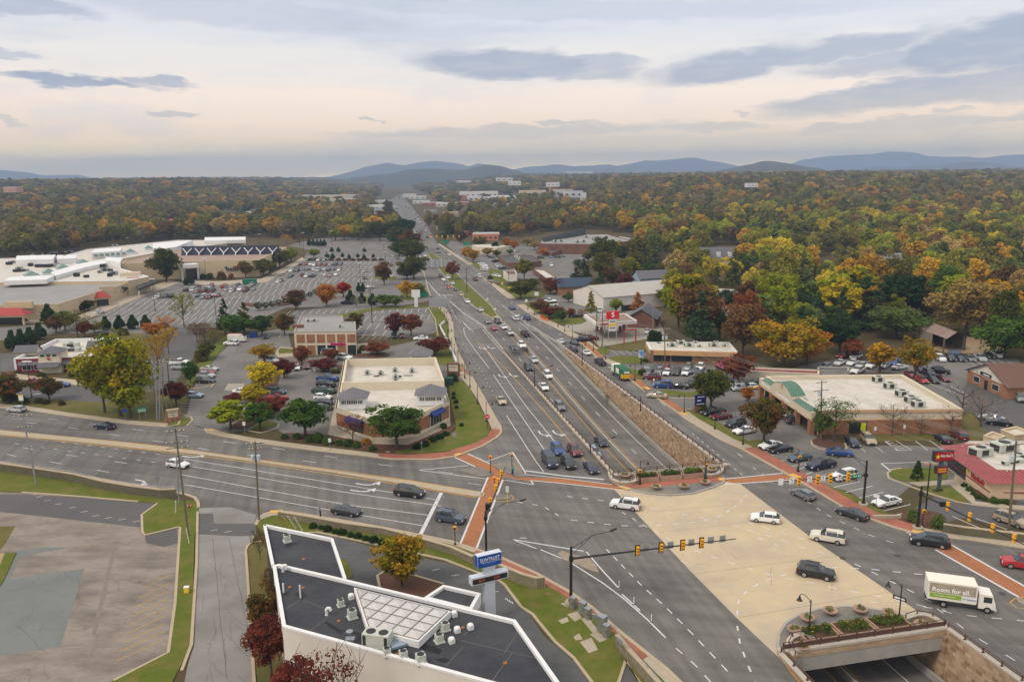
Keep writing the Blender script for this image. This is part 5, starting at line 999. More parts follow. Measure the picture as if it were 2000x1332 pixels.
def cdir(x,y,d):
 if d=='S':return atan2(-cos(HD),-sin(HD))
 if d=='N':return atan2(cos(HD),sin(HD))
 v=G(x+d[0],y+d[1])-G(x,y);return atan2(v.y,v.x)
def car(x,y,d,k,c,label,group=None,zt=False,big=True,moving=True):
 z=0.01;p=G(x,y);pitch=0
 if zt:
  for _ in range(12):
   s,t=toRS(p);z=trz(s)+.012;p=G(x,y,z)
  s,t=toRS(p);sl=(trz(s+2)-trz(s-2))/4;pitch=atan(sl)*(1 if d=='S' else-1)
 lb=label if label.startswith('=')is False else label[1:]
 return car_at(p,cdir(x,y,d),k,c,(CW.get(c,c)+' '+WK[k]+' '+lb)if not label.startswith('=')else lb,group,z,big,pitch,moving)
GI='vehicles in the junction'
for a in[(1221,992,(-31,-4),'suv','white','crossing the near-left corner of the pale bridge deck'),(1494,1018,(-34,-4),'hatch','white','on the right half of the pale bridge deck'),(1616,1056,(-40,-7),'suv','cream','at the right edge of the pale bridge deck'),(1815,1064,(-43,-6),'van','black','starting over the right-hand brick crossing'),(1593,1125,(44,8),'suv','black','driving across the lower pale bridge deck'),(1994,1108,(-40,-6),'suv','red','cut by the right photo edge beside the brick crossing'),(1568,971,(-21,-10),'hatch','gray','driving up the road right of the pale deck'),(1664,1009,(-29,-10),'sedan','dark','behind the grey hatchback by the brick pavement'),(1640,889,(29,2),'sedan','blue','turning inside the strip mall car park'),(1975,1023,(34,12),'suv','tan','behind the timber wall by the fast food drive'),(33,804,(-15,-1.5),'hatch','silver','at the far left of the wide road'),(205,837,(-18,-2),'sedan','navy','alone in the far lanes of the wide road'),(348,912,(24,3.5),'hatch','white','half hidden by the wooden utility poles'),(677,1004,(27,4),'sedan','dark','in the lane beside the pedestrian on the wide road'),(800,968,(30,4),'van','black','just before the stop line of the wide road'),(880,1018,(30,5),'suv','bluegray','past the stop line, near the brick crossing'),(1283,777,(-28,-2),'sedan','gold','pulling into the car park entrance right of the cut'),]:car(*a,group=GI)
GH='vehicles on the highway'
for a in[(979,787,'S','sedan','gold','alone in the left-hand surface lanes'),(1089,884,'S','suv','blue','second in the queue at the highway stop line'),(1122,886,'S','suv','maroon','in the queue at the highway stop line'),(1073,907,'S','bigvan','navy','at the left front of the queue at the stop line'),(1110,910,'S','suv','black','in the middle front of the stop-line queue'),(1154,919,'S','sedan','navy','at the right front of the stop-line queue'),(1172,711,'N','pickup','black','driving away ahead of the garbage truck'),(1145,692,'N','sedan','white','ahead of the black pickup on the right-hand road'),(1119,686,'N','suv','dark','beside the sunken lane barrier on the right-hand road'),(1121,673,'N','sedan','dark','passing the petrol station on the right-hand road'),(1096,670,'N','sedan','white','alone on the right-hand road short of the petrol station'),]:car(*a,group=GH)
for a in[(1173,867,'S','sedan','navy','low in the sunken express lanes'),(1160,889,'S','suv','paleblue','nearest the bridge in the sunken express lanes'),(1093,798,'S','suv','gray','in the middle of the sunken express lanes'),(1062,759,'S','sedan','white','lower one of two white cars in the express lanes'),(1070,737,'S','suv','white','behind the white car in the express lanes'),(1032,721,'S','suv','dark','beside the railing where the lanes sink'),(1043,706,'S','sedan','silver','next to the median barrier in the express lanes')]:car(*a,group=GH,zt=True)
for a in[(1019,678,'S','suv','white','by the median barrier at the top of the express ramp'),(1002,683,'S','sedan','dark','in the left express lane at the ramp top'),(996,653,'S','sedan','silver','in the right express lane before the ramp'),(1025,655,'N','pickup','black','driving away in the far express lanes'),(913,591,'S','sedan','white','alone beside the grass median'),(939,608,'S','sedan','silver','near the tip of the grass median'),(952,631,'S','sedan','gray','beside the painted chevrons'),(972,631,'S','suv','dark','at the tip of the grass median'),(965,644,'S','sedan','red','beside the painted chevrons'),(984,642,'S','sedan','white','next to the median tip'),(1008,625,'N','suv','white','in the far express lanes by the chevrons'),(1029,624,'N','suv','blue','entering the right-hand road'),(1000,604,'N','sedan','blue','in the northbound lanes short of the lawn'),(936,541,'N','suv','white','approaching the far junction'),(928,548,'N','pickup','brown','northbound near the far junction'),(861,541,'S','suv','dark','first of the pack behind the sign gantry'),(866,548,'S','sedan','white','in the pack behind the sign gantry'),(875,544,'S','suv','white','next to the grass in the pack by the gantry'),(872,557,'S','suv','gray','in the middle of the pack past the gantry'),(884,555,'S','sedan','silver','by the grass in the pack past the gantry'),(877,563,'S','sedan','red','in the pack crossing the white bars'),(891,568,'S','sedan','dark','at the front of the pack by the grass'),(901,578,'S','suv','tan','leading the pack by the grass'),(830,501,'S','sedan','white','coming past the sign gantry'),(849,494,'N','sedan','red','at the far junction stop line'),(857,494,'N','sedan','dark','beside the red car at the far junction'),(877,499,'N','sedan','white','turning off at the far junction'),(863,483,'N','sedan','white','beyond the far junction'),(855,487,'N','sedan','dark','beyond the far junction')]:car(*a,group=GH,big=a[1]>600)
GP='cars parked on the right'
PA=(-24,4)
for a in[(1505,875,PA,'sedan','white','at the left end of the strip mall bays by the pavement'),(1524,882,PA,'sedan','black','parked next to the white saloon by the pavement'),(1561,899,PA,'coupe','teal','parked right behind the amber pedestrian signal post'),(1603,914,(-30,6),'pickup','navy','with white rails on its bed, parked behind the signal arm'),(1648,935,(-25,5),'suv','white','parked behind the right end of the signal arm'),(1731,986,(-25,5),'sedan','white','parked alone by the one-way sign post'),(1664,868,(16,14),'sedan','navy','parked nose out by the mulch island'),(1695,864,(15,14),'suv','tan','parked nose out beside the navy car'),(1840,861,(-15,-10),'sedan','navy','parked by the dry grass near the red-roofed restaurant'),(1872,856,(-15,-10),'suv','maroon','parked behind the red-roofed restaurant'),(1556,826,(24,-2),'suv','dark','parked under the strip mall arcade'),(1537,815,(24,-2),'sedan','white','parked under the strip mall arcade'),(1393,810,(-30,5),'pickup','black','parked beside the blue tenant sign'),(1408,818,(-28,4),'sedan','maroon','parked below the black pickup'),(1436,832,(-28,6),'suv','dark','parked left of the maroon-green tree'),(1453,846,(-28,5),'sedan','white','parked half under the maroon-green tree'),(1294,757,(-28,-1),'jeep','blue','parked at the car park edge with balloons'),(1326,758,(-26,-2),'sedan','black','parked behind the blue off-road car'),(1348,756,(-24,-3),'suv','dark','parked beneath the round olive tree'),(1263,731,(1,10),'van','gray','at the left end of the dealer row'),(1273,741,(-25,-1),'suv','maroon','driving in the dealer car park'),(1281,723,(-9,9),'sedan','black','behind the grey cars of the dealer row'),(1287,730,(-8,9),'suv','gray','second from the left in the dealer row'),(1303,731,(-8,9),'sedan','white','third from the left in the dealer row'),(1321,731,(-8,9),'suv','dark','fourth from the left in the dealer row'),(1340,731,(-8,9),'sedan','white','fifth from the left in the dealer row'),(1357,728,(-8,9),'sedan','bluegray','sixth from the left in the dealer row'),(1364,735,(-8,9),'pickup','black','at the right end of the dealer row'),(1367,722,(-8,9),'suv','white','at the right end of the rear dealer row'),(1344,722,(-8,9),'suv','gray','in the rear dealer row'),(1300,722,(-8,9),'sedan','red','in the rear dealer row'),(1434,754,(-24,2),'sedan','white','left of the rust tree by the dealer pavilion'),(1446,762,(-24,2),'sedan','silver','front one of the cars by the dealer pavilion'),(1463,760,(-24,2),'hatch','white','right of the small orange tree'),(1479,750,(-24,1),'sedan','green','beside the strip mall end wall'),(1487,759,(-24,1),'hatch','yellow','beside the strip mall end wall'),(1152,664,(24,-1),'pickup','maroon','waiting at the petrol station exit'),(1134,667,(24,-1),'pickup','black','waiting beside the maroon pickup'),(1264,651,(1,8),'hatch','silver','parked by the petrol station kiosk'),(1951,830,(-26,-3),'sedan','black','parked by the tan dumpster sheds'),(1936,821,(-26,-5),'sedan','silver','parked behind the black car by the dumpster sheds'),(1992,782,(10,12),'van','gray','at the right photo edge by the rental office'),(1800,746,(12,7),'sedan','red','parked along the strip mall side'),(1778,735,(12,7),'sedan','red','with white panels parked along the strip mall side'),(1822,746,(12,7),'sedan','black','parked right of the bright red saloon'),(1843,743,(12,7),'sedan','maroon','at the end of the row right of the red saloon'),(1814,733,(12,7),'suv','dark','in the middle of the black cars'),(1836,729,(20,2),'suv','black','behind the black cars, near the lot entrance'),(1797,725,(12,7),'sedan','dark','at the top of the black car group'),(1836,704,(11,7),'suv','white','at the left of the row before the dirt yard'),(1856,704,(11,7),'suv','black','second in the row before the dirt yard'),(1875,704,(11,7),'sedan','navy','third in the row before the dirt yard'),(1895,704,(11,7),'hatch','gray','fourth in the row before the dirt yard'),(1914,703,(11,7),'pickup','silver','fifth in the row before the dirt yard'),(1931,698,(11,7),'sedan','dark','sixth in the row before the dirt yard'),(1949,697,(11,7),'suv','white','last in the row before the dirt yard'),(1682,718,(-14,6),'hatch','silver','in the used car lot left of the golden tree'),(1701,718,(-12,7),'suv','white','behind the golden tree'),(1727,718,(-12,7),'sedan','silver','right of the golden tree'),(1747,712,(-12,7),'pickup','blue','between the golden and the red-green tree'),(1757,721,(20,-3),'sedan','white','with red panels between the two autumn trees'),(1675,728,(-12,5),'pickup','white','just behind the strip mall roof'),(1665,712,(-14,6),'sedan','white','at the left end of the used car lot'),(1650,699,(-14,3),'pickup','maroon','in the shade at the edge of the woods'),(1672,700,(-14,5),'suv','silver','in the shade at the edge of the woods'),(1640,712,(-14,6),'sedan','white','behind the bright orange tree'),(1612,722,(-14,6),'suv','silver','beneath the bright orange tree')]:car(*a,group=GP,moving=False,big=a[1]>715)
GL='cars parked on the left'
for a in[(452,674,(-26,-1),'suv','white','at the top of the striped bays'),(518,660,(1,6),'sedan','black','parked under the green tree with orange top'),(410,724,(28,1),'sedan','silver','top of the four cars at the long bays'),(404,731,(28,1),'sedan','red','second of the four cars at the long bays'),(403,738,(28,1),'suv','silver','third of the four cars at the long bays'),(403,748,(28,1),'sedan','black','last of the four cars at the long bays'),(380,776,(28,1),'hatch','paleblue','parked alone beside the bank driveway'),(352,712,(28,0),'pickup','white','above the silver SUV near the green tree'),(352,721,(28,0),'suv','silver','below the white pickup near the green tree'),(580,721,(-1,8),'sedan','white','parked in the middle of the row below the brick office'),(599,719,(-1,8),'suv','brown','parked right of the white saloon below the brick office'),(543,720,(-1,8),'hatch','gray','under the rust tree below the brick office'),(530,708,(20,3),'suv','white','behind the orange-gold tree'),(634,723,(-1,8),'sedan','black','under the maroon tree left of the cream building'),(652,722,(-1,8),'sedan','tan','right of the black car by the maroon tree'),(640,744,(27,1),'pickup','blue','top of the column of cars beside the cream building'),(637,755,(27,1),'suv','black','second in the column beside the cream building'),(632,768,(27,1),'pickup','green','third in the column beside the cream building'),(631,780,(27,1),'hatch','white','fourth in the column beside the cream building'),(630,790,(27,1),'sedan','black','fifth in the column beside the cream building'),(629,800,(27,1),'sedan','dark','last in the column beside the cream building'),(540,770,(27,1),'jeep','bluegray','right of the yellow tree'),(543,781,(27,1),'sedan','red','half under the maroon tree'),(472,803,(27,1),'sedan','silver','between the yellow-green trees'),(474,769,(27,0),'sedan','white','behind the bright yellow tree'),(770,659,(2,7),'suv','black','at the left trunk of the maroon pair'),(785,659,(2,7),'sedan','maroon','between the two maroon trees'),(822,664,(-24,1),'sedan','white','behind the broad maroon tree'),(673,702,(24,3),'suv','white','at the top left corner of the cream building'),(645,693,(26,1),'bigvan','silver','in front of the brick office banner'),(62,752,(26,-2),'pickup','red','parked before the red and white restaurant'),(118,755,(24,0),'sedan','blue','beside the reddish tree at the restaurant'),(679,594,(-22,-1),'pickup','navy','leaving along the mall road'),(760,542,(-14,-2),'sedan','white','driving on the mall lane right of the tan tree'),(715,531,(2,6),'sedan','dark','at the right end of the mall car park'),(713,545,(6,4),'sedan','black','by the island at the right of the mall car park'),(722,563,(-14,0),'sedan','silver','on the mall exit road'),(194,612,(20,-4),'hatch','white','beneath the tan store wall'),(768,501,(6,-5),'sedan','white','on the mall lane under the dark trees'),(777,506,(-6,5),'sedan','dark','on the mall lane beside the dark trees')]:car(*a,group=GL,moving=False,big=a[1]>655)
GS='small cars parked at the roadside shops'
for i,(x,y,d,k,c)in enumerate([(941,517,(14,1),'sedan','white'),(945,521,(14,1),'suv','white'),(947,525,(14,1),'sedan','white'),(946,529,(14,1),'sedan','silver'),(967,512,(14,-2),'suv','dark'),(975,519,(14,-1),'sedan','silver'),(978,522,(14,-1),'sedan','white'),(982,526,(14,-1),'sedan','navy'),(967,540,(12,3),'sedan','white'),(973,541,(12,3),'hatch','white'),(1077,520,(1,5),'suv','white'),(1056,505,(12,0),'suv','dark'),(1075,504,(3,3),'sedan','blue'),(1089,504,(12,0),'sedan','green'),(1097,502,(12,0),'sedan','gray'),(1134,585,(-8,6),'sedan','silver'),(1146,583,(8,3),'suv','white'),(1168,582,(4,5),'suv','black'),(1145,590,(8,3),'suv','maroon'),(1076,598,(-14,1),'bigvan','white'),(1073,591,(-14,1),'pickup','white'),(1061,589,(-10,1),'sedan','black'),(1113,619,(-12,3),'sedan','gray'),(1126,620,(-12,1),'sedan','dark'),(1170,610,(6,4),'pickup','white'),(1162,600,(6,4),'sedan','blue'),(1014,505,(6,-3),'sedan','white'),(1022,501,(6,-3),'sedan','dark'),(1010,500,(6,-3),'sedan','silver'),(1008,492,(6,-1),'suv','white'),(960,504,(12,1),'sedan','dark'),(1241,570,(9,3),'sedan','silver')]):
 p=G(x,y);car_at(p,cdir(x,y,d),k,c,'small %s %s at the roadside shops %s'%(CW.get(c,c),WK[k],'beside the highway lawn' if x<960 else 'near the brick strip' if x<1000 else 'near the big brick store' if x<1100 and y<530 else 'near the petrol station'),GS,big=False)
GM='cars in the mall car park';mr_=random.Random(3);cc=['white','white','silver','silver','gray','dark','black','navy','red','maroon','tan','bluegray','white']
def lotcars(a,b,n,occ,dx,dy,place,flip=1):
 A,B=G(*a),G(*b);k=int((B-A).length/2.9);ang=cdir(a[0],a[1],(dx,dy))
 for i in range(k):
  if mr_.random()<occ:
   for s in((-1,1)if mr_.random()<.6 else(1,)):
    if len(ALLC)>700:return
    p=A+(B-A)*(i+.5)/k;d=Vector((cos(ang),sin(ang)))*2.6*s;c=mr_.choice(cc);kk=mr_.choice(['sedan','sedan','suv','suv','hatch','pickup'])
    car_at(p+d,ang+(pi if mr_.random()<.5 else 0),kk,c,'small %s %s parked %s'%(CW.get(c,c),WK[kk],place),GM+' '+place,big=False)
W1='in front of the tan lettered store';W2='right of the tan lettered store'
lotcars((378,562),(470,560),0,.75,8,-5,W1);lotcars((340,571),(500,568),0,.62,9,-5,W1);lotcars((300,583),(430,581),0,.5,10,-6,W1);lotcars((480,560),(500,559),0,.9,8,-5,W1)
lotcars((562,541),(660,539),0,.7,7,-4,W2);lotcars((565,530),(668,528),0,.78,6.5,-4,W2);lotcars((580,519),(690,517),0,.6,6,-3.5,W2);lotcars((596,510),(650,508),0,.8,5.5,-3,W2);lotcars((540,551),(565,550),0,.3,8,-4,W2)
lotcars((80,500),(145,492),0,.8,5,-3,'behind the white mall roofs');
lotcars((265,600),(300,599),0,.25,10,-6,'near the mall entrance')
ft=random.Random(8);nf=0
for k in range(70):
 y=386+(474-386)*ft.random()**1.25;xl=xat(W_main2,y)or 760;xr=xat(E_main,y)or 790
 f=ft.choice([.1,.2,.3,.38,.6,.7,.8,.9]);x=xl+(xr-xl)*f;c=ft.choice(cc);kk=ft.choice(['sedan','suv','suv','hatch'])
 z=0;car_at(G(x,y),cdir(x,y,'S' if f<.5 else 'N'),kk,c,'tiny %s %s in the far highway %s lanes'%(CW.get(c,c),WK[kk],'left' if f<.5 else 'right'),'far highway traffic '+('left' if f<.5 else 'right'),big=False)
print('cars',len(ALLC))
def part(mb,name,m,e):return fixn(mb.build(name,m,e))
def wheels(e,xs,w,r,dual=()):
 for x in xs:
  for sy in(1,-1):
   t=MB().cylx((0,0,0),r,.30,18).build('wheel',M_rubber,e);t.location=(x,sy*(w/2-.15),r);MB().cylx((0,0,0),r*.55,.32,12).build('rim',M_rim,t)
p=G(1869,1182);e=empty('box_truck',V3(p,.012),cdir(1869,1182,(64,9)),'white box truck with green stripe and the words Room for all','truck')
M_wt=mat('truck_white',(.74,.72,.68),.5,(.68,.65,.58),.8,.6);M_tgreen=mat('truck_green',(.22,.36,.02),.5);M_tgrey=mat('truck_grey',(.24,.21,.17),.6,(.42,.36,.28),.9,.7,coord='obj')
part(MB().box((-.9,0,2.15),(5.3,2.35,2.3)),'box_body',M_wt,e);part(MB().box((-.9,0,3.32),(5.36,2.4,.06)),'roof_panel',mat('truck_roof',(.72,.68,.58),.7),e)
for sy in(1,-1):
 part(MB().box((-.9,sy*1.185,2.55),(5.0,.02,1.2)),'side_panel',M_tgrey,e);part(MB().box((-1.6,sy*1.2,1.6),(3.4,.025,.55)),'green_stripe',M_tgreen,e)
tw=mat('lettering_white',.8,.6)
o=link(textmesh('Room for all.',.78,.01,tw,.015),'lettering',e,(-1.05,-1.215,2.35));o.rotation_euler=(pi/2,0,0)
o=link(textmesh('Thousands of options',.26,.01,tw),'lettering',e,(-1.7,-1.225,1.6));o.rotation_euler=(pi/2,0,0)
o=link(textmesh('H haven',.42,.01,mat('lettering_blue',(.03,.22,.4),.6)),'lettering',e,(.95,-1.205,1.55));o.rotation_euler=(pi/2,0,0)
cb=MB();prof=[(2.0,.55),(3.75,.55),(3.8,1.25),(3.45,2.35),(2.0,2.45)]
for sy in(1,-1):cb.face([(x,sy*1.02,z)for x,z in(prof if sy<0 else prof[::-1])])
for a,b in zip(prof,prof[1:]+prof[:1]):cb.face([(a[0],-1.02,a[1]),(b[0],-1.02,b[1]),(b[0],1.02,b[1]),(a[0],1.02,a[1])])
part(cb,'cab',M_wt,e);gl=MB();gl.face([(3.8,-.9,1.33),(3.8,.9,1.33),(3.5,.85,2.28),(3.5,-.85,2.28)])
for v in range(4):gl.v[v]=(gl.v[v][0]+.02,gl.v[v][1],gl.v[v][2])
part(gl,'windscreen',M_carglass,e)
for sy in(1,-1):part(MB().box((2.95,sy*1.03,1.75),(.9,.02,.72)),'side_window',M_carglass,e);part(MB().box((3.82,sy*.75,.85),(.1,.3,.2)),'headlight',M_lamp,e)
part(MB().box((3.85,0,.55),(.2,2.1,.3)),'bumper',mat('bumper_pale',(.5,.5,.48),.5),e);part(MB().box((-.6,0,.75),(6.,1.0,.25)),'chassis',M_trimblk,e);wheels(e,(3.0,-1.7),2.1,.42)
p=G(1213,738);e=empty('garbage_truck',V3(p,.012),cdir(0,0,'N'),'green and white garbage truck with a yellow rear hopper, driving away','garbage truck')
gm=mat('truck_dark_green',(.015,.15,.07),.5,(.02,.10,.05),1.5,.5,coord='obj')
part(MB().box((-.3,0,2.0),(5.4,2.3,2.1)),'body',gm,e)
for sy in(1,-1):part(MB().box((-.3,sy*1.16,2.1),(2.4,.03,1.3)),'panel',M_wt,e)
hp=MB();hp.prism([(-3.0,-1.15),(-3.0,1.15),(-4.2,1.05),(-4.2,-1.05)],.8,1.9);part(hp,'hopper',mat('hopper_yellow',(.65,.36,.02),.5),e);part(MB().box((-3.5,0,2.4),(1.1,2.2,1.0)),'tailgate',gm,e);part(MB().box((-4.07,0,2.4),(.04,1.5,.5)),'rear_panel',M_wt,e)
part(MB().box((3.6,0,1.9),(1.8,2.2,1.9)),'cab',M_wt,e);part(MB().box((4.52,0,2.3),(.04,1.9,.9)),'windscreen',M_carglass,e);part(MB().box((0,0,.85),(7.4,.9,.3)),'chassis',M_trimblk,e)
for k in range(3):part(MB().box((-2+k*1.7,0,3.08),(.12,2.3,.1)),'roof_rib',gm,e)
for sy in(1,-1):part(MB().box((-4.22,sy*.9,1.1),(.05,.25,.2)),'tail_light',M_tail,e)
wheels(e,(3.4,-1.1,-2.4),2.2,.5)
p=G(463,668);e=empty('van',V3(p,.01),cdir(463,668,(28,0)),'white high-roofed van with red ladders on top beside the pines','van')
part(MB().box((-.6,0,1.5),(4.2,2.0,2.1)),'body',M_wt,e);part(MB().box((2.1,0,1.2),(1.6,1.95,1.4)),'cab',M_wt,e);part(MB().box((2.6,0,1.75),(.5,1.8,.5)),'windscreen',M_carglass,e);part(MB().box((-.6,.5,2.65),(4.2,.5,.1)),'ladder',mat('ladder_red',(.45,.1,.06),.6),e);wheels(e,(2.0,-1.7),2.0,.36)
M_roofw=mat('roof_white',(.58,.545,.49),.8,(.48,.45,.40),.5,.6,big=(.42,.36,.28),bigs=.25,bigamt=.55)
M_roofg=mat('roof_grey',(.30,.29,.28),.9,(.24,.235,.23),.6,.6,big=(.2,.19,.18),bigs=.1,bigamt=.5)
M_roofd=mat('roof_dark',.07,.9,(.10,.10,.105),.5,.6,big=.05,bigs=.15,bigamt=.5)
M_roofb=mat('roof_membrane',(.027,.028,.034),.85,(.046,.048,.057),.6,.6,big=(.07,.071,.078),bigs=.16,bigamt=.55)
M_tanw=mat('stucco_tan',(.56,.46,.30),.9,(.50,.40,.26),.7,.6,big=(.40,.31,.2),bigs=.3,bigamt=.35)
M_crw=mat('stucco_cream',(.62,.55,.42),.9,(.56,.49,.37),.8,.6)
M_brk=brickmat('brick_orange',(.34,.15,.075),(.27,.115,.06),(.30,.2,.13),1,.6,.2,.02)
M_brkd=brickmat('brick_brown',(.20,.085,.055),(.15,.065,.045),(.2,.13,.1),1,.6,.2,.02)
M_stn=brickmat('stone_veneer',(.36,.22,.12),(.22,.13,.08),(.2,.14,.1),1,.5,.28,.03)
M_whitew=mat('white_painted_wall',(.66,.62,.57),.85,(.60,.56,.51),.4,.6,big=(.5,.45,.39),bigs=.3,bigamt=.3)
M_slate=seam('metal_roof_grey',(.105,.10,.115),(.20,.20,.215),0,.55,.5,.06)
M_green=seam('metal_roof_green',(.05,.13,.085),(.11,.22,.15),-20,.5,.5,.07)
M_redr=seam('metal_roof_red',(.24,.045,.045),(.36,.09,.08),45,.55,.5,.10)
M_redf=mat('red_cladding',(.20,.018,.035),.7)
M_blueaw=mat('awning_blue',(.012,.035,.16),.7)
M_shing=mat('shingles_brown',(.12,.065,.05),.95,(.15,.085,.065),2,.6)
M_shg=mat('shingles_grey',(.10,.10,.115),.95,(.14,.14,.15),2,.6)
M_letw=mat('lettering_white',.8,.6);M_letk=mat('lettering_black',.02,.6);M_letr=mat('lettering_red',(.45,.02,.03),.5);M_lety=mat('lettering_yellow',(.75,.5,.03),.5);M_letb=mat('lettering_blue',(.02,.12,.4),.5)
def ccw(P):
 P=[Vector(p[:2])for p in P];n=len(P)
 return P if sum(P[k].x*P[(k+1)%n].y-P[(k+1)%n].x*P[k].y for k in range(n))>0 else P[::-1]
def inset(P,d):
 P=ccw(P);n=len(P);Q=[]
 for k in range(n):
  a,b,c=P[k-1],P[k],P[(k+1)%n];u=(b-a).normalized();v=(c-b).normalized();n1=Vector((-u.y,u.x));n2=Vector((-v.y,v.x));m=(n1+n2);m=m/max(.2,m.dot(m))*2
  Q.append(b+m*d)
 return Q
def bld(name,label,cat,P,h,wall,roof,par=.6,cap=None,capw=.4,z0=0,group=None):
 """walls + recessed flat roof + parapet cap; P world polygon"""
 P=ccw(P);e=empty(name,V3(sum(P,Vector((0,0)))/len(P),z0),0,label,cat,group);I=inset(P,capw);n=len(P)
 mb=MB()
 for k in range(n):
  l=(k+1)%n;mb.face([V3(P[k],z0-.2),V3(P[l],z0-.2),V3(P[l],z0+h-.01),V3(P[k],z0+h-.01)])
 adopt(mb.build('wall',wall),e)
 mb=MB();mb.face([V3(p,z0+h-par)for p in inset(P,capw*.5)]);adopt(mb.build('roof',roof),e)
 if par>0:
  mb=MB();O=inset(P,-.06)
  for k in range(n):
   l=(k+1)%n;mb.face([V3(O[k],z0+h),V3(O[l],z0+h),V3(I[l],z0+h),V3(I[k],z0+h)]);mb.face([V3(O[k],z0+h-.25),V3(O[l],z0+h-.25),V3(O[l],z0+h),V3(O[k],z0+h)]);mb.face([V3(I[l],z0+h-par-.02),V3(I[k],z0+h-par-.02),V3(I[k],z0+h),V3(I[l],z0+h)])
  adopt(mb.build('parapet',cap or wall),e)
 return e
def onwall(e,name,A,B,f,z,w,h,m,d=.08,proud=.05,zrot=None):
 """box part on wall A->B (world 2D); outward = right-hand side of A->B"""
 A,B=Vector(A[:2]),Vector(B[:2]);u=(B-A).normalized();nr=Vector((u.y,-u.x));p=A+(B-A)*f+nr*(proud)
 mb=MB().box((0,0,0),(w,d,h));o=mb.build(name,m);o.location=(p.x,p.y,z);o.rotation_euler=(0,0,atan2(u.y,u.x));
 return adopt(o,e)
def window(e,A,B,f,z,w,h,n=1,frame=M_trim,nm='window'):
 o=onwall(e,nm,A,B,f,z,w+.16,h+.16,frame,.10,.0)
 g=MB()
 for k in range(n):
  x=-w/2+w*(k+.5)/n;g.box((x,-.045,0),(w/n-.10,.06,h-.06))
 p=g.build('pane',M_glass);p.parent=o;return o
def text_wall(e,s,A,B,f,z,size,m,ext=.03,bold=0.,sx=1.,off=.12):
 A,B=Vector(A[:2]),Vector(B[:2]);u=(B-A).normalized();nr=Vector((u.y,-u.x));p=A+(B-A)*f+nr*off
 return put_text(s,size,Vector((p.x,p.y,z)),atan2(nr.y,nr.x),m,e,ext=ext,bold=bold,sx=sx)
def marks(e,A,B,f0,f1,z,h,n,m,seed=1):
 """row of small letter-like shapes too small to read in the photograph"""
 rng=random.Random(seed);A,B=Vector(A[:2]),Vector(B[:2]);u=(B-A).normalized();nr=Vector((u.y,-u.x));mb=MB();an=atan2(u.y,u.x);Lw=(B-A).length*(f1-f0)
 for k in range(n):
  p=A+(B-A)*(f0+(f1-f0)*(k+.5)/n)+nr*.09;hh=h*rng.uniform(.65,1)
  mb.box((p.x,p.y,z+(hh-h)/2),(Lw/n*.62,.05,hh),an)
 return adopt(mb.build('lettering',m),e)
def hvac(e,x,y,z,l=2.4,w=1.8,h=1.3,rz=0,fans=1,m=None):
 l*=.85;w*=.8;h*=.8
 p=G(x,y,z);o=MB().box((0,0,h/2+.15),(l,w,h)).box((0,0,.08),(l*.9,w*.9,.15)).build('air_conditioner',m or M_acb);o.location=V3(p,z);o.rotation_euler[2]=rz
 adopt(o,e);g=MB().box((0,-w/2-.01,h/2+.1),(l*.42,.04,h*.7)).build('vent_grille',M_dark);g.parent=o;g=MB().box((-l/2-.01,0,h/2+.1),(.04,w*.8,h*.75)).build('vent_grille',M_dark);g.parent=o
 fb=MB()
 for k in range(fans):fb.lathe((-l*.22+k*l*.44 if fans>1 else 0,0,h+.15),[(min(w,l/fans)*.40,0),(min(w,l/fans)*.40,.05),(min(w,l/fans)*.1,.06)],14)
 f=fb.build('fan',M_dark);f.parent=o;return o
def hip(e,c,L_,W_,z,h,rz,m,over=.5,name='roof',apex=False):
 ca,sa=cos(rz),sin(rz)
 def T(x,y,zz):return(c[0]+x*ca-y*sa,c[1]+x*sa+y*ca,zz)
 a,b=L_/2+over,W_/2+over;r=0 if apex else max(0,a-b)
 mb=MB();E_=[T(-a,-b,z),T(a,-b,z),T(a,b,z),T(-a,b,z)];R1,R2=T(-r,0,z+h),T(r,0,z+h)
 mb.face([E_[0],E_[1],R2,R1]);mb.face([E_[1],E_[2],R2]);mb.face([E_[2],E_[3],R1,R2]);mb.face([E_[3],E_[0],R1]);mb.face(E_[::-1])
 return adopt(mb.build(name,m),e)
def gable(e,c,L_,W_,z,h,rz,m,wallm,over=.4,zbase=0,name='roof'):
 ca,sa=cos(rz),sin(rz)
 def T(x,y,zz):return(c[0]+x*ca-y*sa,c[1]+x*sa+y*ca,zz)
 a,b=L_/2,W_/2;A,B=a+over,b+over;k=h/b;mb=MB()
 for s in(1,-1):mb.face([T(-A,s*B,z-over*k),T(A,s*B,z-over*k),T(A,0,z+h),T(-A,0,z+h)]);mb.face([T(-A,s*B,z-over*k-.12),T(A,s*B,z-over*k-.12),T(A,0,z+h-.12),T(-A,0,z+h-.12)])
 r=adopt(mb.build(name,m),e);mb=MB()
 for x in(-a,a):mb.face([T(x,-b,z),T(x,b,z),T(x,0,z+h-.03)])
 for q in((-a,-b,a,-b),(a,-b,a,b),(a,b,-a,b),(-a,b,-a,-b)):mb.face([T(q[0],q[1],zbase),T(q[2],q[3],zbase),T(q[2],q[3],z),T(q[0],q[1],z)])
 adopt(mb.build('wall',wallm),e);return r
def W(px,z):return[G(x,y,z)for x,y in px]
ZB=7.5
P=W([(533,1104),(545,1101),(650,1125),(1006,1210),(1125,1378),(830,1298),(552,1222)],ZB)
e=bld('bank_building','white bank building with a black flat roof, white parapet and pyramid skylight','building',P,ZB,M_whitew,M_roofb,.35,M_trim,.34)
bank=e
P2=W([(517,1025),(648,1052),(674,1130),(545,1100),(533,1103)],ZB-.5)
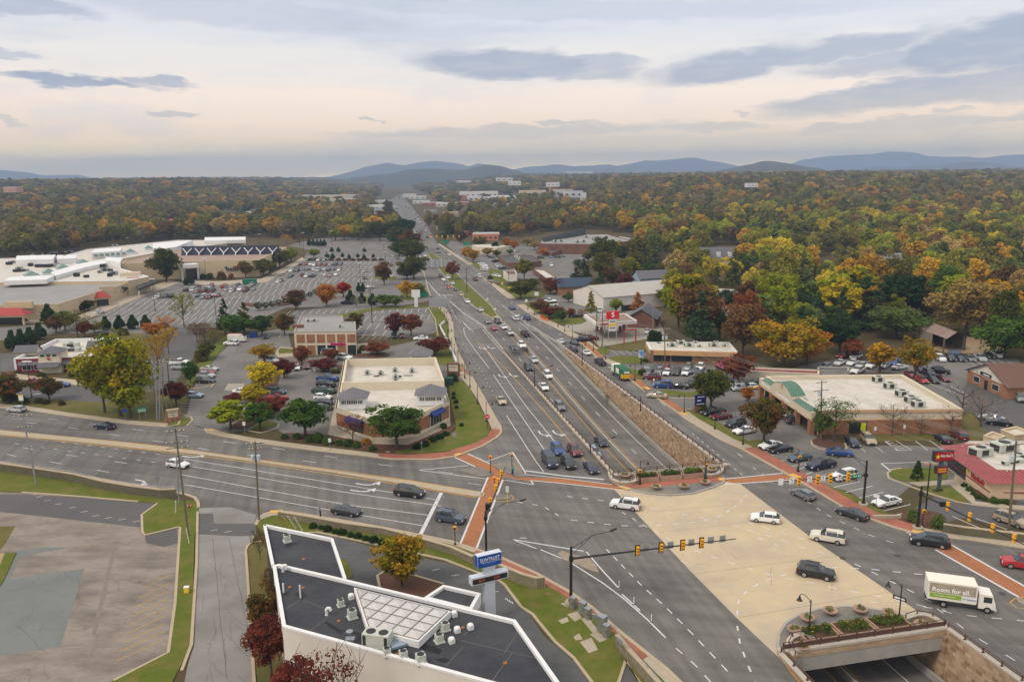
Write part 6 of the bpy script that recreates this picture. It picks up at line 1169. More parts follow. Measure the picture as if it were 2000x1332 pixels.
P2=ccw(P2);mb=MB();mb.prism(P2,0,ZB-.85,mt=0);adopt(mb.build('wing',M_roofb),e)
mb=MB()
for a,b in((0,1),(1,2)):
 q=W([(517,1025),(648,1052),(674,1130)],ZB-.5);strip(mb,[q[a],q[b]],.36,ZB-.9,.45)
q=W([(517,1025),(533,1103)],ZB-.5);strip(mb,q,.36,ZB-.9,.45);adopt(fixn(mb.build('parapet',M_trim)),e)
ZC=4.6;Pc=W([(866,1141.5),(939,1158),(921,1190),(828,1166.5)],ZC);mb=MB();Pc=ccw(Pc);mb.prism(Pc,ZC-1.3,ZC-.35);adopt(mb.build('canopy',M_roofb),e)
mb=MB();n=4
I=inset(Pc,.4);O=inset(Pc,-.03)
for k in range(n):
 l=(k+1)%n;mb.face([V3(O[k],ZC-1.35),V3(O[l],ZC-1.35),V3(O[l],ZC),V3(O[k],ZC)]);mb.face([V3(O[k],ZC),V3(O[l],ZC),V3(I[l],ZC),V3(I[k],ZC)]);mb.face([V3(I[l],ZC-.4),V3(I[k],ZC-.4),V3(I[k],ZC),V3(I[l],ZC)])
adopt(mb.build('canopy_fascia',M_trim),e)
for p in(Pc[0],Pc[1],Pc[2],Pc[3]):
 q=p+(sum(Pc,Vector((0,0)))/4-p)*.12;adopt(MB().box((q.x,q.y,1.6),(.5,.5,3.3)).build('pillar',M_whitew),e)
ZS=ZB+.45;TR,BR,TLp,BLp=G(874.5,1194,ZS),G(816,1249,ZS),G(696.6,1150.6,ZS),G(721,1224.7,ZS)
ua=(TLp-TR)/6.9;ub=(BR-TR)/4.
def clip(poly,a,b):
 d=b-a;out=[]
 s=lambda p:(d.x*(p.y-a.y)-d.y*(p.x-a.x));sg=1 if s(TR)>0 else-1
 for k in range(len(poly)):
  p,q=poly[k],poly[(k+1)%len(poly)];fp,fq=s(p)*sg,s(q)*sg
  if fp>=0:out.append(p)
  if fp*fq<0:out.append(p+(q-p)*(fp/(fp-fq)))
 return out
M_sky=mat('skylight_panel',(.52,.51,.50),.35,(.44,.43,.42),1,.5);M_skf=mat('skylight_frame',(.22,.17,.14),.6)
pm=MB();fr=MB()
for i in range(7):
 for j in range(4):
  c=[TR+ua*i+ub*j,TR+ua*(i+1)+ub*j,TR+ua*(i+1)+ub*(j+1),TR+ua*i+ub*(j+1)];c=clip(c,TLp,BLp)
  if len(c)<3:continue
  m=sum(c,Vector((0,0)))/len(c);cc_=[m+(p-m)*.93 for p in c]
  if len(c)<4 or True:
   for k in range(len(cc_)):pm.face([V3(cc_[k],ZS+.04),V3(cc_[(k+1)%len(cc_)],ZS+.04),V3(m,ZS+.38)])
  for k in range(len(c)):fr.tube([V3(c[k],ZS+.03),V3(c[(k+1)%len(c)],ZS+.03)],.06,4)
sk=adopt(fixn(pm.build('skylight',M_sky)),e);f=fr.build('skylight_frame',M_skf);f.parent=sk
cb_=MB();Q=ccw([TR,BR,BLp,TLp]);O=inset(Q,-.22);cb_.prism(O,ZB-.3,ZS);f=cb_.build('skylight_kerb',M_trim);f.parent=sk
zr=ZB-.3
for x,y,s in((666,1183,.62),(688,1206,.78),(870,1230,.7),(858,1253,.72),(756,1279,.64),(788,1285,.68),(822,1294,.8),(561,1057,.75)):
 o=MB().box((0,0,.55*s+.1),(s,s,1.0*s)).box((0,0,.07),(s*1.3,s*1.3,.12)).build('air_conditioner',M_acb);o.location=V3(G(x,y,zr),zr);o.rotation_euler[2]=.5;adopt(o,e)
 f=MB().lathe((0,0,1.05*s+.1),[(.44*s,0),(.44*s,.03),(.12*s,.04)],16).build('fan',M_dark);f.parent=o
o=MB().box((0,0,.8),(2.7,1.4,1.25)).box((0,0,.08),(2.9,1.6,.14)).build('air_conditioner',M_acb);o.location=V3(G(738,1259,zr),zr);o.rotation_euler[2]=-.22;adopt(o,e)
f=MB().lathe((-.65,0,1.42),[(.48,0),(.48,.04),(.12,.05)],20).lathe((.65,0,1.42),[(.48,0),(.48,.04),(.12,.05)],20).build('fan',M_dark);f.parent=o
f=MB().box((-1.1,-.72,.8),(.3,.04,1.)).box((1.1,-.72,.8),(.3,.04,1.)).build('vent_grille',M_dark);f.parent=o
for x,y in((686,1169),(887,1203),(893,1234),(919,1228),(882,1255)):
 o=MB().box((0,0,.22),(.55,.55,.44)).lathe((0,0,.44),[(.32,0),(.28,.12),(.12,.18)],10).build('roof_vent',M_trim);o.location=V3(G(x,y,zr),zr);o.rotation_euler[2]=.5;adopt(o,e)
for x,y in((553,1116),(638,1201)):
 o=MB().tube([(0,0,0),(0,0,.6),(.12,0,.8),(.35,0,.8),(.45,0,.55)],.17,10).build('gooseneck_vent',M_trim);o.location=V3(G(x,y,zr),zr);adopt(o,e)
for x,y,hh in((554,1157,1.1),(587,1167,1.5)):
 o=MB().tube([(0,0,0),(0,0,hh)],.09,8).build('vent_pipe',M_trim);o.location=V3(G(x,y,zr),zr);adopt(o,e)
o=MB().box((0,0,.12),(.9,.6,.24)).tube([(0,0,.2),(0,0,.9)],.04,6).lathe((0,-.1,.9),[(.05,0),(.32,.12),(.36,.16)],14).build('satellite_dish',M_galv);o.location=V3(G(684,1250,zr),zr);adopt(o,e)
o=MB().box((0,0,.2),(1.5,1.1,.25)).build('small_skylight',mat('skylight_dark',(.25,.3,.36),.2));o.location=V3(G(777,1261,zr),zr);o.rotation_euler[2]=.5;adopt(o,e)
for q,nm in(([(632,1215),(640,1214),(672,1232),(665,1238)],0),([(672,1229),(676,1228),(712,1238),(706,1245)],0),([(694,1250),(712,1240),(716,1246),(700,1256)],0),([(548,1157),(558,1154),(568,1158),(560,1164)],0),([(575,1160),(590,1152),(600,1164),(590,1170)],0),([(816,1254),(850,1262),(863,1270),(857,1277),(812,1264)],0),([(850,1287),(868,1283),(880,1290),(866,1294)],0),([(848,1240),(862,1226),(868,1236),(856,1246)],0)):
 mb=MB();Q=ccw(W(q,zr-.04));mb.face([V3(p,zr-.035)for p in Q]);adopt(mb.build('roof_patch',mat('roof_patch_black',.006,.5)),e)
for x,y in((566,1147),(593,1092),(662,1213),(904,1226),(987,1295),(775,1278),(592,1148)):
 o=MB().lathe((0,0,0),[(.2,0),(.2,.08),(.08,.12)],10).build('roof_drain',mat('rusty_drain',(.32,.12,.03),.8));o.location=V3(G(x,y,zr-.04),zr-.04);adopt(o,e)
mb=MB()
for a,b in(((546,1196),(592,1167)),((606,1231),(650,1197)),((592,1172),(640,1190)),((900,1250),(1050,1285)),((925,1222),(905,1240)),((985,1275),(1012,1232)),((700,1140),(880,1184)),((960,1330),(1000,1275)),((870,1300),(905,1262))):
 A,B=G(*a,zr-.05),G(*b,zr-.05);strip(mb,[A,B],.10,zr-.045)
adopt(mb.build('membrane_seam',mat('roof_seam',(.10,.095,.09),.9)),e)
hC=zfor(G(728,861),820)
pc=[(656,797),(727,820),(745,819),(811,813),(876,783),(851,700),(673,704)];P=W(pc,hC)
e=bld('brick_building','cream and brick corner building with three grey hipped roof lanterns and blue awnings','building',P,hC,M_brk,M_roofw,.5,M_crw,.6)
for k,(a,b)in enumerate(zip(P,P[1:]+P[:1])):
 L_=(b-a).length;u=(b-a)
 for z,h,d,m,nm in((hC-.45,.9,.35,M_crw,'cornice'),(.35,.7,.16,M_crw,'plinth')):onwall(e,nm,a,b,.5,z,L_+d*.9,h,m,d,0)
W0,W1,W2,W3,W4=P[0],P[1],P[2],P[3],P[4]
def awning(e,A,B,f,z,w,h,d,m):
 A,B=Vector(A[:2]),Vector(B[:2]);u=(B-A).normalized();nr=Vector((u.y,-u.x));p=A+(B-A)*f;mb=MB()
 a,b=p-u*w/2,p+u*w/2;c,dd=b+nr*d,a+nr*d
 mb.face([V3(a,z+h),V3(b,z+h),V3(c,z+.25),V3(dd,z+.25)]);mb.face([V3(dd,z+.25),V3(c,z+.25),V3(c,z),V3(dd,z)]);mb.face([V3(a,z+h),V3(dd,z+.25),V3(dd,z),V3(a,z)]);mb.face([V3(b,z+h),V3(c,z+.25),V3(c,z),V3(b,z)])
 return adopt(fixn(mb.build('awning',m)),e)
awning(e,W0,W1,.55,2.7,5.2,1.1,1.1,M_blueaw);window(e,W0,W1,.55,1.5,4.6,2.2,4,M_dark)
rA,rB=W3,W4
awning(e,rA,rB,.60,2.9,4.6,1.1,1.1,M_blueaw);window(e,rA,rB,.60,1.7,4.2,2.2,4,M_trim)
Ps=W([(668,752),(868,748),(851,702),(675,706)],hC+.9)
mb=MB();O=ccw(Ps);I=inset(O,.45);n=4
for k in range(n):
 l=(k+1)%n
 mb.face([V3(O[k],hC-.5),V3(O[l],hC-.5),V3(O[l],hC+1.5),V3(O[k],hC+1.5)]);mb.face([V3(O[k],hC+1.5),V3(O[l],hC+1.5),V3(I[l],hC+1.5),V3(I[k],hC+1.5)]);mb.face([V3(I[l],hC-.5),V3(I[k],hC-.5),V3(I[k],hC+1.5),V3(I[l],hC+1.5)])
adopt(fixn(mb.build('roof_screen',M_crw)),e)
rzC=atan2((P[5]-P[6]).y,(P[5]-P[6]).x)
for x,y,sz,tag_ in((691,793,5.4,''),(842,786,5.6,''),(822,706,5.2,'')):
 c=G(x,y,hC-.3);mb=MB().box((c.x,c.y,hC+.8),(sz,sz*.8,2.4),rzC);w_=adopt(mb.build('roof_lantern',M_trim),e)
 ca=Vector((cos(rzC),sin(rzC)));nn_=Vector((ca.y,-ca.x));A=c-ca*sz/2+nn_*sz*.4;B=c+ca*sz/2+nn_*sz*.4
 for f_,w__,k_ in((.18,1.0,3),(.5,2.2,6),(.82,1.0,3)):window(e,A,B,f_,hC+1.15,w__,.8,k_)
 hip(e,c,sz,sz*.8,hC+2.0,1.9,rzC,M_slate,.6,'lantern_roof',True)
for x,y in((718,731),(744,732),(772,726),(773,739),(773,750),(773,757),(805,727)):hvac(e,x,y,hC-.4,1.6,1.4,1.0,rzC)
mb=MB();
for q in((735,734,1.2,.9),(780,735,1.,1.8),(797,733,2.2,.5),(765,748,1.4,.8),(783,748,1.2,.9),(735,757,2.4,.6),(805,753,2.4,.5)):
 c=G(q[0],q[1],hC-.4);mb.box((c.x,c.y,hC-.45),(q[2],q[3],.1),rzC)
adopt(mb.build('roof_mats',M_dark),e)
hO=zfor(G(575,694),648);P=W([(574,648),(695,647),(694,628),(669,628),(669,616),(587,617)],hO)
e=bld('office_building','two-storey office with orange brick panels between cream bands and a grey flat roof','building',P,hO,M_crw,M_roofg,.3,M_concg,.35)
A,B=P[0],P[1]
for k in range(6):
 f=(k+.5)/6.1+.02
 onwall(e,'brick_panel',A,B,f,hO*.70,(B-A).length/6.1*.82,hO*.36,M_brk,.1,.0);onwall(e,'brick_panel',A,B,f,hO*.22,(B-A).length/6.1*.82,hO*.40,M_brk if k not in(2,3,5)else M_glass,.1,.0)
onwall(e,'red_banner',A,B,.70,hO*.46,4.4,.7,mat('banner_red',(.4,.02,.1),.6),.1,.1);marks(e,A,B,.62,.78,hO*.46,.4,7,M_letw,4).location.z+=0
C_=P[1];D_=P[2]
for k in range(2):onwall(e,'brick_panel',P[1],P[2],.3+.4*k,hO*.6,2.6,hO*.5,M_brk,.1,.0)
hvac(e,603,629,hO-.3,2.2,1.2,.9);hvac(e,615,628,hO-.3,2,1.2,.9);hvac(e,665,640,hO-.3,1.6,1.2,.9);adopt(MB().box((*G(582,640,hO-.3),hO+.1),(3.4,1.2,1.)).build('brick_box',M_brkd),e)
hR=zfor(G(33,729),700);P=W([(27,700),(176,695),(236,664),(228,659),(109,662)],hR)
e=bld('restaurant','single-storey restaurant with dark red walls, white trim and grey gabled roof pieces','restaurant',P,hR,M_redf,M_roofw,.9,M_trim,.5)
A,B=P[0],P[1];Lw=(B-A).length
for f in(.01,.36,.38,.58,.78,.99):onwall(e,'pilaster',A,B,f,hR/2,.6,hR,M_trim,.25,.02)
c=A+(B-A)*.485;u=(B-A).normalized();nr=Vector((u.y,-u.x));an=atan2(u.y,u.x)
cc_=c-nr*1.2;adopt(MB().box((cc_.x,cc_.y,(hR+1.4)/2),(5.6,5.2,hR+1.4),an).build('entrance_tower',M_crw),e)
fa,fb_=cc_-u*2.8+nr*2.6,cc_+u*2.8+nr*2.6
for f in(.22,.5,.78):window(e,fa,fb_,f,hR+.75,1.2,.6,1)
hip(e,cc_,5.6,5.2,hR+1.4,1.5,an,M_shg,.5,'hipped_roof');awning(e,fa,fb_,.5,hR-2.4,5.6,1.2,1.6,M_shg)
marks(e,fa,fb_,.15,.85,hR-.9,.35,10,M_letw,8);o=MB().lathe((0,0,0),[(.4,0),(.4,.1)],12).build('emblem',M_letr);o.rotation_euler[0]=pi/2;q=(fa+fb_)/2+nr*.15;o.location=(q.x,q.y,hR-.1);o.rotation_euler[2]=an;adopt(o,e)
for f,w_ in((.14,3.4),(.29,3.4),(.68,3.4)):
 awning(e,A,B,f,hR-2.0,w_,1.0,1.0,M_shg);window(e,A,B,f+.01,1.5,2.2,1.5,2)
for x,y,s in((55,688,5.4),(195,679,5.4)):
 c=G(x,y,hR);r=gable(e,c,s,3.6,hR+.6,1.5,an,M_shg,M_crw,zbase=hR-.5,name='gabled_roof')
hvac(e,105,688,hR-.9,2.6,2,1.3,an);hvac(e,140,678,hR-.9,5,2.2,1.5,an);hvac(e,142,686,hR-.9,5,2.2,1.2,an)
hT=zfor(G(112,624),594);P=W([(-220,597),(0,597),(112,594),(249,552),(60,556),(-220,562)],hT)
e=bld('department_store','low tan department store with grey gravel roof and sloping red entrance canopies','building',P,hT,M_tanw,M_roofg,.35,M_tanw,.5)
def redcan(e,x,y,w,an):
 c=G(x,y);hip(e,c,w,5.,3.6,2.4,an,mat('canopy_red',(.33,.04,.035),.6),.6,'red_canopy');ca,sa=cos(an),sin(an)
 for s in(-1,1):adopt(MB().box((c.x+s*w*.45*ca+2*sa,c.y+s*w*.45*sa-2*ca,1.8),(.6,.6,3.6),an).build('canopy_pillar',M_tanw),e)
 adopt(MB().box((c.x,c.y,3.3),(w+.8,5.6,.7),an).build('canopy_fascia',M_tanw),e);adopt(MB().box((c.x-ca*0-sa*-1.5,c.y,1.6),(w*.6,2.,3.),an).build('entrance_glass',M_glass),e);adopt(MB().box((c.x,c.y+6.,hT+.3),(w*.8,1.2,2.4),an).build('raised_parapet',M_tanw),e)
redcan(e,22,633,13,0.02);redcan(e,197,597,7,.62)
for x in(0,50,78):
 q=G(x,627.5);onwall(e,'pilaster',P[1],P[2],max(0,min(1,x/112.)),hT/2,.8,hT+.1,M_tanw,.3,.05)
hM=7.
P=W([(-220,551),(0,551),(250,548),(291,540),(236,524),(240,505),(350,486),(420,478),(480,470),(345,469),(170,487),(120,501),(0,505),(-220,509)],hM)
e=bld('shopping_mall','sprawling white-roofed mall with green glass pyramids and rooftop machinery','shopping mall',P,hM,M_tanw,M_roofw,.4,M_trim,.6)
M_gg=mat('green_glass',(.14,.22,.19),.3)
for x,y,s in((124,527,7),(62,541,7),(96,536,6),(163,517,7),(127,508,9),(65,506,6),(290,488,5),(255,495,6)):
 hip(e,G(x,y,hM),s,s,hM+.8,2.2,.7,M_gg,0,'glass_pyramid',True);c=G(x,y,hM);adopt(MB().box((c.x,c.y,hM+.2),(s*1.15,s*1.15,1.2),.7).build('pyramid_base',M_trim),e)
for(q,h_)in(([(180,505),(235,501),(240,494),(186,497)],3.2),([(8,556),(92,553),(108,544),(20,548)],1.6),([(110,545),(168,528),(240,513),(236,508),(160,520),(100,538)],1.6),([(32,519),(105,517),(110,508),(34,510)],3.),([(112,515),(150,513),(150,506),(112,507)],2.5),([(236,524),(205,519),(208,513),(240,514)],3.),([(300,498),(345,492),(378,478),(300,484)],3.),([(400,476),(480,474),(480,468),(400,469)],2.)):
 mb=MB();mb.prism(ccw(W(q,hM)),hM-.3,hM+h_,0,0);adopt(mb.build('raised_roof',M_trim),e)
for k in range(5):
 A_,B_=G(182,505,hM),G(235,501,hM);p_=A_+(B_-A_)*((k+.5)/5);adopt(MB().box((p_.x,p_.y-.1,hM+1.6),(3.,.3,1.2)).build('window',M_gg),e)
rr=random.Random(4)
for x,y in((169,542),(195,533),(205,530),(215,540),(216,530),(222,537),(34,531),(38,528),(48,530),(76,522),(84,521),(92,522),(102,521),(225,482),(268,476),(300,472),(420,474),(18,517),(25,514),(60,520),(150,540),(200,523)):hvac(e,x,y,hM-.3,rr.uniform(2,5),2,rr.uniform(1.2,2.2),.3,m=M_dark if rr.random()<.4 else M_galv)
q=G(265,572);adopt(MB().box((*G(258,566),4.2),(9,3,8.4),.4).build('entrance_frame',M_crw),e);adopt(MB().box((*G(263,570),3.4),(5,1.5,6.8),.4).build('red_entrance_panel',mat('entrance_red',(.4,.02,.05),.6)),e)
mb=MB();mb.prism(ccw(W([(266,560),(302,548),(306,552),(270,566)],4.)),3.6,4.4);adopt(mb.build('dark_canopy',M_dark),e)
for x,y in((272,577),(288,571),(303,565)):adopt(MB().box((*G(x,y),1.9),(.5,.5,3.8)).build('canopy_post',M_trim),e)
hL=zfor(G(386,544.5),511);P=W([(236,515),(356,511),(505,507.6),(560,482.5),(430,484),(354,487),(245,508)],hL)
e=bld('department_store','tall tan anchor store with black lettering, rust roof and a dark propped screen','building',P,hL,M_tanw,mat('roof_rust',(.26,.17,.13),.9,(.34,.27,.22),.12,.6),.5,M_tanw,.6)
A,B=P[1],P[2]
text_wall(e,'belk',A,B,.64,hL*.52,3.6,M_letk,.15,.03,1.05,.3)
lf=MB()
for a_ in(20,80,140):
 w=RD(a_);c=Vector((cos(w),sin(w)))*.85;t_=Vector((-c.y,c.x))*.42
 lf.face([(c.x*-.1,0,c.y*-.1),(c.x*.6+t_.x,0,c.y*.6+t_.y),(c.x*1.35,0,c.y*1.35),(c.x*.6-t_.x,0,c.y*.6-t_.y)])
u=(B-A).normalized();nr=Vector((u.y,-u.x));o=lf.build('flower_emblem',mat('emblem_blue',(.02,.25,.6),.5));q=A+(B-A)*.555+nr*.35;o.location=(q.x,q.y,hL*.55);o.rotation_euler[2]=atan2(u.y,u.x);adopt(o,e)
qa,qb=G(354,499,hL-.4),G(545,496.5,hL-.4)
mb=MB();dv=(qb-qa).normalized();nv=Vector((-dv.y,dv.x));hS=zfor(qa,486)-0
mb.face([V3(qa,hL-.4),V3(qb,hL-.4),V3(qb+nv*2,hL+4.6),V3(qa+nv*2,hL+4.6)]);adopt(mb.build('dark_screen',mat('screen_navy',(.018,.022,.045),.6)),e)
for k in range(8):
 p_=qa+(qb-qa)*((k+.5)/8);mb=MB();mb.tube([V3(p_-nv*1.5,hL-.4),V3(p_-nv*.5,hL+.8)],.3,5);
 for s in(-1,1):mb.tube([V3(p_-nv*.5,hL+.8),V3(p_+dv*s*2.5+nv*.6,hL+3.4)],.28,5)
 adopt(mb.build('screen_brace',M_trim),e)
for(x0,x1,y,zt)in((357,388,545,8.),):
 a_,b_=G(x0,548),G(x1,545.5);c=(a_+b_)/2;an=atan2((b_-a_).y,(b_-a_).x);adopt(MB().box((c.x,c.y,7.4),((b_-a_).length,6,1.8),an).build('portico_beam',M_trim),e)
 for q in(a_,b_):adopt(MB().box((q.x,q.y,3.3),(1,1,6.6),an).build('portico_pillar',M_trim),e)
 c2=c+Vector((0,3.4));adopt(MB().box((c2.x,c2.y,2.8),((b_-a_).length*.9,.5,5.4),an).build('entrance_glass',M_glass),e)
hS=zfor(G(1700,848),801);P=W([(1496,735),(1600,802),(1700,800.5),(1881,799),(1762,731),(1560,733)],hS)
e=bld('strip_mall','strip of shops with green metal mansard roofs, cream gables and a wide white flat roof','building',P,hS,M_crw,M_roofw,.9,M_crw,.5)
A,B=P[0],P[1];u=(B-A).normalized();nr=Vector((u.y,-u.x));Lw=(B-A).length;an=atan2(u.y,u.x)
for a_,b_ in((P[1],P[2]),(P[2],P[3])):
 onwall(e,'brick_base',a_,b_,.5,1.45,(b_-a_).length,2.9,M_brk,.12,.0);onwall(e,'string_course',a_,b_,.5,3.0,(b_-a_).length,.25,mat('trim_peach',(.52,.33,.2),.8),.2,.02);onwall(e,'cornice',a_,b_,.5,hS-.25,(b_-a_).length,.5,mat('trim_peach',(.52,.33,.2),.8),.4,.02);onwall(e,'string_course',a_,b_,.5,4.6,(b_-a_).length,.12,mat('trim_peach',(.52,.33,.2),.8),.2,.02)
onwall(e,'arcade',A,B,.5,1.5,Lw*.98,3.0,M_dark,.1,.05)
for k in range(5):window(e,A,B,.12+k*.19,1.5,3.6,2.2,3,M_dark)
for f in(0.02,.26,.5,.74,.98):onwall(e,'brick_column',A,B,f,1.6,1.1,3.2,M_brk,1.,1.2)
o=onwall(e,'fascia',A,B,.5,3.9,Lw,1.7,M_crw,.9,1.1);onwall(e,'fascia_trim',A,B,.5,3.05,Lw+.1,.25,mat('trim_peach',(.52,.33,.2),.8),1.,1.15)
marks(e,A+nr*1.5,B+nr*1.5,.06,.24,4.0,.8,11,M_letw,5);marks(e,A+nr*1.5,B+nr*1.5,.36,.62,3.9,.7,15,M_letw,6)
def mans(f0,f1):
 a_=A+(B-A)*f0;b_=A+(B-A)*f1;mb=MB();mb.face([V3(a_+nr*1.7,4.8),V3(b_+nr*1.7,4.8),V3(b_+nr*.1,hS+.1),V3(a_+nr*.1,hS+.1)]);mb.face([V3(a_+nr*1.7,4.8),V3(a_+nr*.1,hS+.1),V3(a_+nr*.1,4.8)]);mb.face([V3(b_+nr*1.7,4.8),V3(b_+nr*.1,hS+.1),V3(b_+nr*.1,4.8)]);adopt(mb.build('mansard_roof',M_green),e)
mans(.07,.25);mans(.68,.98)
mb=MB();gr_=MB();N=10;a0,a1=.27,.66;F1=[];
for k in range(N+1):
 f=a0+(a1-a0)*k/N;zz=hS+.3+1.7*sin(pi*k/N)**.8*(.9);p_=A+(B-A)*f+nr*1.6;F1.append((p_,zz))
mb.face([V3(F1[0][0],4.7)]+[V3(p_,z_)for p_,z_ in F1]+[V3(F1[-1][0],4.7)]);adopt(mb.build('arched_gable',M_crw),e)
for(p_,z_),(q_,y_)in zip(F1,F1[1:]):gr_.face([V3(p_+nr*.15,z_),V3(q_+nr*.15,y_),V3(q_-nr*3.,y_+.1),V3(p_-nr*3.,z_+.1)])
adopt(gr_.build('arched_roof',M_green),e)
mb=MB();
for f in(a0,a1):p_=A+(B-A)*f;mb.face([V3(p_+nr*1.6,4.7),V3(p_+nr*1.6,hS+.3),V3(p_-nr*1,hS+.3),V3(p_-nr*1,4.7)])
adopt(mb.build('gable_side',M_crw),e);o=onwall(e,'gable_emblem',A,B,(a0+a1)/2,6.3,.9,1.2,mat('trim_peach',(.52,.33,.2),.8),.1,1.7)
onwall(e,'shop_window',P[1],P[2],.78,1.4,3.6,2.4,M_glass,.1,.1);onwall(e,'green_poster',P[1],P[2],.88,1.6,1.,1.6,mat('poster_lime',(.5,.55,.02),.6),.06,.2)
for x,y in((1715,746),(1738,759),(1761,774),(1779,786),(1793,795)):hvac(e,x,y,hS-.9,2.8,2,1.6,.1)
hF=zfor(G(1931,979),945);Pe=W([(1846,883),(1933,944.5),(2160,944),(2160,868),(1868,868.5)],hF);Pe=ccw(Pe);Pw=inset(Pe,.7)
e=empty('fast_food_restaurant',V3(Pw[0]),0,'fast food restaurant with a red ribbed mansard roof and a yellow star sign','restaurant')
mb=MB();mb.prism(Pw,-.1,hF+.1);adopt(mb.build('wall',mat('wall_peach',(.62,.47,.32),.85,(.58,.43,.29),1,.5)),e)
It=inset(Pe,2.2);mb=MB();n=len(Pe);zt=hF+1.5
for k in range(n):
 l=(k+1)%n;mb.face([V3(Pe[k],hF-.05),V3(Pe[l],hF-.05),V3(It[l],zt),V3(It[k],zt)])
adopt(mb.build('mansard_roof',M_redr),e);I2=inset(Pe,2.5);mb=MB();mb.face([V3(p,zt-.5)for p in I2])
for k in range(n):
 l=(k+1)%n;mb.face([V3(It[k],zt),V3(It[l],zt),V3(I2[l],zt-.5),V3(I2[k],zt-.5)])
adopt(mb.build('roof',M_roofw),e);mb=MB();mb.face([V3(p,hF-.06)for p in Pe[::-1]]);adopt(mb.build('soffit',M_trim),e)
C1,C2,C3=G(1846,883,hF),G(1933,944.5,hF),G(2160,944,hF)
u1=(C2-C1).normalized();n1=Vector((u1.y,-u1.x));A=C1-n1*.7+u1*.3;B=C2-n1*.7-u1*.9;A2=B;B2=C3
for a_,b_ in((A,B),(A2,B2)):onwall(e,'red_band',a_,b_,.5,1.15,(b_-a_).length,.16,M_redf,.1,.03)
text_wall(e,"Hardee's",A,B,.72,hF*.62,1.15,M_letr,.06,.03,1,.1)
st_=MB();sp_=[(cos(RD(90+36*k))*(.55 if k%2==0 else .24),sin(RD(90+36*k))*(.55 if k%2==0 else .24))for k in range(10)];st_.face([(x,0,z)for x,z in sp_]);STAR=st_.mesh('star',M_lety)
o=link(STAR,'star',None,V3(A+u1*(B-A).length*.47+n1*.12,hF*.68));o.rotation_euler[2]=atan2(u1.y,u1.x);adopt(o,e)
window(e,A,B,.14,1.5,4.2,2.4,3,M_dark,'shop_window');onwall(e,'shop_window',A,B,.32,1.4,3.2,2.5,M_glass,.1,.02)
for x,y,l_,w_ in((1914,890,4,2.6),(1960,880,5,3),(1990,893,3,1.6),(1978,905,5,1)):hvac(e,x,y,zt-.5,l_,w_,1.8 if w_>2 else .7,.3)
mb=MB();c=G(1906,873,hF+1);hip(e,c,9,5,hF+.3,1.3,0,M_redr,.4,'rear_roof')
hD=zfor(G(1267,709),682);P=W([(1270,682),(1440,686.5),(1424,667.8),(1262.5,667.8)],hD)
e=bld('diner','low brown stone diner with tan fascia and an off-white roof crowded with vents','restaurant',P,hD,M_stn,M_roofw,.3,M_trim,.4)
A,B=P[0],P[1];onwall(e,'tan_fascia',A,B,.52,hD-.8,(B-A).length*.96,1.3,seam('fascia_tan',(.50,.30,.14),(.38,.22,.1),0,.6,.8,.08),.9,.4);onwall(e,'tan_fascia',P[3],P[0],.5,hD-.8,(P[0]-P[3]).length,1.2,seam('fascia_tan',(.5,.3,.14),(.38,.22,.1),0,.6),.3,.1)
for f,w_ in((.09,2.2),(.19,2.),(.30,2.2),(.37,1.8),(.44,2.)):window(e,A,B,f,1.6,w_,1.9,2,M_dark)
for x,y,s in((1312,677,1),(1329,672,1),(1345,677,1),(1393,677,1),(1358,670,.5),(1398,670,.5),(1366,678,.5),(1415,677,.5)):hvac(e,x,y,hD-.3,2.8*s,1.8*s,1.2*s)
hg=5.6;P=W([(1141,614),(1165,630.5),(1244,626),(1222,612.5)],hg)
e=empty('petrol_canopy',V3(G(1195,645)),0,'petrol station canopy with white and red fascia over the pumps','canopy')
P=ccw(P);mb=MB();mb.prism(P,hg-.9,hg-.25);adopt(mb.build('canopy_roof',mat('roof_leafy',(.16,.09,.06),.9,(.30,.24,.19),.5,.4)),e)
O=inset(P,-.05);I=inset(P,.35);mb=MB();n=4
for k in range(n):
 l=(k+1)%n;mb.face([V3(O[k],hg-1.),V3(O[l],hg-1.),V3(O[l],hg),V3(O[k],hg)]);mb.face([V3(O[k],hg),V3(O[l],hg),V3(I[l],hg),V3(I[k],hg)]);mb.face([V3(I[l],hg-.3),V3(I[k],hg-.3),V3(I[k],hg),V3(I[l],hg)])
adopt(fixn(mb.build('fascia',M_trim)),e)
A,B=G(1165,630.5,hg),G(1244,626,hg);onwall(e,'red_stripe',A,B,.5,hg-.4,(B-A).length,.12,M_letr,.03,.08);text_wall(e,'Speedway',A,B,.2,hg-.65,.85,M_letr,.02,.02,1,.1)
for x,y in((1181,652),(1222.6,650),(1162,640),(1206,638)):adopt(MB().box((*G(x,y),2.3),(.45,.45,4.7)).build('column',M_trim),e)
M_pump=mat('pump_red',(.3,.03,.04),.5,(.15,.15,.16),2,.3,coord='obj')
for i,(x,y)in enumerate(((1166,646),(1175,650),(1211,648),(1218,645),(1190,640),(1200,638))):
 o=tag(MB().box((0,0,1.),(.9,.5,2.)).box((0,0,.1),(1.8,.9,.2)).build('petrol_pump',M_pump),'%s red and grey petrol pump from the left under the station canopy'%ordn(sorted([1166,1175,1211,1218,1190,1200]).index(x)),'petrol pump','petrol pumps');o.location=V3(G(x,y));o.rotation_euler[2]=.3
e=empty('petrol_kiosk',V3(G(1262,640)),0,'small brown brick petrol station shop with a steep grey roof','building');c=G(1258,634)
gable(e,c,13,9.5,3.6,3.,1.25,M_shg,M_brkd,.7);A,B=G(1246,640),G(1274,640);window(e,A+Vector((0,-.4)),B+Vector((0,-.4)),.5,2.,1.3,2.2,2)
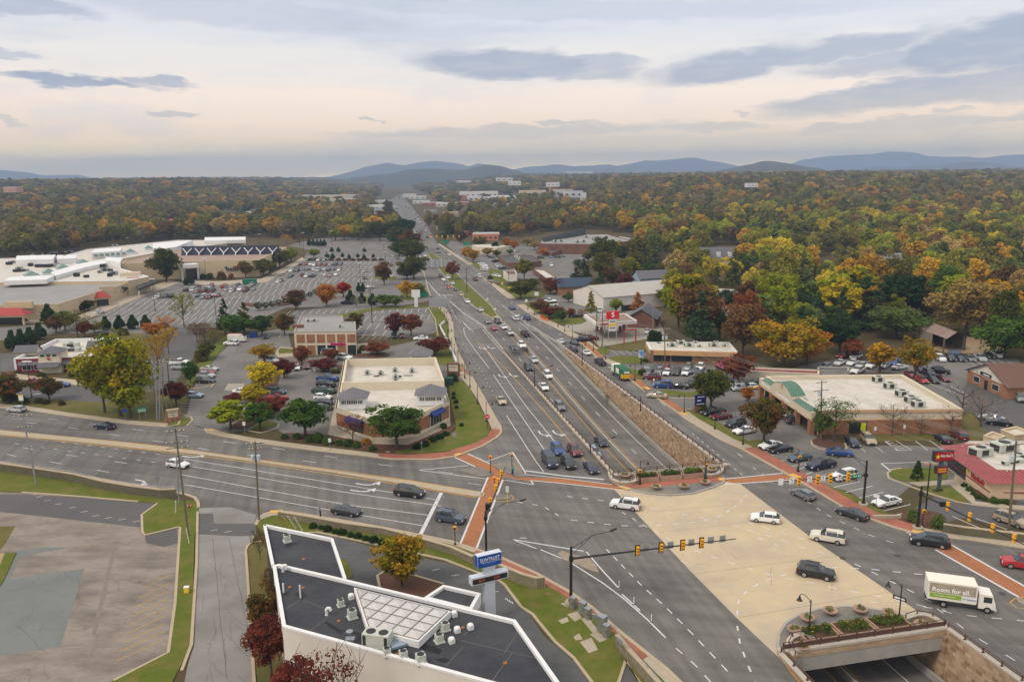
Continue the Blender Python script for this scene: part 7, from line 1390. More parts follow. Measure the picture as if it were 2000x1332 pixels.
e=empty('hall',V3(G(1240,600)),0,'long pale hall with a light grey curved metal roof and white walls','building');c=G(1240,592)
gable(e,c,44,24,5.5,3.2,atan2((G(1290,594)-G(1190,603)).y,(G(1290,594)-G(1190,603)).x),mat('roof_palegrey',(.40,.38,.35),.7,(.34,.33,.3),.3,.5),M_whitew,.3)
A,B=G(1195,614),G(1290,604);window(e,A,B,.30,1.8,5,2.2,4,M_dark);window(e,A,B,.62,3.2,1.4,.8,2,M_dark)
e=empty('rental_office',V3(G(1940,760)),0,'brick rental office with white gable, brown shingle roof and a black and green sign','building')
A,B=G(1888,745),G(1966,780);u=(B-A).normalized();nr=Vector((u.y,-u.x));Lw=(B-A).length;c=(A+B)/2-nr*11
hz_=3.1;gable(e,c,22,Lw,hz_,3.4,atan2(nr.y,nr.x),M_shing,M_brk,.6);p=A+(B-A)*.5
mb=MB();mb.face([V3(A+nr*.05-u*.4,hz_-.1),V3(B+nr*.05+u*.4,hz_-.1),V3(p+nr*.05,hz_+3.3)]);adopt(mb.build('gable',M_whitew),e)
onwall(e,'sign_board',A,B,.47,hz_+.55,4.4,.8,M_letk,.1,.12);text_wall(e,'enterprise',A,B,.49,hz_+.55,.62,M_letw,.02,.01,1,.2);o=text_wall(e,'e',A,B,.25,hz_+.55,.8,mat('letter_green',(.1,.5,.05),.5),.02,.03,1,.2)
window(e,A,B,.25,1.6,2.4,1.4,1);window(e,A,B,.72,1.6,2.6,1.4,1);onwall(e,'door',A,B,.49,1.2,1.3,2.3,M_glass,.1,.05)
e=empty('open_shed',V3(G(1860,690)),0,'old open shed with a rusty tin roof at the woods edge','shed')
mr0=mat('rusty_tin',(.17,.08,.055),.8,(.24,.2,.18),.5,.5);q=[G3(1797,642,4.2),G3(1849,662,4.2),G3(1888,657,4.2),G3(1833,634,4.2)]
rz1=(q[0]+q[3])/2+Vector((0,0,1.6));rz2=(q[1]+q[2])/2+Vector((0,0,1.6))
mb=MB();mb.face([q[0],q[1],rz2,rz1]);mb.face([q[3],q[2],rz2,rz1]);adopt(mb.build('roof',mr0),e)
for k in(0,1,2,3):
 w=q[k];adopt(MB().box((w.x*.995,w.y,2.1),(.35,.35,4.2)).build('post',M_wood),e)
mb=MB();mb.face([q[0]-Vector((0,0,4.2)),q[0].lerp(q[1],.5)-Vector((0,0,4.2)),q[0].lerp(q[1],.5),q[0]]);mb.face([q[3]-Vector((0,0,4.2)),q[2]-Vector((0,0,4.2)),q[2],q[3]]);mb.face([q[0]-Vector((0,0,4.2)),q[3]-Vector((0,0,4.2)),q[3],q[0]]);adopt(mb.build('wall',mat('block_wall',(.22,.19,.15),.9)),e)
mb=MB();mb.prism(ccw([G(1855,700),G(1878,698),G(1876,690),G(1852,692)]),0,1.2);tag(mb.build('stored_junk',mat('blue_tarp',(.03,.1,.2),.8,(.12,.09,.08),.6,.4)),'heap of stored goods under a blue sheet inside the open shed','heap')
for nm,lb,ct,rp,bp,yt,wm,rm in(('store','big brown brick store with a wide dark grey roof and slanted black screen','building',[(1052,476),(1180,477),(1235,470),(1185,457),(1110,458),(1060,466)],(1180,497),477,M_brkd,M_roofg),('brick_building','small brick block in front of the big store with rooftop units','building',[(1047,488),(1078,494),(1099,487),(1090,486),(1050,484)],(1078,502),494,M_brkd,M_roofd),('brick_strip','dark-roofed brick shop strip behind the diagonal car row','building',[(972,500),(991,514),(1030,513),(1058,510),(1040,499),(1000,498)],(991,525),514,M_brkd,M_roofd),('brick_strip','brick shop strip with cream fascia running down to the car park','building',[(1040,524),(1066,543),(1086,541),(1064,527)],(1066,553),543,M_brkd,M_roofw),('small_shop','small white shop with brown roof at the highway entrance','building',[(983,530),(991,536),(1010,536),(1006,528)],(992,550),536,M_whitew,M_shing),('tan_shop','tan flat-roofed shop with a small red sign behind yellow trees','building',[(922,480),(933,482),(970,484),(994,481),(960,477),(925,478)],(923,493),480,M_crw,M_roofw),('flat_roof_house','cream flat-roofed house among the trees above the hall','building',[(1292,513),(1315,520),(1334,509),(1300,507)],(1315,533),520,M_crw,M_roofg),('white_building','white building half hidden by trees beyond the big store','building',[(1205,470),(1240,478),(1246,468),(1210,462)],(1240,492),478,M_whitew,M_roofg),('white_building','long white roof behind the rust-brown tree','building',[(1385,574),(1445,578),(1445,566),(1385,563)],(1420,590),578,M_whitew,M_roofw),('warehouse','pale grey warehouse by the woods with red brick wall','building',[(1385,596),(1420,625),(1440,618),(1420,594)],(1420,632),622,M_letr,M_roofg),('white_building','white gabled cottage roof among dark trees','building',[(1520,570),(1545,578),(1552,572),(1530,568)],(1545,590),578,M_whitew,M_trim),('green_roof_shop','far shop with green roof and red blue signs','building',[(925,456),(975,459),(975,454),(930,452)],(975,466),458,M_crw,mat('roof_green_flat',(.03,.16,.11),.7)),('storage_shed','long grey storage shed between strip mall and used cars','shed',[(1596,723),(1658,724),(1658,717),(1598,716)],(1640,731),723,M_concg,M_roofd),('dealer_office','low building with a red roof edge behind the big orange tree','building',[(1462,724),(1600,730),(1600,722),(1470,717)],(1500,738),728,M_crw,M_redf),('grey_roof_shop','low grey-roofed building left of the blue-roofed house','building',[(1075,549),(1120,548),(1112,541),(1083,540)],(1080,556),549,M_concg,M_roofg),('utility_shed','tan block hut behind the fast food restaurant, left one','shed',[(1921,850),(1948,858),(1964,851),(1938,842)],(1948,872),858,M_tanw,M_tanw),('utility_shed','tan block hut with white roof behind the fast food restaurant, right one','shed',[(1955,838),(1983,850),(2020,845),(1985,832)],(1983,872),850,M_tanw,M_roofw)):
 h_=max(2.6,zfor(G(*bp),yt));P=W(rp,h_);bb=bld(nm,lb,ct,P,h_,wm,rm,.4,wm,.4)
 if nm=='store':
  for x,y in((1085,474),(1096,473),(1128,475),(1140,474),(1145,465)):hvac(bb,x,y,h_-.4,4,3,2)
  a_,b_=G(1062,473,h_),G(1146,459,h_);mb=MB();dv=(b_-a_).normalized();nv=Vector((-dv.y,dv.x));mb.face([V3(a_,h_),V3(b_,h_),V3(b_+nv*2,h_+5),V3(a_+nv*2,h_+2.6)]);adopt(mb.build('dark_screen',M_dark),bb)
 if lb.startswith('small brick'):
  for x in(1056,1062,1068,1074):hvac(bb,x,487,h_-.4,3,2,1.4)
 if nm=='brick_strip':
  for x,y in(((1008,503),(1012,506),(1016,509))if P[0].y>420 else((1058,531),(1063,533),(1068,535))):hvac(bb,x,y,h_-.4,2.5,1.8,1.2,m=M_trim)
for lb,x,y,l_,w_,h_,rh,an,rm,wm in(('brick house with a blue-grey cross roof behind maroon trees',1119,573,15,11,4,3,.1,mat('roof_blue',(.035,.055,.09),.8),M_brk),('dark-roofed house with white dormers among the right-hand trees',1410,521,27,12,5,6,0,M_shg,M_whitew),('blue and white house with grey roof above the hall',1285,556,22,11,4,3,.2,M_shg,mat('siding_blue',(.3,.4,.48),.8)),('long low green-walled building right of the dormered house',1472,512,30,10,3,1,0,M_roofg,mat('siding_green',(.1,.2,.14),.8)),('white house peeping through the woods at the upper right',1942,442,14,10,5,4,.3,M_roofg,M_whitew),('pale house in the yellow trees at the right',1735,519,14,10,4,3,0,M_roofg,M_whitew),('white trailer-like building in the right-hand woods',1990,542,40,10,4,2,0,M_trim,M_whitew)):
 e=empty('house',V3(G(x,y)),0,lb,'house');gable(e,G(x,y),l_,w_,h_,rh,an,rm,wm,.5)
 c=G(x,y);A=c+Vector((-l_/2,-w_/2-.05));B=c+Vector((l_/2,-w_/2-.05))
 for k in range(4):window(e,A,B,.15+k*.23,h_*.5,1.4,1.4,1)
 if 'dormer' in lb:
  for k in range(4):
   q=A+(B-A)*(.15+k*.23);adopt(MB().box((q.x,q.y+2.6,h_+2.2),(2,3,2.4)).build('dormer',M_trim),e)
e=empty('dealer_pavilion',V3(G(1421,745)),0,'small pink-roofed pavilion with black sign at the car dealer','pavilion');c=G(1421,742)
hip(e,c,4.6,4.4,3.6,2.6,.2,mat('roof_pink',(.26,.05,.08),.6),.2,'roof',True);adopt(MB().box((c.x,c.y,3.3),(4.8,4.6,.8),.2).build('sign_band',M_letk),e)
for sx in(-1,1):
 for sy in(-1,1):adopt(MB().box((c.x+2.1*sx,c.y+2*sy,1.5),(.3,.3,3),.2).build('post',M_letr),e)
XB=tuple((x,y,w,h,a,b,'%s low building %s'%(n,pl))for x,y,w,h,a,b,n,pl in((822,398,26,6,(.6,.58,.55),(.6,.6,.6),'white','first on the right of the far highway'),(845,402,30,6,(.35,.12,.08),(.5,.5,.5),'red-fronted','second on the right of the far highway'),(873,404,34,7,(.55,.5,.45),(.6,.6,.58),'cream','third on the right of the far highway'),(900,402,30,7,(.4,.15,.1),(.4,.4,.4),'brick','left of the far big-box store'),(985,392,50,8,(.6,.57,.5),(.55,.55,.55),'long white','right of the far big-box store'),(1015,396,30,7,(.5,.45,.35),(.45,.45,.45),'tan','between big-box store and orange roof'),(1000,404,60,6,(.45,.43,.4),(.2,.2,.22),'dark-roofed','below the far big-box store'),(840,415,20,5,(.4,.35,.3),(.1,.1,.11),'small dark','right of the far highway bend'),(868,450,26,5,(.5,.45,.4),(.15,.15,.17),'grey-roofed','right of the highway above the far junction'),(905,462,30,5,(.35,.12,.08),(.4,.4,.4),'brick','above the green-roofed shop'),(948,470,40,6,(.5,.2,.12),(.45,.43,.4),'orange brick','behind the tan shop'),(590,388,24,8,(.6,.6,.6),(.6,.6,.6),'white','left end of the far institutional row'),(700,398,26,7,(.6,.58,.55),(.6,.6,.6),'white','right of the far institutional row'),(745,398,20,7,(.6,.58,.55),(.6,.6,.6),'white','just left of the far highway'),(750,426,26,6,(.55,.52,.5),(.2,.2,.24),'dark-roofed','left of the far highway above the trees'),(570,432,44,5,(.6,.6,.6),(.6,.6,.6),'white-roofed','in the left tree belt'),(655,425,30,6,(.55,.5,.46),(.3,.3,.3),'grey','in the left tree belt'),(480,410,26,7,(.6,.6,.58),(.5,.5,.5),'pale','on the left wooded slope'),(250,447,30,6,(.4,.42,.45),(.3,.32,.36),'blue-grey','at the foot of the left slope'),(1470,366,16,6,(.6,.6,.6),(.6,.6,.6),'tiny white','in the far right woods'),(1080,365,20,8,(.6,.6,.6),(.6,.6,.6),'tiny white','on the far ridge left of the stadium block'),(905,357,24,8,(.6,.6,.6),(.6,.6,.6),'tiny white','on the far hill behind the highway'),(1005,362,20,8,(.6,.6,.6),(.6,.6,.6),'tiny white','on the far hill right of the highway'),(1120,410,8,10,(.65,.65,.6),(.6,.6,.6),'white gabled','in the trees below the orange roof'),(20,376,20,8,(.5,.3,.25),(.6,.6,.6),'pinkish','at the far left edge below the blue ridge')))
for i,(x,yb,w,hh,wc,rc,lb)in enumerate(XB+((361,449,80,11,(.55,.48,.3),(.3,.07,.06),'cream three-storey block with red roofs beyond the pines'),(458,436,60,9,(.5,.42,.36),(.28,.27,.27),'pinkish apartment block with grey roof on the left hills'),(468,431,56,8,(.6,.56,.5),(.05,.06,.1),'white building with dark blue roof on the left hills'),(500,424,30,8,(.6,.55,.48),(.5,.5,.48),'pale block above the white building on the left'),(634,397,90,16,(.5,.44,.36),(.45,.4,.36),'long beige institutional building far left of the highway'),(665,402,40,13,(.52,.46,.38),(.5,.46,.4),'beige annex with tall windows far left of the highway'),(540,411,80,9,(.55,.52,.47),(.55,.54,.52),'long white roof far left of the highway'),(725,411,45,8,(.6,.58,.55),(.6,.6,.58),'white low shop roof left of the far highway'),(735,418,30,8,(.5,.48,.46),(.2,.22,.26),'grey-roofed building left of the far highway'),(712,436,50,7,(.55,.45,.4),(.12,.12,.14),'dark-roofed inn left of the highway trees'),(610,440,50,6,(.6,.6,.6),(.62,.62,.62),'white low building in the left tree belt'),(707,383,16,14,(.6,.6,.62),(.6,.6,.6),'tall white block by the far highway'),(725,378,14,9,(.6,.6,.6),(.6,.6,.6),'small white block by the far highway'),(799,386,20,9,(.6,.58,.55),(.6,.6,.58),'white store at the far end of the highway'),(815,389,26,7,(.6,.58,.55),(.6,.6,.58),'low white store at the far end of the highway'),(868,392,42,9,(.45,.2,.14),(.6,.6,.58),'brick-fronted white-roofed store right of the far highway'),(935,388,60,16,(.62,.6,.56),(.55,.54,.52),'tall white and grey big-box store in the centre distance'),(955,392,80,9,(.55,.53,.5),(.5,.5,.5),'low white wings before the big-box store'),(902,394,14,13,(.4,.1,.06),(.4,.1,.06),'narrow red brick tower store in the centre distance'),(1040,384,42,13,(.55,.44,.28),(.5,.46,.36),'tan block left of the orange roof in the distance'),(1060,388,50,10,(.4,.4,.42),(.2,.21,.24),'grey apartment block in the centre distance'),(1096,384,36,14,(.5,.5,.5),(.55,.22,.1),'grey apartments with orange roof in the distance'),(1120,386,30,12,(.5,.52,.54),(.35,.35,.36),'pale grey apartments beside the orange roof'),(1130,346,44,34,(.5,.53,.56),(.55,.57,.6),'wide pale stadium-like block on the far ridge'),(862,427,30,5,(.25,.1,.07),(.06,.07,.1),'dark-roofed brick building right of the far highway'),(880,422,24,5,(.4,.3,.2),(.45,.35,.22),'tan-roofed building right of the far highway'),(765,359,30,12,(.6,.62,.64),(.6,.62,.64),'thin white building on the far hills'),(846,362,20,10,(.6,.6,.6),(.6,.6,.6),'small white building on the far hills'),(985,354,26,10,(.6,.6,.6),(.6,.6,.6),'white low building on the far right hills'),(890,440,34,4,(.2,.1,.08),(.1,.1,.11),'low dark building right of the highway among trees'),(1140,398,8,18,(.6,.6,.58),(.5,.5,.5),'white church spire building in the right distance'))):
 z0=0;p=G(x,yb)
 for _ in range(5):
  z0=max(0,min(40,hgt(p.x,p.y)));p=G(x,yb,z0)
 sc_=1/ppm(p);wd_=w*sc_*1.25;hh*=.78;wm=mat('wall_far_%d'%i,wc,.9);rm=mat('roof_far_%d'%i,rc,.9)
 P=[p+Vector(q)for q in((-wd_/2,0),(wd_/2,0),(wd_/2,wd_*.45+8),(-wd_/2,wd_*.45+8))]
 bb=bld('distant_building',lb,'building',P,hh*1.15,wm,rm,.3,rm,1.,z0=z0)
 nw=max(3,int(w/8))
 for k in range(nw):onwall(bb,'window_bay',P[0],P[1],(k+.5)/nw,z0+hh*.5,wd_/nw*.45,hh*.28,M_dark if w>25 else M_concg,.3,.1)
M_rib=mat('ribbed_board',(.30,.255,.175),.9,(.22,.19,.135),1.2,.6,big=(.13,.12,.085),bigs=.5,bigamt=.6)
def ribwall(lab,px,h,dark=False,rail=False):
 P=resample(gp(*px),3);e=empty('retaining_wall',V3(P[0]),0,lab,'wall');m=M_rib if not dark else mat('ribbed_board_dark',(.17,.155,.10),.9,(.11,.10,.07),1,.6)
 mb=MB();strip(mb,P,.3,-.1,h+.1);adopt(fixn(mb.build('backing',m)),e)
 mb=MB()
 for q in resample(px and gp(*px),.34):
  a=None
  mb.box((q.x,q.y-.17,h/2),(.17,.1,h))
 adopt(tag(mb.build('rib',m),kind='stuff'),e);mb=MB();strip(mb,P,.5,h,.14);adopt(fixn(mb.build('coping',M_kerb)),e)
 if rail:
  mb=MB();mb.tube([V3(p,h+.5)for p in P],.04,5);[mb.tube([V3(p,h),V3(p,h+.5)],.03,4)for p in P];adopt(mb.build('handrail',M_galv),e)
ribwall('long ribbed retaining wall between the left grass strip and the wide road',[(-200,884),(0,920),(84,932),(147,942),(202,956),(260,966),(315,973),(345,972)],1.5,True,True)
ribwall('ribbed retaining wall behind the green shrubs above the bank drive',[(545,1012),(606,1022),(680,1036),(750,1045),(826,1066),(880,1082),(925,1102)],1.1)
ribwall('pale ribbed wall curving behind the tall blue sign pylon',[(927,1103),(950,1113),(985,1127),(1020,1142),(1048,1150),(1063,1148)],1.5)
ribwall('ribbed wall with handrail at the bottom centre beside the brick pavement',[(1204,1262),(1228,1292),(1262,1330),(1310,1385)],1.4,False,True)
ribwall('weathered ribbed wall under the signal arm beside the fast food drive',[(1841,1040),(1880,1046),(1930,1052),(2000,1060),(2150,1080)],1.3,True)
post=MB().lathe((0,0,0),[(.20,0),(.20,.35),(.13,.45),(.13,.8),(.07,.9),(.055,3.9),(.04,4.2)],8).mesh('post',M_black)
armm=MB().tube([(0,0,3.7),(.25,0,4.15),(.7,0,4.35),(1.1,0,4.3),(1.25,0,4.1)],.035,5).mesh('arm',M_black)
bell=MB().lathe((1.25,0,3.55),[(.30,0),(.27,.06),(.13,.22),(.09,.42),(.04,.55)],10).mesh('lamp_head',M_black)
def lamp(x,y,lab,d=(10,0),grp='black bell-shaped street lamps',s=1.):
 p=G(x,y,.15);v=G(x+d[0],y+d[1])-G(x,y);e=empty('street_lamp',V3(p,.14),atan2(v.y,v.x),lab,'street lamp',grp,s);link(post,'post',e);link(armm,'arm',e);link(bell,'lamp_head',e);return e
for i,(x,y)in enumerate(((950,823),(933,788),(918,757),(908,739),(895,714),(888,700),(882,687),(875,669),(876,648),(873,632),(868,618),(861,605))):lamp(x,y,'%s black bell lamp from the near end along the left pavement of the highway'%ordn(i),s=1.05)
for i,(x,y)in enumerate(((1558,921),(1451,868),(1396,838),(1336,806),(1281,757),(1240,742),(1183,702),(1159,685),(1143,675),(1118,660),(1103,648),(1090,638),(1044,615),(1031,604))):lamp(x,y,'%s black bell lamp from the near end along the right pavement of the highway'%ordn(i),d=(-10,0))
lamp(1250,945,'black bell lamp left of the long planters at the far bridge edge',d=(10,0));lamp(1377,935,'black bell lamp right of the long planters at the far bridge edge',d=(10,0));lamp(1579,1246,'black bell lamp at the left of the near bridge plaza',d=(-12,-6),s=1.15);lamp(1755,1213,'black bell lamp with a one-way sign at the near bridge plaza',d=(-12,-3),s=1.15)
sg=MB().box((0,0,0),(.36,.2,1.1));sgm=sg.mesh('signal_housing',M_amber);bk=MB().box((0,.12,0),(.62,.03,1.4)).mesh('backplate',M_black)
ln_=[MB().cylx((0,-.12,z),.12,.06,12).mesh('lens',M_dark)for z in(.36,0,-.36)];vz=MB().box((0,-.2,.48),(.28,.2,.03)).box((0,-.2,.12),(.28,.2,.03)).box((0,-.2,-.24),(.28,.2,.03)).mesh('visor',M_amber)
def signal(p,ang,lab,back=False,grp='yellow traffic signal heads',s=1.):
 e=empty('traffic_signal',p,ang,lab,'traffic light',grp,s);link(sgm,'signal_housing',e);link(vz,'visor',e)
 for m in ln_:link(m,'lens',e)
 if back:link(bk,'backplate',e)
 return e
def seg(p,q,r0_,r1_,name,m,e,n=8):return adopt(MB().tube([p,q],[r0_,r1_],n).build(name,m),e)
def mast(lab,base,htop,harm,tipz,tippx,lum=None,rb=.17,foot=True):
 b=G(*base,.1);e=empty('signal_mast',V3(b,.1),0,lab,'signal mast');B3=V3(b,.1);seg(B3,V3(b,htop),rb,rb*.75,'pole',M_black,e,12)
 if foot:adopt(MB().lathe((b.x,b.y,0),[(.75,0),(.75,.5),(.7,.55)],16).build('footing',M_conc),e);adopt(MB().box((b.x,b.y,.62),(.6,.6,.12)).build('base_plate',M_black),e)
 t=V3(G(*tippx,tipz),tipz);a=V3(b,harm);seg(a,t,rb*.75,.06,'mast_arm',M_black,e,8)
 adopt(MB().box((b.x,b.y,harm),(.5,.5,.5)).build('arm_bracket',M_black),e)
 if lum:
  lp=V3(G(*lum[0],lum[1]),lum[1]);s0=V3(b,htop-.25);mb=MB();mid=s0.lerp(lp,.55)+Vector((0,0,.5));mb.tube([s0,mid,lp],.045,5);s1=V3(b,htop-1.2);mb.tube([s1,mid,],.035,5);mb.tube([s0.lerp(mid,.5),s1.lerp(mid,.5)],.025,4);adopt(mb.build('luminaire_arm',M_black),e)
  v=(lp-s0).normalized();q=lp+v*.4;mb=MB().tube([lp-v*.1,lp+v*.2,lp+v*.85],[.06,.17,.12],8);adopt(mb.build('luminaire',M_dark),e)
 return e,a,t
def along(a,t,x):
 """point of segment a-t whose picture column is x"""
 lo,hi=0.,1.;f=lambda k:PX(*(a.lerp(t,k)))[0];s=1 if f(1)>f(0)else-1
 for _ in range(30):
  m=(lo+hi)/2
  if(f(m)-x)*s<0:lo=m
  else:hi=m
 return a.lerp(t,lo)
M_sgn=mat('sign_white',.72,.5,.66,2,.3);M_sgb=mat('sign_back',(.34,.35,.37),.5,metal=.4);M_sgg=mat('sign_green',(.01,.22,.12),.5)
def panel(p,ang,w,h,m,lab,cat='sign',grp=None,text=None,tm=None,ts=.3,back=None,name='road_sign'):
 e=empty(name,p,ang,lab,cat,grp);MB().box((0,0,0),(w,.04,h)).build('panel',m,e)
 if text:
  o=link(textmesh(text,ts,.01,tm or M_letk),'lettering',e,(0,-.035,0));o.rotation_euler=(pi/2,0,0)
 return e
e,a,t=mast('black signal mast rising behind the blue pylon sign, its arm reaching over the wide road',(950,1092),7.2,6.2,6.2,(987,912),((1016,978),8.6))
dv=(t-a).normalized();an=atan2(dv.y,dv.x)
for i,(x,l)in enumerate(((981,'farthest'),(975,'second farthest'),(970,'third farthest'),(960,'nearest'))):signal(along(a,t,x)+Vector((-.25,0,.1)),an,l+' yellow signal on the arm over the brick crossing by the pylon',s=1.2)
o=tag(MB().box((0,0,0),(.7,.5,1.0)).box((0,0,.55),(.75,.55,.08)).build('control_box',M_black),'black box hanging on the mast arm behind the blue pylon sign','box');o.location=along(a,t,957)+Vector((-.3,0,-.1))
e,a,t=mast('tall black signal mast in the bottom centre lawn with a long arm pointing right',(1115,1180),7.8,6.2,6.6,(1437,1052),((1192,1037),9.6),.2)
dv=(t-a).normalized();an=atan2(dv.y,dv.x)
for x,l in((1245,'leftmost'),(1291,'second from left'),(1333,'third from left'),(1370,'rightmost')):signal(along(a,t,x)+Vector((0,-.25,.1)),an,l+' black-edged yellow signal on the long arm over the junction centre',True,s=1.05)
for x,l in((1262,'leftmost'),(1310,'second'),(1351,'third'),(1389,'fourth'),(1412,'last')):q=along(a,t,x)+Vector((0,.2,.12));panel(q,an,.8,.9,M_sgb,l+' grey back of a lane sign on the long central signal arm',grp='lane signs seen from behind')
e,a,t=mast('black signal mast by the right car park bays, its arm with signs pointing left',(1686,987),7.6,5.2,5.4,(1511,941),((1640,893),8.4),.2)
dv=(a-t).normalized();an=atan2(dv.y,dv.x)
for x,l in((1559,'leftmost'),(1595,'second from left'),(1620,'third from left'),(1655,'rightmost')):signal(along(a,t,x)+Vector((0,-.3,.0)),an,l+' yellow signal on the right-hand arm with the green street sign',s=1.35)
for x,l,k in((1524,'blank lane sign at the tip of the right-hand signal arm',None),(1545,'white left-turn arrow sign near the tip of the right-hand signal arm','\\'),(1580,'white left-turn arrow sign between two yellow signals on the right-hand arm','\\'),(1606,'white straight-ahead arrow sign on the right-hand arm','I'),(1639,'white two-arrow lane sign on the right-hand arm','I\\')):
 q=along(a,t,x)+Vector((0,-.28,.05));s_=panel(q,an,.8,1.0,M_sgn,l,grp='lane signs on the right-hand arm')
 if k:
  mb=MB();xs=(-.12,.14)if len(k)>1 else(0,)
  for xx,c in zip(xs,k):
   if c=='I':mb.box((xx,-.03,.02),(.06,.02,.4)).face([(xx-.12,-.035,.2),(xx+.12,-.035,.2),(xx,-.035,.4)])
   else:mb.box((xx+.08,-.03,-.02),(.06,.02,.3)).face([(xx+.11,-.035,.08),(xx+.11,-.035,.16),(xx-.08,-.035,.3),(xx-.12,-.035,.24)]).face([(xx-.02,-.035,.36),(xx-.2,-.035,.34),(xx-.14,-.035,.14)])
  mb.box((0,-.03,-.36),(.5,.01,.07));mb.build('arrow_symbol',M_letk,s_)
panel(along(a,t,1672)+Vector((0,-.35,.1)),an,1.7,.62,M_sgg,'green street name sign reading Rio on the right-hand signal arm',text='Rio Rd',tm=M_letw,ts=.48)
e,a,t=mast('black signal mast on the right brick kerb, arm running off to the lower right',(1792,1033),6.8,5.6,5.6,(2010,1068),((1822,957),6.2),.2)
dv=(t-a).normalized();an=atan2(dv.y,dv.x)
for x,l in((1853,'first'),(1896,'second'),(1941,'third'),(1983,'fourth')):signal(along(a,t,x)+Vector((0,.3,.1)),an+pi,l+' yellow signal from the left on the arm crossing the fast food drive',s=1.1)
o=tag(MB().box((0,0,0),(.7,.4,.7)).box((0,-.22,0),(.5,.06,.5)).build('control_box',M_black),'black square box on the arm left of the four signals near the fast food restaurant','box');o.location=along(a,t,1841)+Vector((0,0,.1))
def pedpost(x,y,lab,h=2.9,red=False):
 p=G(x,y,.15);e=empty('pedestrian_signal',V3(p,.15),0,lab,'pedestrian signal','pedestrian signal posts');MB().lathe((0,0,0),[(.16,0),(.16,.25),(.06,.35),(.06,h)],8).build('post',M_black,e);MB().box((.0,-.1,h-.15),(.5,.35,.5)).build('signal_head',M_amber,e);MB().box((0,-.29,h-.15),(.34,.03,.32)).build('lens',mat('lens_red',(.5,.03,.01),.4)if red else M_dark,e)
for a_ in((958,923,'amber signal post with red lens on the left traffic island',3.1,True),(1000,925,'amber signal post beside the person in teal on the grey island',3.6),(966,968,'amber signal post with red lens at the near end of the median',3.2,True),(889,1063,'single amber pedestrian signal on the kerb below the blue SUV',2.7),(1249,946,'amber box post at the left lamp of the far bridge edge',2.6),(1379,934,'amber box post at the right lamp of the far bridge edge',2.6),(1560,921,'amber pedestrian signal by the bay with the teal coupe',2.9),(1801,1028,'amber pedestrian signal right of the far right mast',2.6)):pedpost(*a_)
def hlight(x,y,lx,ly,h,lab):
 b=G(x,y,.4);e=empty('highway_light',V3(b,.4),0,lab,'street light','tall black highway lights');seg(V3(b,.4),V3(b,h),.13,.09,'pole',M_black,e)
 s0=V3(b,h-.15);lp=V3(G(lx,ly,h+1.2),h+1.2);mb=MB();mb.tube([s0,lp],.045,5);mb.tube([s0-Vector((0,0,.7)),s0.lerp(lp,.7)],.035,5);mb.tube([s0.lerp(lp,.35),(s0-Vector((0,0,.7))).lerp(s0.lerp(lp,.7),.5)],.025,4);adopt(mb.build('truss_arm',M_black),e);v=(lp-s0).normalized();adopt(MB().tube([lp-v*.2,lp+v*.2,lp+v*.8],[.06,.16,.1],8).build('luminaire',M_dark),e)
hlight(1044,757,1075,715,4.7,'black highway light on the rail left of the express lanes, nearer one');hlight(1153,885,1195,855,2.2,'short black highway light on the rail near the stop line queue');hlight(1137,714,1105,668,6.2,'black highway light at the top of the stone wall ramp');hlight(1251,803,1222,772,3.8,'black highway light on the stone wall rail beside the gold car')
for x,y,yt,l in((912,573,525,'lone thin black pole on the grass median of the highway'),(727,632,566,'tall slim light pole in the empty left car park'),(575,455,430,'light pole in the far mall lot')):
 b=G(x,y);tag(MB().tube([V3(b),V3(b,zfor(b,yt))],[.16,.11],8).box((b.x,b.y,zfor(b,yt)),(1.6,.4,.15)).build('light_pole',M_black),l,'light pole')
for i,(x,yb,yt)in enumerate(((303,608,545),(366,555,521),(403,550,505),(423,630,575),(704,554,514),(645,545,538),(722,595,560),(712,552,552),(123,490,459),(151,485,474),(250,480,465),(346,470,447),(594,500,455),(649,480,452),(750,490,474),(753,512,492),(508,480,458),(642,505,495),(62,776,706))):
 if yb-yt<4:yt=yb-22
 b=G(x,yb);h_=zfor(b,yt);e=empty('lot_light',V3(b),0,'%s slender car park light from the left in the left-hand lots'%ordn(sorted([303,366,403,423,704,645,722,712,123,151,250,346,594,649,750,753,508,642,62]).index(x)),'light pole','car park lights');MB().tube([(0,0,0),(0,0,.8),(0,0,h_)],[.25,.11,.08],6).build('pole',M_dark,e);MB().box((0,0,h_),(2.2,.5,.2)).build('lamp_head',M_trim,e)
def upole(base,top,lab,arms=((1.0,2.4),),m=None,tx=0,lean=True,r=.17):
 b=G(*base,.1);z=zfor(b,top[1]);tp=V3(G(top[0],top[1],z),z)if lean else V3(b,z);e=empty('utility_pole',V3(b,.1),0,lab,'utility pole');seg(V3(b,.1),tp,r,r*.65,'pole',m or M_wood,e)
 for dz,w in arms:
  c=V3(b,0).lerp(tp,1-dz/z);mb=MB();mb.tube([c+Vector((-w/2,-.15*w,0)),c+Vector((w/2,.15*w,0))],.07,5)
  adopt(mb.build('crossarm',M_wood),e);mb=MB()
  for k in(-.45,-.2,.2,.45):mb.lathe((c.x+k*w,c.y+.3*k*w,c.z),[(.05,0),(.09,.08),(.04,.22)],6)
  adopt(mb.build('insulator',M_trim),e)
 for k in range(tx):
  c=V3(b,0).lerp(tp,1-2.6/z);adopt(MB().lathe((c.x+(.45 if k else-.45),c.y-.1,c.z-.5),[(.28,0),(.3,.1),(.3,.9),(.22,1.0)],10).build('transformer',mat('transformer_grey',(.42,.48,.52),.5)),e)
 return tp
p1=upole((71,947),(44,808),'weathered pole with grey steel sleeve on the far left grass strip',((.4,2.8),(2.4,2.2)),M_galv)
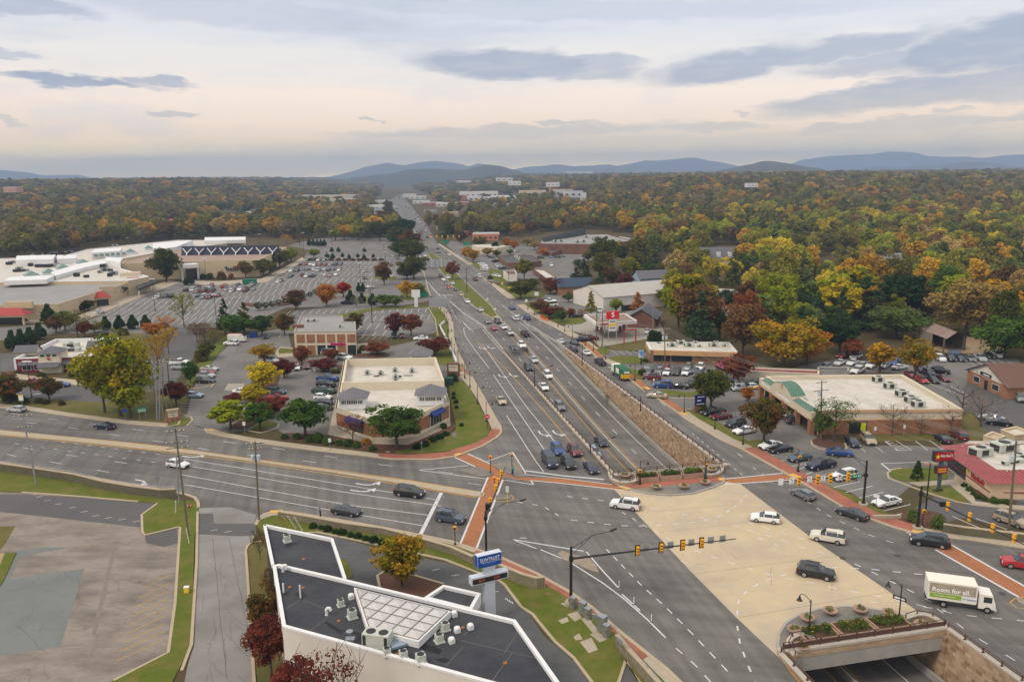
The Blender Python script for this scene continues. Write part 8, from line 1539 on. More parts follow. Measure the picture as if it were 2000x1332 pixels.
p2=upole((368,1046),(342,836),'leaning wooden pole with crossarms between the old lot and the side street',((.5,2.4),(2.2,3.),(3.0,3.)))
p2b=upole((350,987),(344,888),'short grey steel pole beside the leaning wooden pole',(),M_galv,r=.15)
p3=upole((506,1015),(498,862),'wooden pole with two grey transformers at the corner of the bank',((.3,2.6),(1.2,1.8)),tx=2)
p4=upole((1603,860),(1605,743),'wooden pole in front of the strip mall with two crossarms',((.4,2.4),(2.0,3.4)),tx=1)
p5=upole((1970,1036),(1985,861),'big wooden pole before the fast food restaurant at the right',((.6,3.0),(4.5,2.6)),tx=1,r=.2)
p6=upole((1299,723),(1298,641),'wooden pole with transformers in front of the diner',((.3,3.),(1.6,2.)),tx=2)
p7_=upole((1165,668),(1166,600),'wooden pole at the petrol station kerb, left one',((.4,2.6),),tx=2);p8_=upole((1176,676),(1177,605),'wooden pole at the petrol station kerb, right one',((.4,2.6),),tx=2)
p9_=upole((1276,668),(1275,606),'grey pole beside the petrol station kiosk',(),M_galv);pa=upole((994,565),(993,520),'wooden pole on the lawn near the white shop',((.4,2.),));pb=upole((1056,600),(1055,560),'wooden pole in the shop car park',((.4,2.),));pc_=upole((980,550),(980,525),'dark pole by the white shop',());pd=upole((1338,560),(1337,535),'wooden pole behind the tall yellow trees',((.3,2.),));pe_=upole((1428,560),(1427,537),'pale pole in the right-hand trees',((.3,2.),))
for i,(x,y,xt,yt)in enumerate(((307,820,303,702),(312,820,312,705),(318,820,318,716),(334,795,326,700),(303,790,298,730))):upole((x,y),(xt,yt),'%s pole from the left in the cluster of poles by the brick sign'%ordn([303,307,312,318,334].index(x)),((.4,3.2),)if i in(0,1,3)else(),M_wood if i in(2,3)else M_galv)
for x,y,yt,l in((1790,600,547,'tall pale light pole in the right-hand woods'),(1524,568,533,'left one of twin poles in the right-hand woods'),(1527,568,533,'right one of twin poles in the right-hand woods'),(848,385,362,'slim mast on the far left hills'),(1266,358,334,'slim grey mast on the far right ridge')):
 b=G(x,y)if y>400 else G(x,400);tag(MB().tube([V3(b),V3(b,zfor(b,yt))],.16,6).box((b.x,b.y,zfor(b,yt)-.2),(1.4,.3,.3)).build('light_pole',M_galv),l,'light pole')
def wire(a,b,sag,n=14,r=.022):
 mb.tube([a.lerp(b,k/n)-Vector((0,0,sag*4*(k/n)*(1-k/n)))for k in range(n+1)],r,3,cap=False)
def wires(lab,a,b,sag,offs_,r=.022):
 global mb
 e=empty('power_lines',a,0,lab,'power line')
 for o in offs_:
  mb=MB();wire(a+Vector(o),b+Vector(o),sag,r=r);adopt(mb.build('wire',mat('cable_dark',.06,.6)if r>.03 else mat('cable_grey',(.22,.21,.2),.5)),e)
wires('power lines from the diner pole to the strip mall pole',p6,p4,1.5,[(-1,-.3,0),(-.3,0,0),(.4,.1,0),(1,.3,0),(0,0,-1.5),(0,0,-2.6)])
wires('power lines from the strip mall pole to the fast food pole',p4,p5,1.6,[(-1,-.3,0),(-.3,0,0),(.4,.1,0),(1,.3,0),(0,0,-1.6),(0,0,-3),(0,0,-4.)])
wires('power lines running from the diner pole behind the petrol canopy',p6,p8_,1.,[(-1,0,0),(0,0,0),(1,0,0)])
wires('power lines from the fast food pole off to the right',p5,p5+Vector((30,-6,0)),.8,[(-1,0,0),(0,0,0),(1,0,0),(0,0,-3)])
wires('guy wires slanting down from the transformer pole',p3,V3(G(563,1010)),.2,[(0,0,-.3),(.6,0,-.3)])
wires('wires from the cluster of poles down to the kerb',V3(G(312,705,11.5),11.5),V3(G(345,832)),.2,[(0,0,0),(-1,0,0),(-2.2,0,0)])
for x0,y0,x1,y1,z,l,m in((551,1007,565,1028,2.6,'yellow guy wire guard by the transformer pole',mat('guard_yellow',(.6,.42,.03),.6)),(562,1008,577,1031,2.6,'left white guy wire guard by the bank',M_trim),(575,1010,590,1035,2.6,'right white guy wire guard by the bank',M_trim),(343,978,343,1001,2.4,'white guy guard on the small grass corner',M_trim),(364,1032,369,1060,2.6,'white guy guard on the grass strip by the side street',M_trim),(368,1115,0,0,0,'',None)):
 if m:b=V3(G(x1,y1,.12),.12);t_=V3(G(x0,y0,z),z);tag(MB().tube([b,t_],.07,6).lathe(tuple(b),[(.12,0),(.1,.1)],6).build('guy_guard',m),l,'guy wire guard')
zs=8.6;b=G(956,1212);q0,q1=G(931,1086,zs),G(975,1076,zs);u=(q1-q0).normalized();an=atan2(u.y,u.x)
e=empty('pylon_sign',V3(b),an,'tall white pylon with blue bank sign box above a dark time display','sign')
M_pyl=mat('pylon_white',(.56,.60,.66),.5,(.50,.54,.60),.6,.4);M_sb=mat('sign_blue',(.012,.07,.32),.35)
MB().box((0,0,3.2),(1.35,.7,6.4)).build('column',M_pyl,e)
mb=MB();
for s in(1,):mb.prism([(-.55,-.3),(.55,-.3),(.55,.3),(-.55,.3)],6.3,7.3);mb.v=[((x*(1+(z-6.3)*.6))if z>7 else x,y,z)for x,y,z in mb.v]
mb.build('neck',M_pyl,e)
MB().box((0,0,5.75),(4.7,.9,.95)).build('display_case',M_pyl,e);MB().box((0,-.47,5.7),(4.4,.04,.62)).build('display_screen',M_letk,e)
MB().box((0,0,8.0),(3.05,.85,1.55)).build('sign_box',M_pyl,e);MB().box((0,-.44,8.0),(2.95,.05,1.45)).build('blue_face',M_sb,e);MB().box((-1.54,0,8.),(.04,.78,1.4)).build('blue_side',M_sb,e)
for s,z,sz,m in(('SUNTRUST',8.2,.56,M_letw),('ATM BANKING',7.62,.26,mat('lettering_skyblue',(.06,.25,.65),.5))):
 o=link(textmesh(s,sz,.01,m),'lettering',e,(-.0,-.49,z));o.rotation_euler=(pi/2,0,0);o.scale=(.92,1.1,1)
MB().box((.15,-.48,7.86),(2.5,.02,.03)).build('rule_line',M_letw,e)
ml=emis('display_orange',(.5,.06,.02),.35)
for s,x in(('56°F',-1.1),('5:07',.85)):o=link(textmesh(s,.42,.01,ml),'lettering',e,(x,-.5,5.7));o.rotation_euler=(pi/2,0,0)
b=G(1833,957,.1);e=empty('pylon_sign',V3(b,.1),.12,'red fast food pylon sign with yellow star above a smaller red board','sign')
MB().box((0,0,2.6),(.45,.45,5.2)).build('column',mat('steel_blue',(.06,.08,.11),.5),e);M_hr=mat('sign_red',(.33,.012,.02),.4)
MB().box((.15,0,6.0),(3.4,.7,1.7)).build('case',M_dark,e);MB().box((.15,-.37,6.0),(3.2,.05,1.5)).build('red_face',M_hr,e);MB().box((0,0,3.6),(1.9,.7,1.2)).build('lower_case',M_dark,e);MB().box((0,-.37,3.6),(1.75,.05,1.05)).build('lower_face',M_hr,e)
o=link(textmesh("Hardee's",.72,.01,M_letw),'lettering',e,(.55,-.42,6.1));o.rotation_euler=(pi/2,0,.0);o.scale=(.85,1,1);o=link(STAR,'star',e,(-1.0,-.43,6.0));o.scale=(.9,1,.9)
mb=MB();rng=random.Random(2)
for k in range(2):
 for j in range(6):mb.box((-.6+j*.24,-.41,3.8-k*.4),(.16,.02,.2))
mb.build('lettering',M_lety,e)
b=G(1807,1005);e=empty('lot_light',V3(b),0,'tall slim black twin floodlight pole left of the red pylon sign','light pole');hh=zfor(b,906);MB().tube([(0,0,0),(0,0,hh)],[.13,.09],8).build('pole',M_black,e);MB().box((-.6,0,hh),(.7,.5,.25)).box((.6,0,hh),(.7,.5,.25)).box((0,0,hh),(1.4,.1,.1)).build('lamp_head',M_ftan,e)
e=empty('price_sign',V3(G(1196,666)),.15,'red S sign above a white fuel price board on two posts','sign')
for s in(-1,1):MB().box((s*1.3,0,4.),(.22,.22,8.)).build('post',mat('post_tan',(.4,.3,.2),.7),e)
MB().box((0,0,8.3),(4.1,.6,2.4)).build('red_panel',mat('sign_red_bright',(.6,.01,.02),.4),e);MB().box((0,0,5.2),(2.5,.4,3.9)).build('price_board',M_sgn,e);MB().box((0,-.22,5.2),(2.5,.04,.8)).build('yellow_strip',M_lety,e)
o=link(textmesh('S',2.2,.02,M_letw,.06),'lettering',e,(0,-.34,8.4));o.rotation_euler=(pi/2,0,0)
mb=MB();[mb.box((-.7+k*.45,-.23,z),(.28,.02,.5))for z in(6.3,4.2)for k in range(4)];mb.build('price_digits',M_letk,e)
e=empty('steel_frame',V3(G(1230,671)),.2,'empty red steel sign frame on the slope by the diner','frame')
for s in(-1,1):MB().box((s*1.9,0,2.2),(.3,.3,4.4)).build('post',M_letr,e)
MB().box((0,0,4.3),(4.1,.3,.3)).build('beam',M_letr,e)
def board(x,y,lab,w,h,z,m,pm,ph=1.5,pw=None,an=.3,txt=None,tm=None,ts=.4,cap=None,cat='sign'):
 e=empty('ground_sign',V3(G(x,y)),an,lab,cat);MB().box((0,0,ph/2),(pw or w*1.05,.7,ph)).build('base',pm,e);MB().box((0,0,z),(w,.5,h)).build('panel',m,e)
 if cap:MB().box((0,0,z+h/2+.12),(w*1.15,.9,.22)).build('cap',cap,e);[MB().box((s*w*.56,0,(z+h/2)/2),(.4,.6,z+h/2)).build('pier',pm,e)for s in(-1,1)]
 if txt:
  for k,s in enumerate(txt):o=link(textmesh(s,ts,.01,tm),'lettering',e,(0,-.28,z+h*.25-k*h*.45));o.rotation_euler=(pi/2,0,0)
 return e
sg_=board(1367,806,'dark blue tenant board on a brown brick base beside the dealer drive',2.6,2.4,2.9,mat('sign_navy',(.01,.015,.10),.4),M_brkd);mb=MB();[mb.box((-.75+k*.24,-.27,3.7),(.14,.02,.22))for k in range(7)];[mb.box((-.85+k*.2,-.27,2.9),(.15,.02,.26))for k in range(5)];[mb.box((-1+k*.25,-.27,2.1),(.17,.02,.16))for k in range(8)];mb.build('lettering',M_letw,sg_)
sg_=board(339,824,'brick monument sign with a cream panel on the grass island by the road',2.2,1.5,1.9,M_crw,M_brk,1.1,3.0,.5,cap=M_kerb);mb=MB();[mb.box((-.7+k*.2,-.27,2.2),(.13,.02,.16))for k in range(8)];[mb.box((-.3+k*.2,-.27,1.6),(.13,.02,.14))for k in range(4)];mb.build('lettering',M_letk,sg_)
sg_=board(886,735,'cream sign board in a brown brick frame at the entrance behind the cream building',2.6,2.0,2.4,M_crw,M_brkd,1.3,3.2,-.1,cap=M_brkd);mb=MB();[mb.box((-.8+k*.22,-.27,2.5),(.14,.02,.2))for k in range(8)];mb.build('lettering',M_letk,sg_)
board(813,600,'white mall entrance sign tower by the highway',3.4,3,5.5,M_trim,M_trim,4,1.4,.1)
board(1252,712,'white and blue pump-side sign on the lawn before the diner',1.4,2.0,3.0,mat('sign_bluewhite',(.05,.2,.5),.5,(.7,.7,.7),.6,.2),M_dark,2,.3,.1)
board(562,735,'cream board at the tip of the car park island',1.6,1.6,1.7,M_crw,M_crw,1,.4,0);
o=tag(MB().box((0,0,.9),(2.4,1.7,1.8)).box((0,0,1.85),(2.5,1.8,.12)).build('dumpster',mat('dumpster_green',(.02,.07,.05),.6)),'dark green bin on the slab behind the cream building','dumpster');o.location=V3(G(876,752));o.rotation_euler[2]=.2
o=tag(MB().box((0,0,.8),(2.2,1.7,1.6)).box((0,0,1.65),(2.3,1.8,.12)).build('dumpster',mat('dumpster_blue',(.01,.04,.2),.5)),'blue dumpster under the round trees at the top of the bank lot','dumpster');o.location=V3(G(495,659))
o=tag(MB().box((0,0,1.2),(6.4,2.5,2.4)).box((0,0,2.5),(6.6,2.6,.15)).build('container',mat('container_green',(.01,.14,.08),.5)),'long green container in the mall car park below the lettered store','container');o.location=V3(G(488,555));o.rotation_euler[2]=-.02
def rsign(x,y,lab,w,h,z,m,an=.2,posts=1,txt=None,tm=M_letw,ts=.3,pm=None,name='road_sign'):
 e=empty(name,V3(G(x,y,.1),.1),an,lab,'road sign');
 for k in range(posts):MB().tube([((k-(posts-1)/2)*w*.6,.05,0),((k-(posts-1)/2)*w*.6,.05,z)],.05,6).build('post',pm or M_galv,e)
 MB().box((0,0,z),(w,.05,h)).build('panel',m,e)
 for k,s in enumerate(txt or[]):o=link(textmesh(s,ts,.01,tm),'lettering',e,(0,-.04,z+(len(txt)-1)*ts*.6-k*ts*1.25));o.rotation_euler=(pi/2,0,0)
 return e
mb=None
def smk(e,z,n,rows_,w,s,m):
 b_=MB()
 for r_ in range(rows_):
  for k in range(n):b_.box((-w/2+w*(k+.5)/n,-.04,z+s*.8-r_*s*1.8),(w/n*.6,.02,s))
 b_.build('lettering',m,e)
r_=rsign(279,820,'green two-post guide sign on the grass by the big yellow-green tree',2.0,1.0,2.3,M_sgg,.5,2);smk(r_,2.2,6,2,1.5,.2,M_letw)
r_=rsign(245,818,'small blue sign on the grass left of the green guide sign',.9,.8,1.9,mat('sign_bright_blue',(.01,.1,.5),.5),.3)
r_=rsign(44,800,'white bus stop sign with yellow top at the far left pavement',1.0,1.3,2.8,M_sgn,.1);MB().box((0,-.01,3.35),(1.05,.07,.3)).build('yellow_top',M_lety,r_)
e_=rsign(952,838,'red and white wrong way disc on the left pavement lamp by the crossing',1.,1.,2.7,M_sgn,.1,pm=M_black);MB().lathe((0,0,0),[(.55,0),(.55,.03)],16).build('red_disc',mat('sign_disc_red',(.55,.01,.03),.5),e_).rotation_euler[0]=pi/2;e_.children[-1].location=(0,-.04,2.7);MB().box((0,-.09,2.7),(.7,.02,.14)).build('white_bar',M_letw,e_)
rsign(645,880,'small white speed sign in the shrubs before the cream building',.6,.75,2.1,M_sgn,.2);rsign(478,848,'small white sign at the car park island on the road',.6,.8,2.3,M_sgn,.2);rsign(824,884,'thin grey sign post on the lawn at the corner',.3,.4,2.,M_sgb,.2);rsign(888,872,'grey sign back on the corner lawn before the lamp',.8,.8,2.4,M_sgb,.3);rsign(309,958,'pair of white road sign backs by the old lot corner',.7,.8,2.2,M_sgb,.6)
rsign(991,985,'white keep-right sign with yellow striped marker on the median tip',.5,1.0,2.6,M_sgn,.2,pm=M_lety);rsign(1709,1003,'leaning one-way sign on the grass by the white parked saloon',.9,.5,2.9,M_sgn,-.9);rsign(1708,856,'white accessible parking sign by the brick wall, left one',.45,.8,2.,M_sgn,.1);rsign(1765,852,'white accessible parking sign by the brick wall, right one',.45,.8,2.,M_sgn,.1)
e_=empty('one_way_sign',V3(G(1757,1168,2.6),2.6),-.75,'black and white one-way arrow sign on the right bridge plaza lamp','road sign');MB().box((0,0,0),(1.5,.04,.5)).build('panel',M_letk,e_);MB().box((.1,-.03,0),(1.0,.02,.2)).face([(-.65,-.035,0),(-.35,-.035,.2),(-.35,-.035,-.2)]).build('white_arrow',M_letw,e_)
e_=panel(V3(G(1210,1250,2.4),2.4),-1.1,1.1,.5,M_sgb,'sign back on a grey post by the bottom centre handrail','road sign',name='road_sign');MB().tube([(0,.05,-2.3),(0,.05,.2)],.05,6).build('post',M_galv,e_)
rsign(1048,590,'white square sign on the highway lawn',1.6,1.6,3.4,M_sgn,.1);rsign(1028,600,'second white sign at the highway side entrance',1.2,1.2,2.6,M_sgn,.1)
rsign(994,572,'round yellow sign on the lawn by the highway',1.2,1.2,2.2,M_lety,.1);rsign(981,562,'yellow sign on the lawn farther up the highway',1.,1.,2.,M_lety,.1);rsign(952,592,'small white sign at the edge of the grass median, upper one',.8,1.,1.6,M_sgn,.1);rsign(967,612,'small white sign at the edge of the grass median, lower one',.8,1.,1.6,M_sgn,.1)
e=empty('sign_gantry',V3(G(834,526)),HD*-1,'pair of large pale sign backs on a gantry over the left highway lanes','sign gantry')
e.rotation_euler[2]=0
for x0,x1 in((834,852),(855,870)):
 a_,b_=G(x0,526,0),G(x1,522,0);z_=zfor(a_,516);c=(a_+b_)/2;w_=(b_-a_).length*1.15;adopt(MB().box((c.x,c.y,z_),(w_,.3,4.2),-.12).build('sign_panel',M_sgb),e);mb=MB();[mb.box((c.x+(k-2)*w_/5,c.y-.3,z_),(.2,.2,4.4),-.12)for k in range(5)];adopt(tag(mb.build('brace',M_trim)),e)
a_,b_=V3(G(830,527),9),V3(G(872,521),9);adopt(MB().tube([a_-Vector((1,0,0)),b_],.25,6).tube([V3(G(872,523)),V3(G(872,523),10.5)],.3,6).build('truss',M_galv),e)
for x,y,l in((817,392,'green overhead sign on the far highway'),(912,478,'green street sign at the far junction, right'),(869,475,'green street sign at the far junction, left'),(825,577,'small green sign by the mall exit'),(780,387,'green overhead sign on the farthest highway, left')):
 p=G(x,y+4);z_=zfor(p,y-2);tag(MB().box((p.x,p.y,z_),(5.,.3,2.2)).tube([(p.x,p.y+.2,0),(p.x,p.y+.2,z_)],.15,5).build('guide_sign',M_sgg),l,'road sign')
r=tag(MB().box((0,0,0),(8,.3,3.6)).tube([(-3,.2,-4),(-3,.2,0)],.2,5).tube([(3,.2,-4),(3,.2,0)],.2,5).build('highway_sign',M_sgb),'pale grey sign back beside the left highway pavement above the stairs','road sign');r.location=V3(G(859,611),4)
e=empty('signal_span',V3(G(840,478)),0,'row of tiny amber signals across the far highway junction','traffic light')
for k in range(6):
 p=G(842+k*11,478);adopt(MB().box((p.x,p.y,6.2),(.9,.6,1.8)).build('signal_head',M_amber),e)
a_,b_=V3(G(838,478),7.2),V3(G(905,478),7.2);adopt(MB().tube([a_,b_],.12,5).tube([V3(G(905,478)),b_],.2,5).build('arm',M_dark),e)
def cab(x,y,w,d,h,lab,an=-.75):
 e=empty('utility_cabinet',V3(G(x,y,.14),.14),an,lab,'utility cabinet','grey utility cabinets');MB().box((0,0,h/2),(w,d,h)).build('cabinet',mat('cabinet_green_grey',(.26,.27,.23),.45,(.20,.21,.18),2,.5,metal=.3),e);MB().box((0,0,h+.03),(w*1.08,d*1.08,.08)).build('lid',M_galv,e);MB().box((w*.3,-d/2-.02,h*.55),(.06,.05,.3)).build('handle',M_dark,e)
cab(1119,1187,.7,.6,1.4,'cabinet at the foot of the central signal mast');cab(1138,1198,.9,.6,1.5,'left cabinet of the middle pair on the lawn slab');cab(1148,1207,.7,.55,1.3,'right cabinet of the middle pair on the lawn slab');cab(1176,1232,.95,.8,1.9,'tallest cabinet, nearest the brick pavement on the right slab');cab(1184,1243,.7,.6,1.5,'shorter cabinet in front of the tallest one')
e=empty('electric_meter',V3(G(1161,1219,.14),.14),0,'small grey electric meter on a rail between the cabinets','meter');MB().box((-.25,0,.7),(.06,.06,1.4)).box((.25,0,.7),(.06,.06,1.4)).build('stand',M_galv,e);MB().box((0,-.05,1.1),(.55,.2,.55)).build('meter_box',M_galv,e)
for i,(x,y)in enumerate(((1209,1148),(1238,1180),(1272,1214))):
 e=empty('delineator_post',V3(G(x,y),.01),0,'%s white flexible post from the top along the turning lane line'%ordn(i),'delineator','white delineator posts');MB().tube([(0,0,0),(0,0,.95)],.06,8).build('post',M_trim,e);MB().lathe((0,0,0),[(.16,0),(.14,.05)],10).build('foot',M_dark,e)
o=tag(MB().box((0,0,.0),(.7,.5,.04)).build('manhole_cover',mat('rust_cover',(.2,.1,.06),.8)),'rusty square cover on the grass strip near the bank kerb','cover');o.location=V3(G(1071,1160,.13),.13)
e=empty('ballot_box',V3(G(365,1156,.13),.13),.1,'small yellow box with pale lid on the grass strip by the side street','box');MB().box((0,0,.35),(.6,.5,.7)).build('box',M_lety,e);MB().box((0,0,.73),(.65,.55,.08)).build('lid',M_trim,e)
for x,y,l in((370,992,'red and white hydrant-like valve post on the small grass corner'),(1160,668,'red and white fire hydrant by the petrol station lamp')):
 e=empty('fire_hydrant',V3(G(x,y,.1),.1),0,l,'hydrant');MB().lathe((0,0,0),[(.18,0),(.15,.1),(.15,.55),(.2,.6),(.08,.8)],10).build('barrel',M_letr,e);MB().box((0,0,.5),(.5,.15,.15)).build('outlets',M_trim,e)
for i,(x,y)in enumerate(((1057,621),(1060,623),(1064,625),(1069,627))):tag(MB().lathe((*G(x,y),0),[(.5,0),(.45,.2),(.35,1.1)],8).build('traffic_barrel',mat('barrel_orange',(.65,.12,.02),.6)),'%s orange barrel from the left on the highway lawn'%ordn(i),'traffic barrel','orange barrels')
tag(MB().box((0,0,.3),(4.2,.5,.6),).build('concrete_barrier',M_conc),'low concrete block at the end of the bays beside the brick pavement','barrier').location=V3(G(1732,1013))
P=gp((868,632),(858,640),(872,665),(880,685),(892,712));e=empty('stair_wall',V3(P[0]),0,'thin white wall of the stairs descending the grass beside the highway','wall');mb=MB();strip(mb,P,.35,.1,1.);adopt(fixn(mb.build('wall',M_trim)),e);mb=MB();strip(mb,gp((862,634),(856,645),(864,665)),.1,.2,1.);adopt(mb.build('railing',M_rail),e)
mb=MB()
for x,y in((70,965),(77,970),(93,977),(114,984),(141,991),(164,999),(187,1007),(212,1011),(239,1014),(266,1018),(418,1035),(445,1038),(851,1112),(889,1123),(930,1138),(966,1156),(1300,1400)):
 c=G(x,y);mb.box((c.x-.25,c.y-.12,.008),(.5,.09,.008));mb.box((c.x+.25,c.y+.12,.008),(.5,.09,.008));mb.box((c.x,c.y,.008),(.07,.3,.008))
for k in range(5):c=G(988+k*3.2,1169+k*2);mb.box((c.x,c.y,.008),(.12,.35,.008))
mb.build('survey_marks',M_white,kind='structure')
mb=MB();rng=random.Random(12);M_crk=mat('crack_sealant',(.085,.075,.07),.95)
def crack(x,y,dx,dy,n,w=.06,j=3.):
 P=[];
 for k in range(n):P.append(G(x,y));x+=dx+rng.uniform(-j,j);y+=dy+rng.uniform(-j,j)*.6
 strip(mb,P,w,.009)
for k in range(30):crack(rng.uniform(20,330),rng.uniform(1060,1320),rng.uniform(-5,5),rng.uniform(-2,4),14,.035,4.)
for k in range(26):crack(rng.uniform(395,480),rng.uniform(1060,1320),rng.choice([-1,0,5]),rng.choice([5,6,.5]),10,.03,2.5)
crack(415,1050,1,10,28,.05,1.);crack(447,1052,2,10,28,.05,1.)
for k in range(20):x=rng.uniform(640,1900);y=rng.uniform(930,1200);crack(x,y,rng.uniform(-6,8),rng.uniform(-2,6),7,.035)if classify(*G(x,y))in('road','cream')else None
crack(0,863,24,3.6,14,.07,1.5);crack(330,906,12,2,5,.07,1);crack(1010,840,8,9,9,.09,2)
mb.build('crack_lines',M_crk,kind='structure')
mb=MB();strip(mb,smooth_line(gp((225,1068),(212,1115),(203,1160),(192,1200),(184,1235)),2),.5,.010);strip(mb,smooth_line(gp((184,1235),(190,1250),(180,1275),(172,1282)),2),.35,.010)
mb.build('worn_gully',mat('worn_earth',(.16,.13,.10),.95,(.22,.19,.16),2,.6),kind='structure')
mb=MB()
for a_,b_ in(((1285,1040),(1500,1015)),((1355,1120),(1680,1080)),((1445,1205),(1740,1155)),((1262,1000),(1440,985))):strip(mb,resample(gp(a_,b_),3),.05,.009)
mb.build('deck_joints',mat('joint_dark',(.22,.19,.14),.9),kind='structure')
mb=MB()
for x,y in((1753,1085),(1957,1159),(1922,1050),(1646,1090)):p=G(x,y);mb.lathe((p.x,p.y,0),[(.42,.0),(.42,.012),(.38,.014)],18)
mb.build('manhole_covers',mat('manhole_iron',(.05,.045,.045),.6),kind='structure')
def person(pos,ang,lab,top,legs,skin=(.35,.22,.16),hair=(.02,.015,.01),h=1.75,arm='down',step=.22):
 e=empty('person',pos,ang,lab,'person');s=h/1.75
 V={};E_=[];Rr=[]
 J=[('pel',(0,0,.95),.15),('waist',(0,0,1.12),.135),('chest',(0,0,1.33),.155),('neck',(0,0,1.48),.055),('head',(0,.015,1.60),.085),('crown',(0,0,1.70),.075),('hl',(-.09,0,.88),.10),('kl',(-.10,step*.6,.48),.065),('al',(-.10,-step*.1+step*.3,.09),.045),('fl',(-.10,step*.2+.16,.04),.04),('hr',(.09,0,.88),.10),('kr',(.10,-step*.1,.48),.065),('ar',(.10,-step,.10),.045),('fr',(.10,-step+.15,.04),.04),('sl',(-.19,0,1.40),.06),('el',(-.25,-.05,1.13),.045),('wl',(-.24,.08,.90),.033),('gl',(-.24,.12,.80),.035),('sr',(.19,0,1.40),.06),('er',(.25,.03,1.13),.045),('wr',(.22,.14,.92)if arm=='down' else(.14,.28,1.12),.033),('gr',(.21,.18,.82)if arm=='down' else(.06,.34,1.14),.035)]
 ix={n:i for i,(n,_,_)in enumerate(J)};B=['pel waist','waist chest','chest neck','neck head','head crown','pel hl','hl kl','kl al','al fl','pel hr','hr kr','kr ar','ar fr','chest sl','sl el','el wl','wl gl','chest sr','sr er','er wr','wr gr']
 me=bpy.data.meshes.new('body');me.from_pydata([tuple(c*s for c in p)for _,p,_ in J],[tuple(ix[k]for k in b.split())for b in B],[]);o=bpy.data.objects.new('tmp',me);C.objects.link(o)
 md=o.modifiers.new('s','SKIN');o.modifiers.new('d','SUBSURF').levels=1
 for i,(_,_,r)in enumerate(J):me.skin_vertices[0].data[i].radius=(r*s,r*s)
 me.skin_vertices[0].data[0].use_root=True
 dg=bpy.context.evaluated_depsgraph_get();dg.update();m2=bpy.data.meshes.new_from_object(o.evaluated_get(dg));bpy.data.objects.remove(o)
 m2.materials.clear();ms=[mat('skin_%s'%lab[:8],skin,.6),mat('cloth_%s'%lab[:12],top,.85),mat('trousers_%s'%lab[:12],legs,.85),M_dark]
 for m in ms:m2.materials.append(m)
 for f in m2.polygons:
  c=f.center/s;f.material_index=0 if c.z>1.46 or(abs(c.x)>.2 and c.z<.93)or(arm!='down' and c.y>.26 and c.z>1.)else 1 if c.z>.95 or(abs(c.x)>.19)else 3 if c.z<.1 else 2;f.use_smooth=True
 link(m2,'body',e);MB().lathe((0,-.015*s,1.62*s),[(.095*s,0),(.105*s,.06*s),(.08*s,.12*s),(.03*s,.15*s)],10).build('hair',mat('hair_dark',hair,.8),e,smooth=True)
 MB().lathe((0,.115*s,1.60*s),[(.012,0),(.02,.02),(.008,.05)],6).build('nose',ms[0],e)
 return e
person(V3(G(626,1012,.14),.14),-1.2,'person in black walking on the kerb above the green shrubs',(.012,.012,.014),(.012,.012,.014),skin=(.45,.28,.2),arm='up')
person(V3(G(1002,928,.15),.15),2.6,'person in a teal jacket with dark trousers on the grey island',(.02,.22,.24),(.02,.025,.04))
person(V3(G(1671,941),0.01),.6,'person in blue trousers behind the white parked SUV',(.03,.03,.05),(.02,.10,.35))
b=G(1294,752);e=empty('balloon_bunch',V3(b),0,'red, white and green balloons tied by the blue off-road car','balloons')
for dx,dz,c in((-.6,2.,(.5,.02,.02)),(-.2,2.4,(.7,.7,.7)),(-.9,1.6,(.02,.3,.1))):MB().lathe((dx-2.2,-1.2,dz-1),[(.02,0),(.2,.12),(.26,.3),(.18,.48),(.02,.55)],10).build('balloon',mat('balloon_%d'%(dz*10),c,.3),e,smooth=True)
mb=MB();ri=[500,560,620,700,780,860,950,1050,1150,1280,1420,1600,1800,2050,2350,2700,3100,3600,4200,5000,6000,7500,9500,12000];az=[-62+1.2*k for k in range(104)]
for r in ri:
 for a in az:
  x=r*sin(RD(a));y=r*cos(RD(a));mb.v.append((x,y,hgt(x,y)-.25))
n=len(az)
for i in range(len(ri)-1):
 for j in range(n-1):
  q=(i*n+j,i*n+j+1,(i+1)*n+j+1,(i+1)*n+j)
  if all(X0+5<mb.v[k][0]<X1-5 and mb.v[k][1]<Y1-10 and mb.v[k][2]<=0 for k in q):continue
  mb.f.append(q[::-1]);mb.m.append(0)
fixn(mb.build('terrain',M_soil,kind='structure',smooth=True))
frng=random.Random(5)
WOOD=[[(1235,520),(1300,532),(1290,560),(1300,585),(1300,610),(1320,655),(1430,672),(1450,700),(1560,705),(1650,700),(1700,668),(1780,632),(1810,628),(1890,655),(1900,672),(1960,682),(2020,680),(2200,700),(2200,430),(1180,430),(1190,452),(1250,470)],[(-300,440),(-300,500),(100,508),(180,482),(480,463),(600,468),(740,466),(780,452),(765,440)],[(800,438),(850,452),(900,465),(1050,455),(1200,448),(1200,430),(820,430)],[(1262,660),(1300,650),(1400,668),(1430,680),(1420,690),(1300,676)]]
CLEAR=[(1165,455,1245,490),(1288,500,1335,552),(1380,480,1450,556),(1590,505,1680,548),(1700,520,1760,575),(1960,530,2010,585),(1260,535,1312,572),(1450,497,1500,512),(1375,575,1448,660),(1560,530,1600,540),(1600,500,1680,525),(1590,700,1760,735),(1790,630,1900,700),(1700,530,1760,560),(1740,585,1800,610)]
def okp(px,py):return not any(a<px<c and b<py<d for a,b,c,d in CLEAR)
WP=[[Vector(q)for q in P]for P in WOOD]
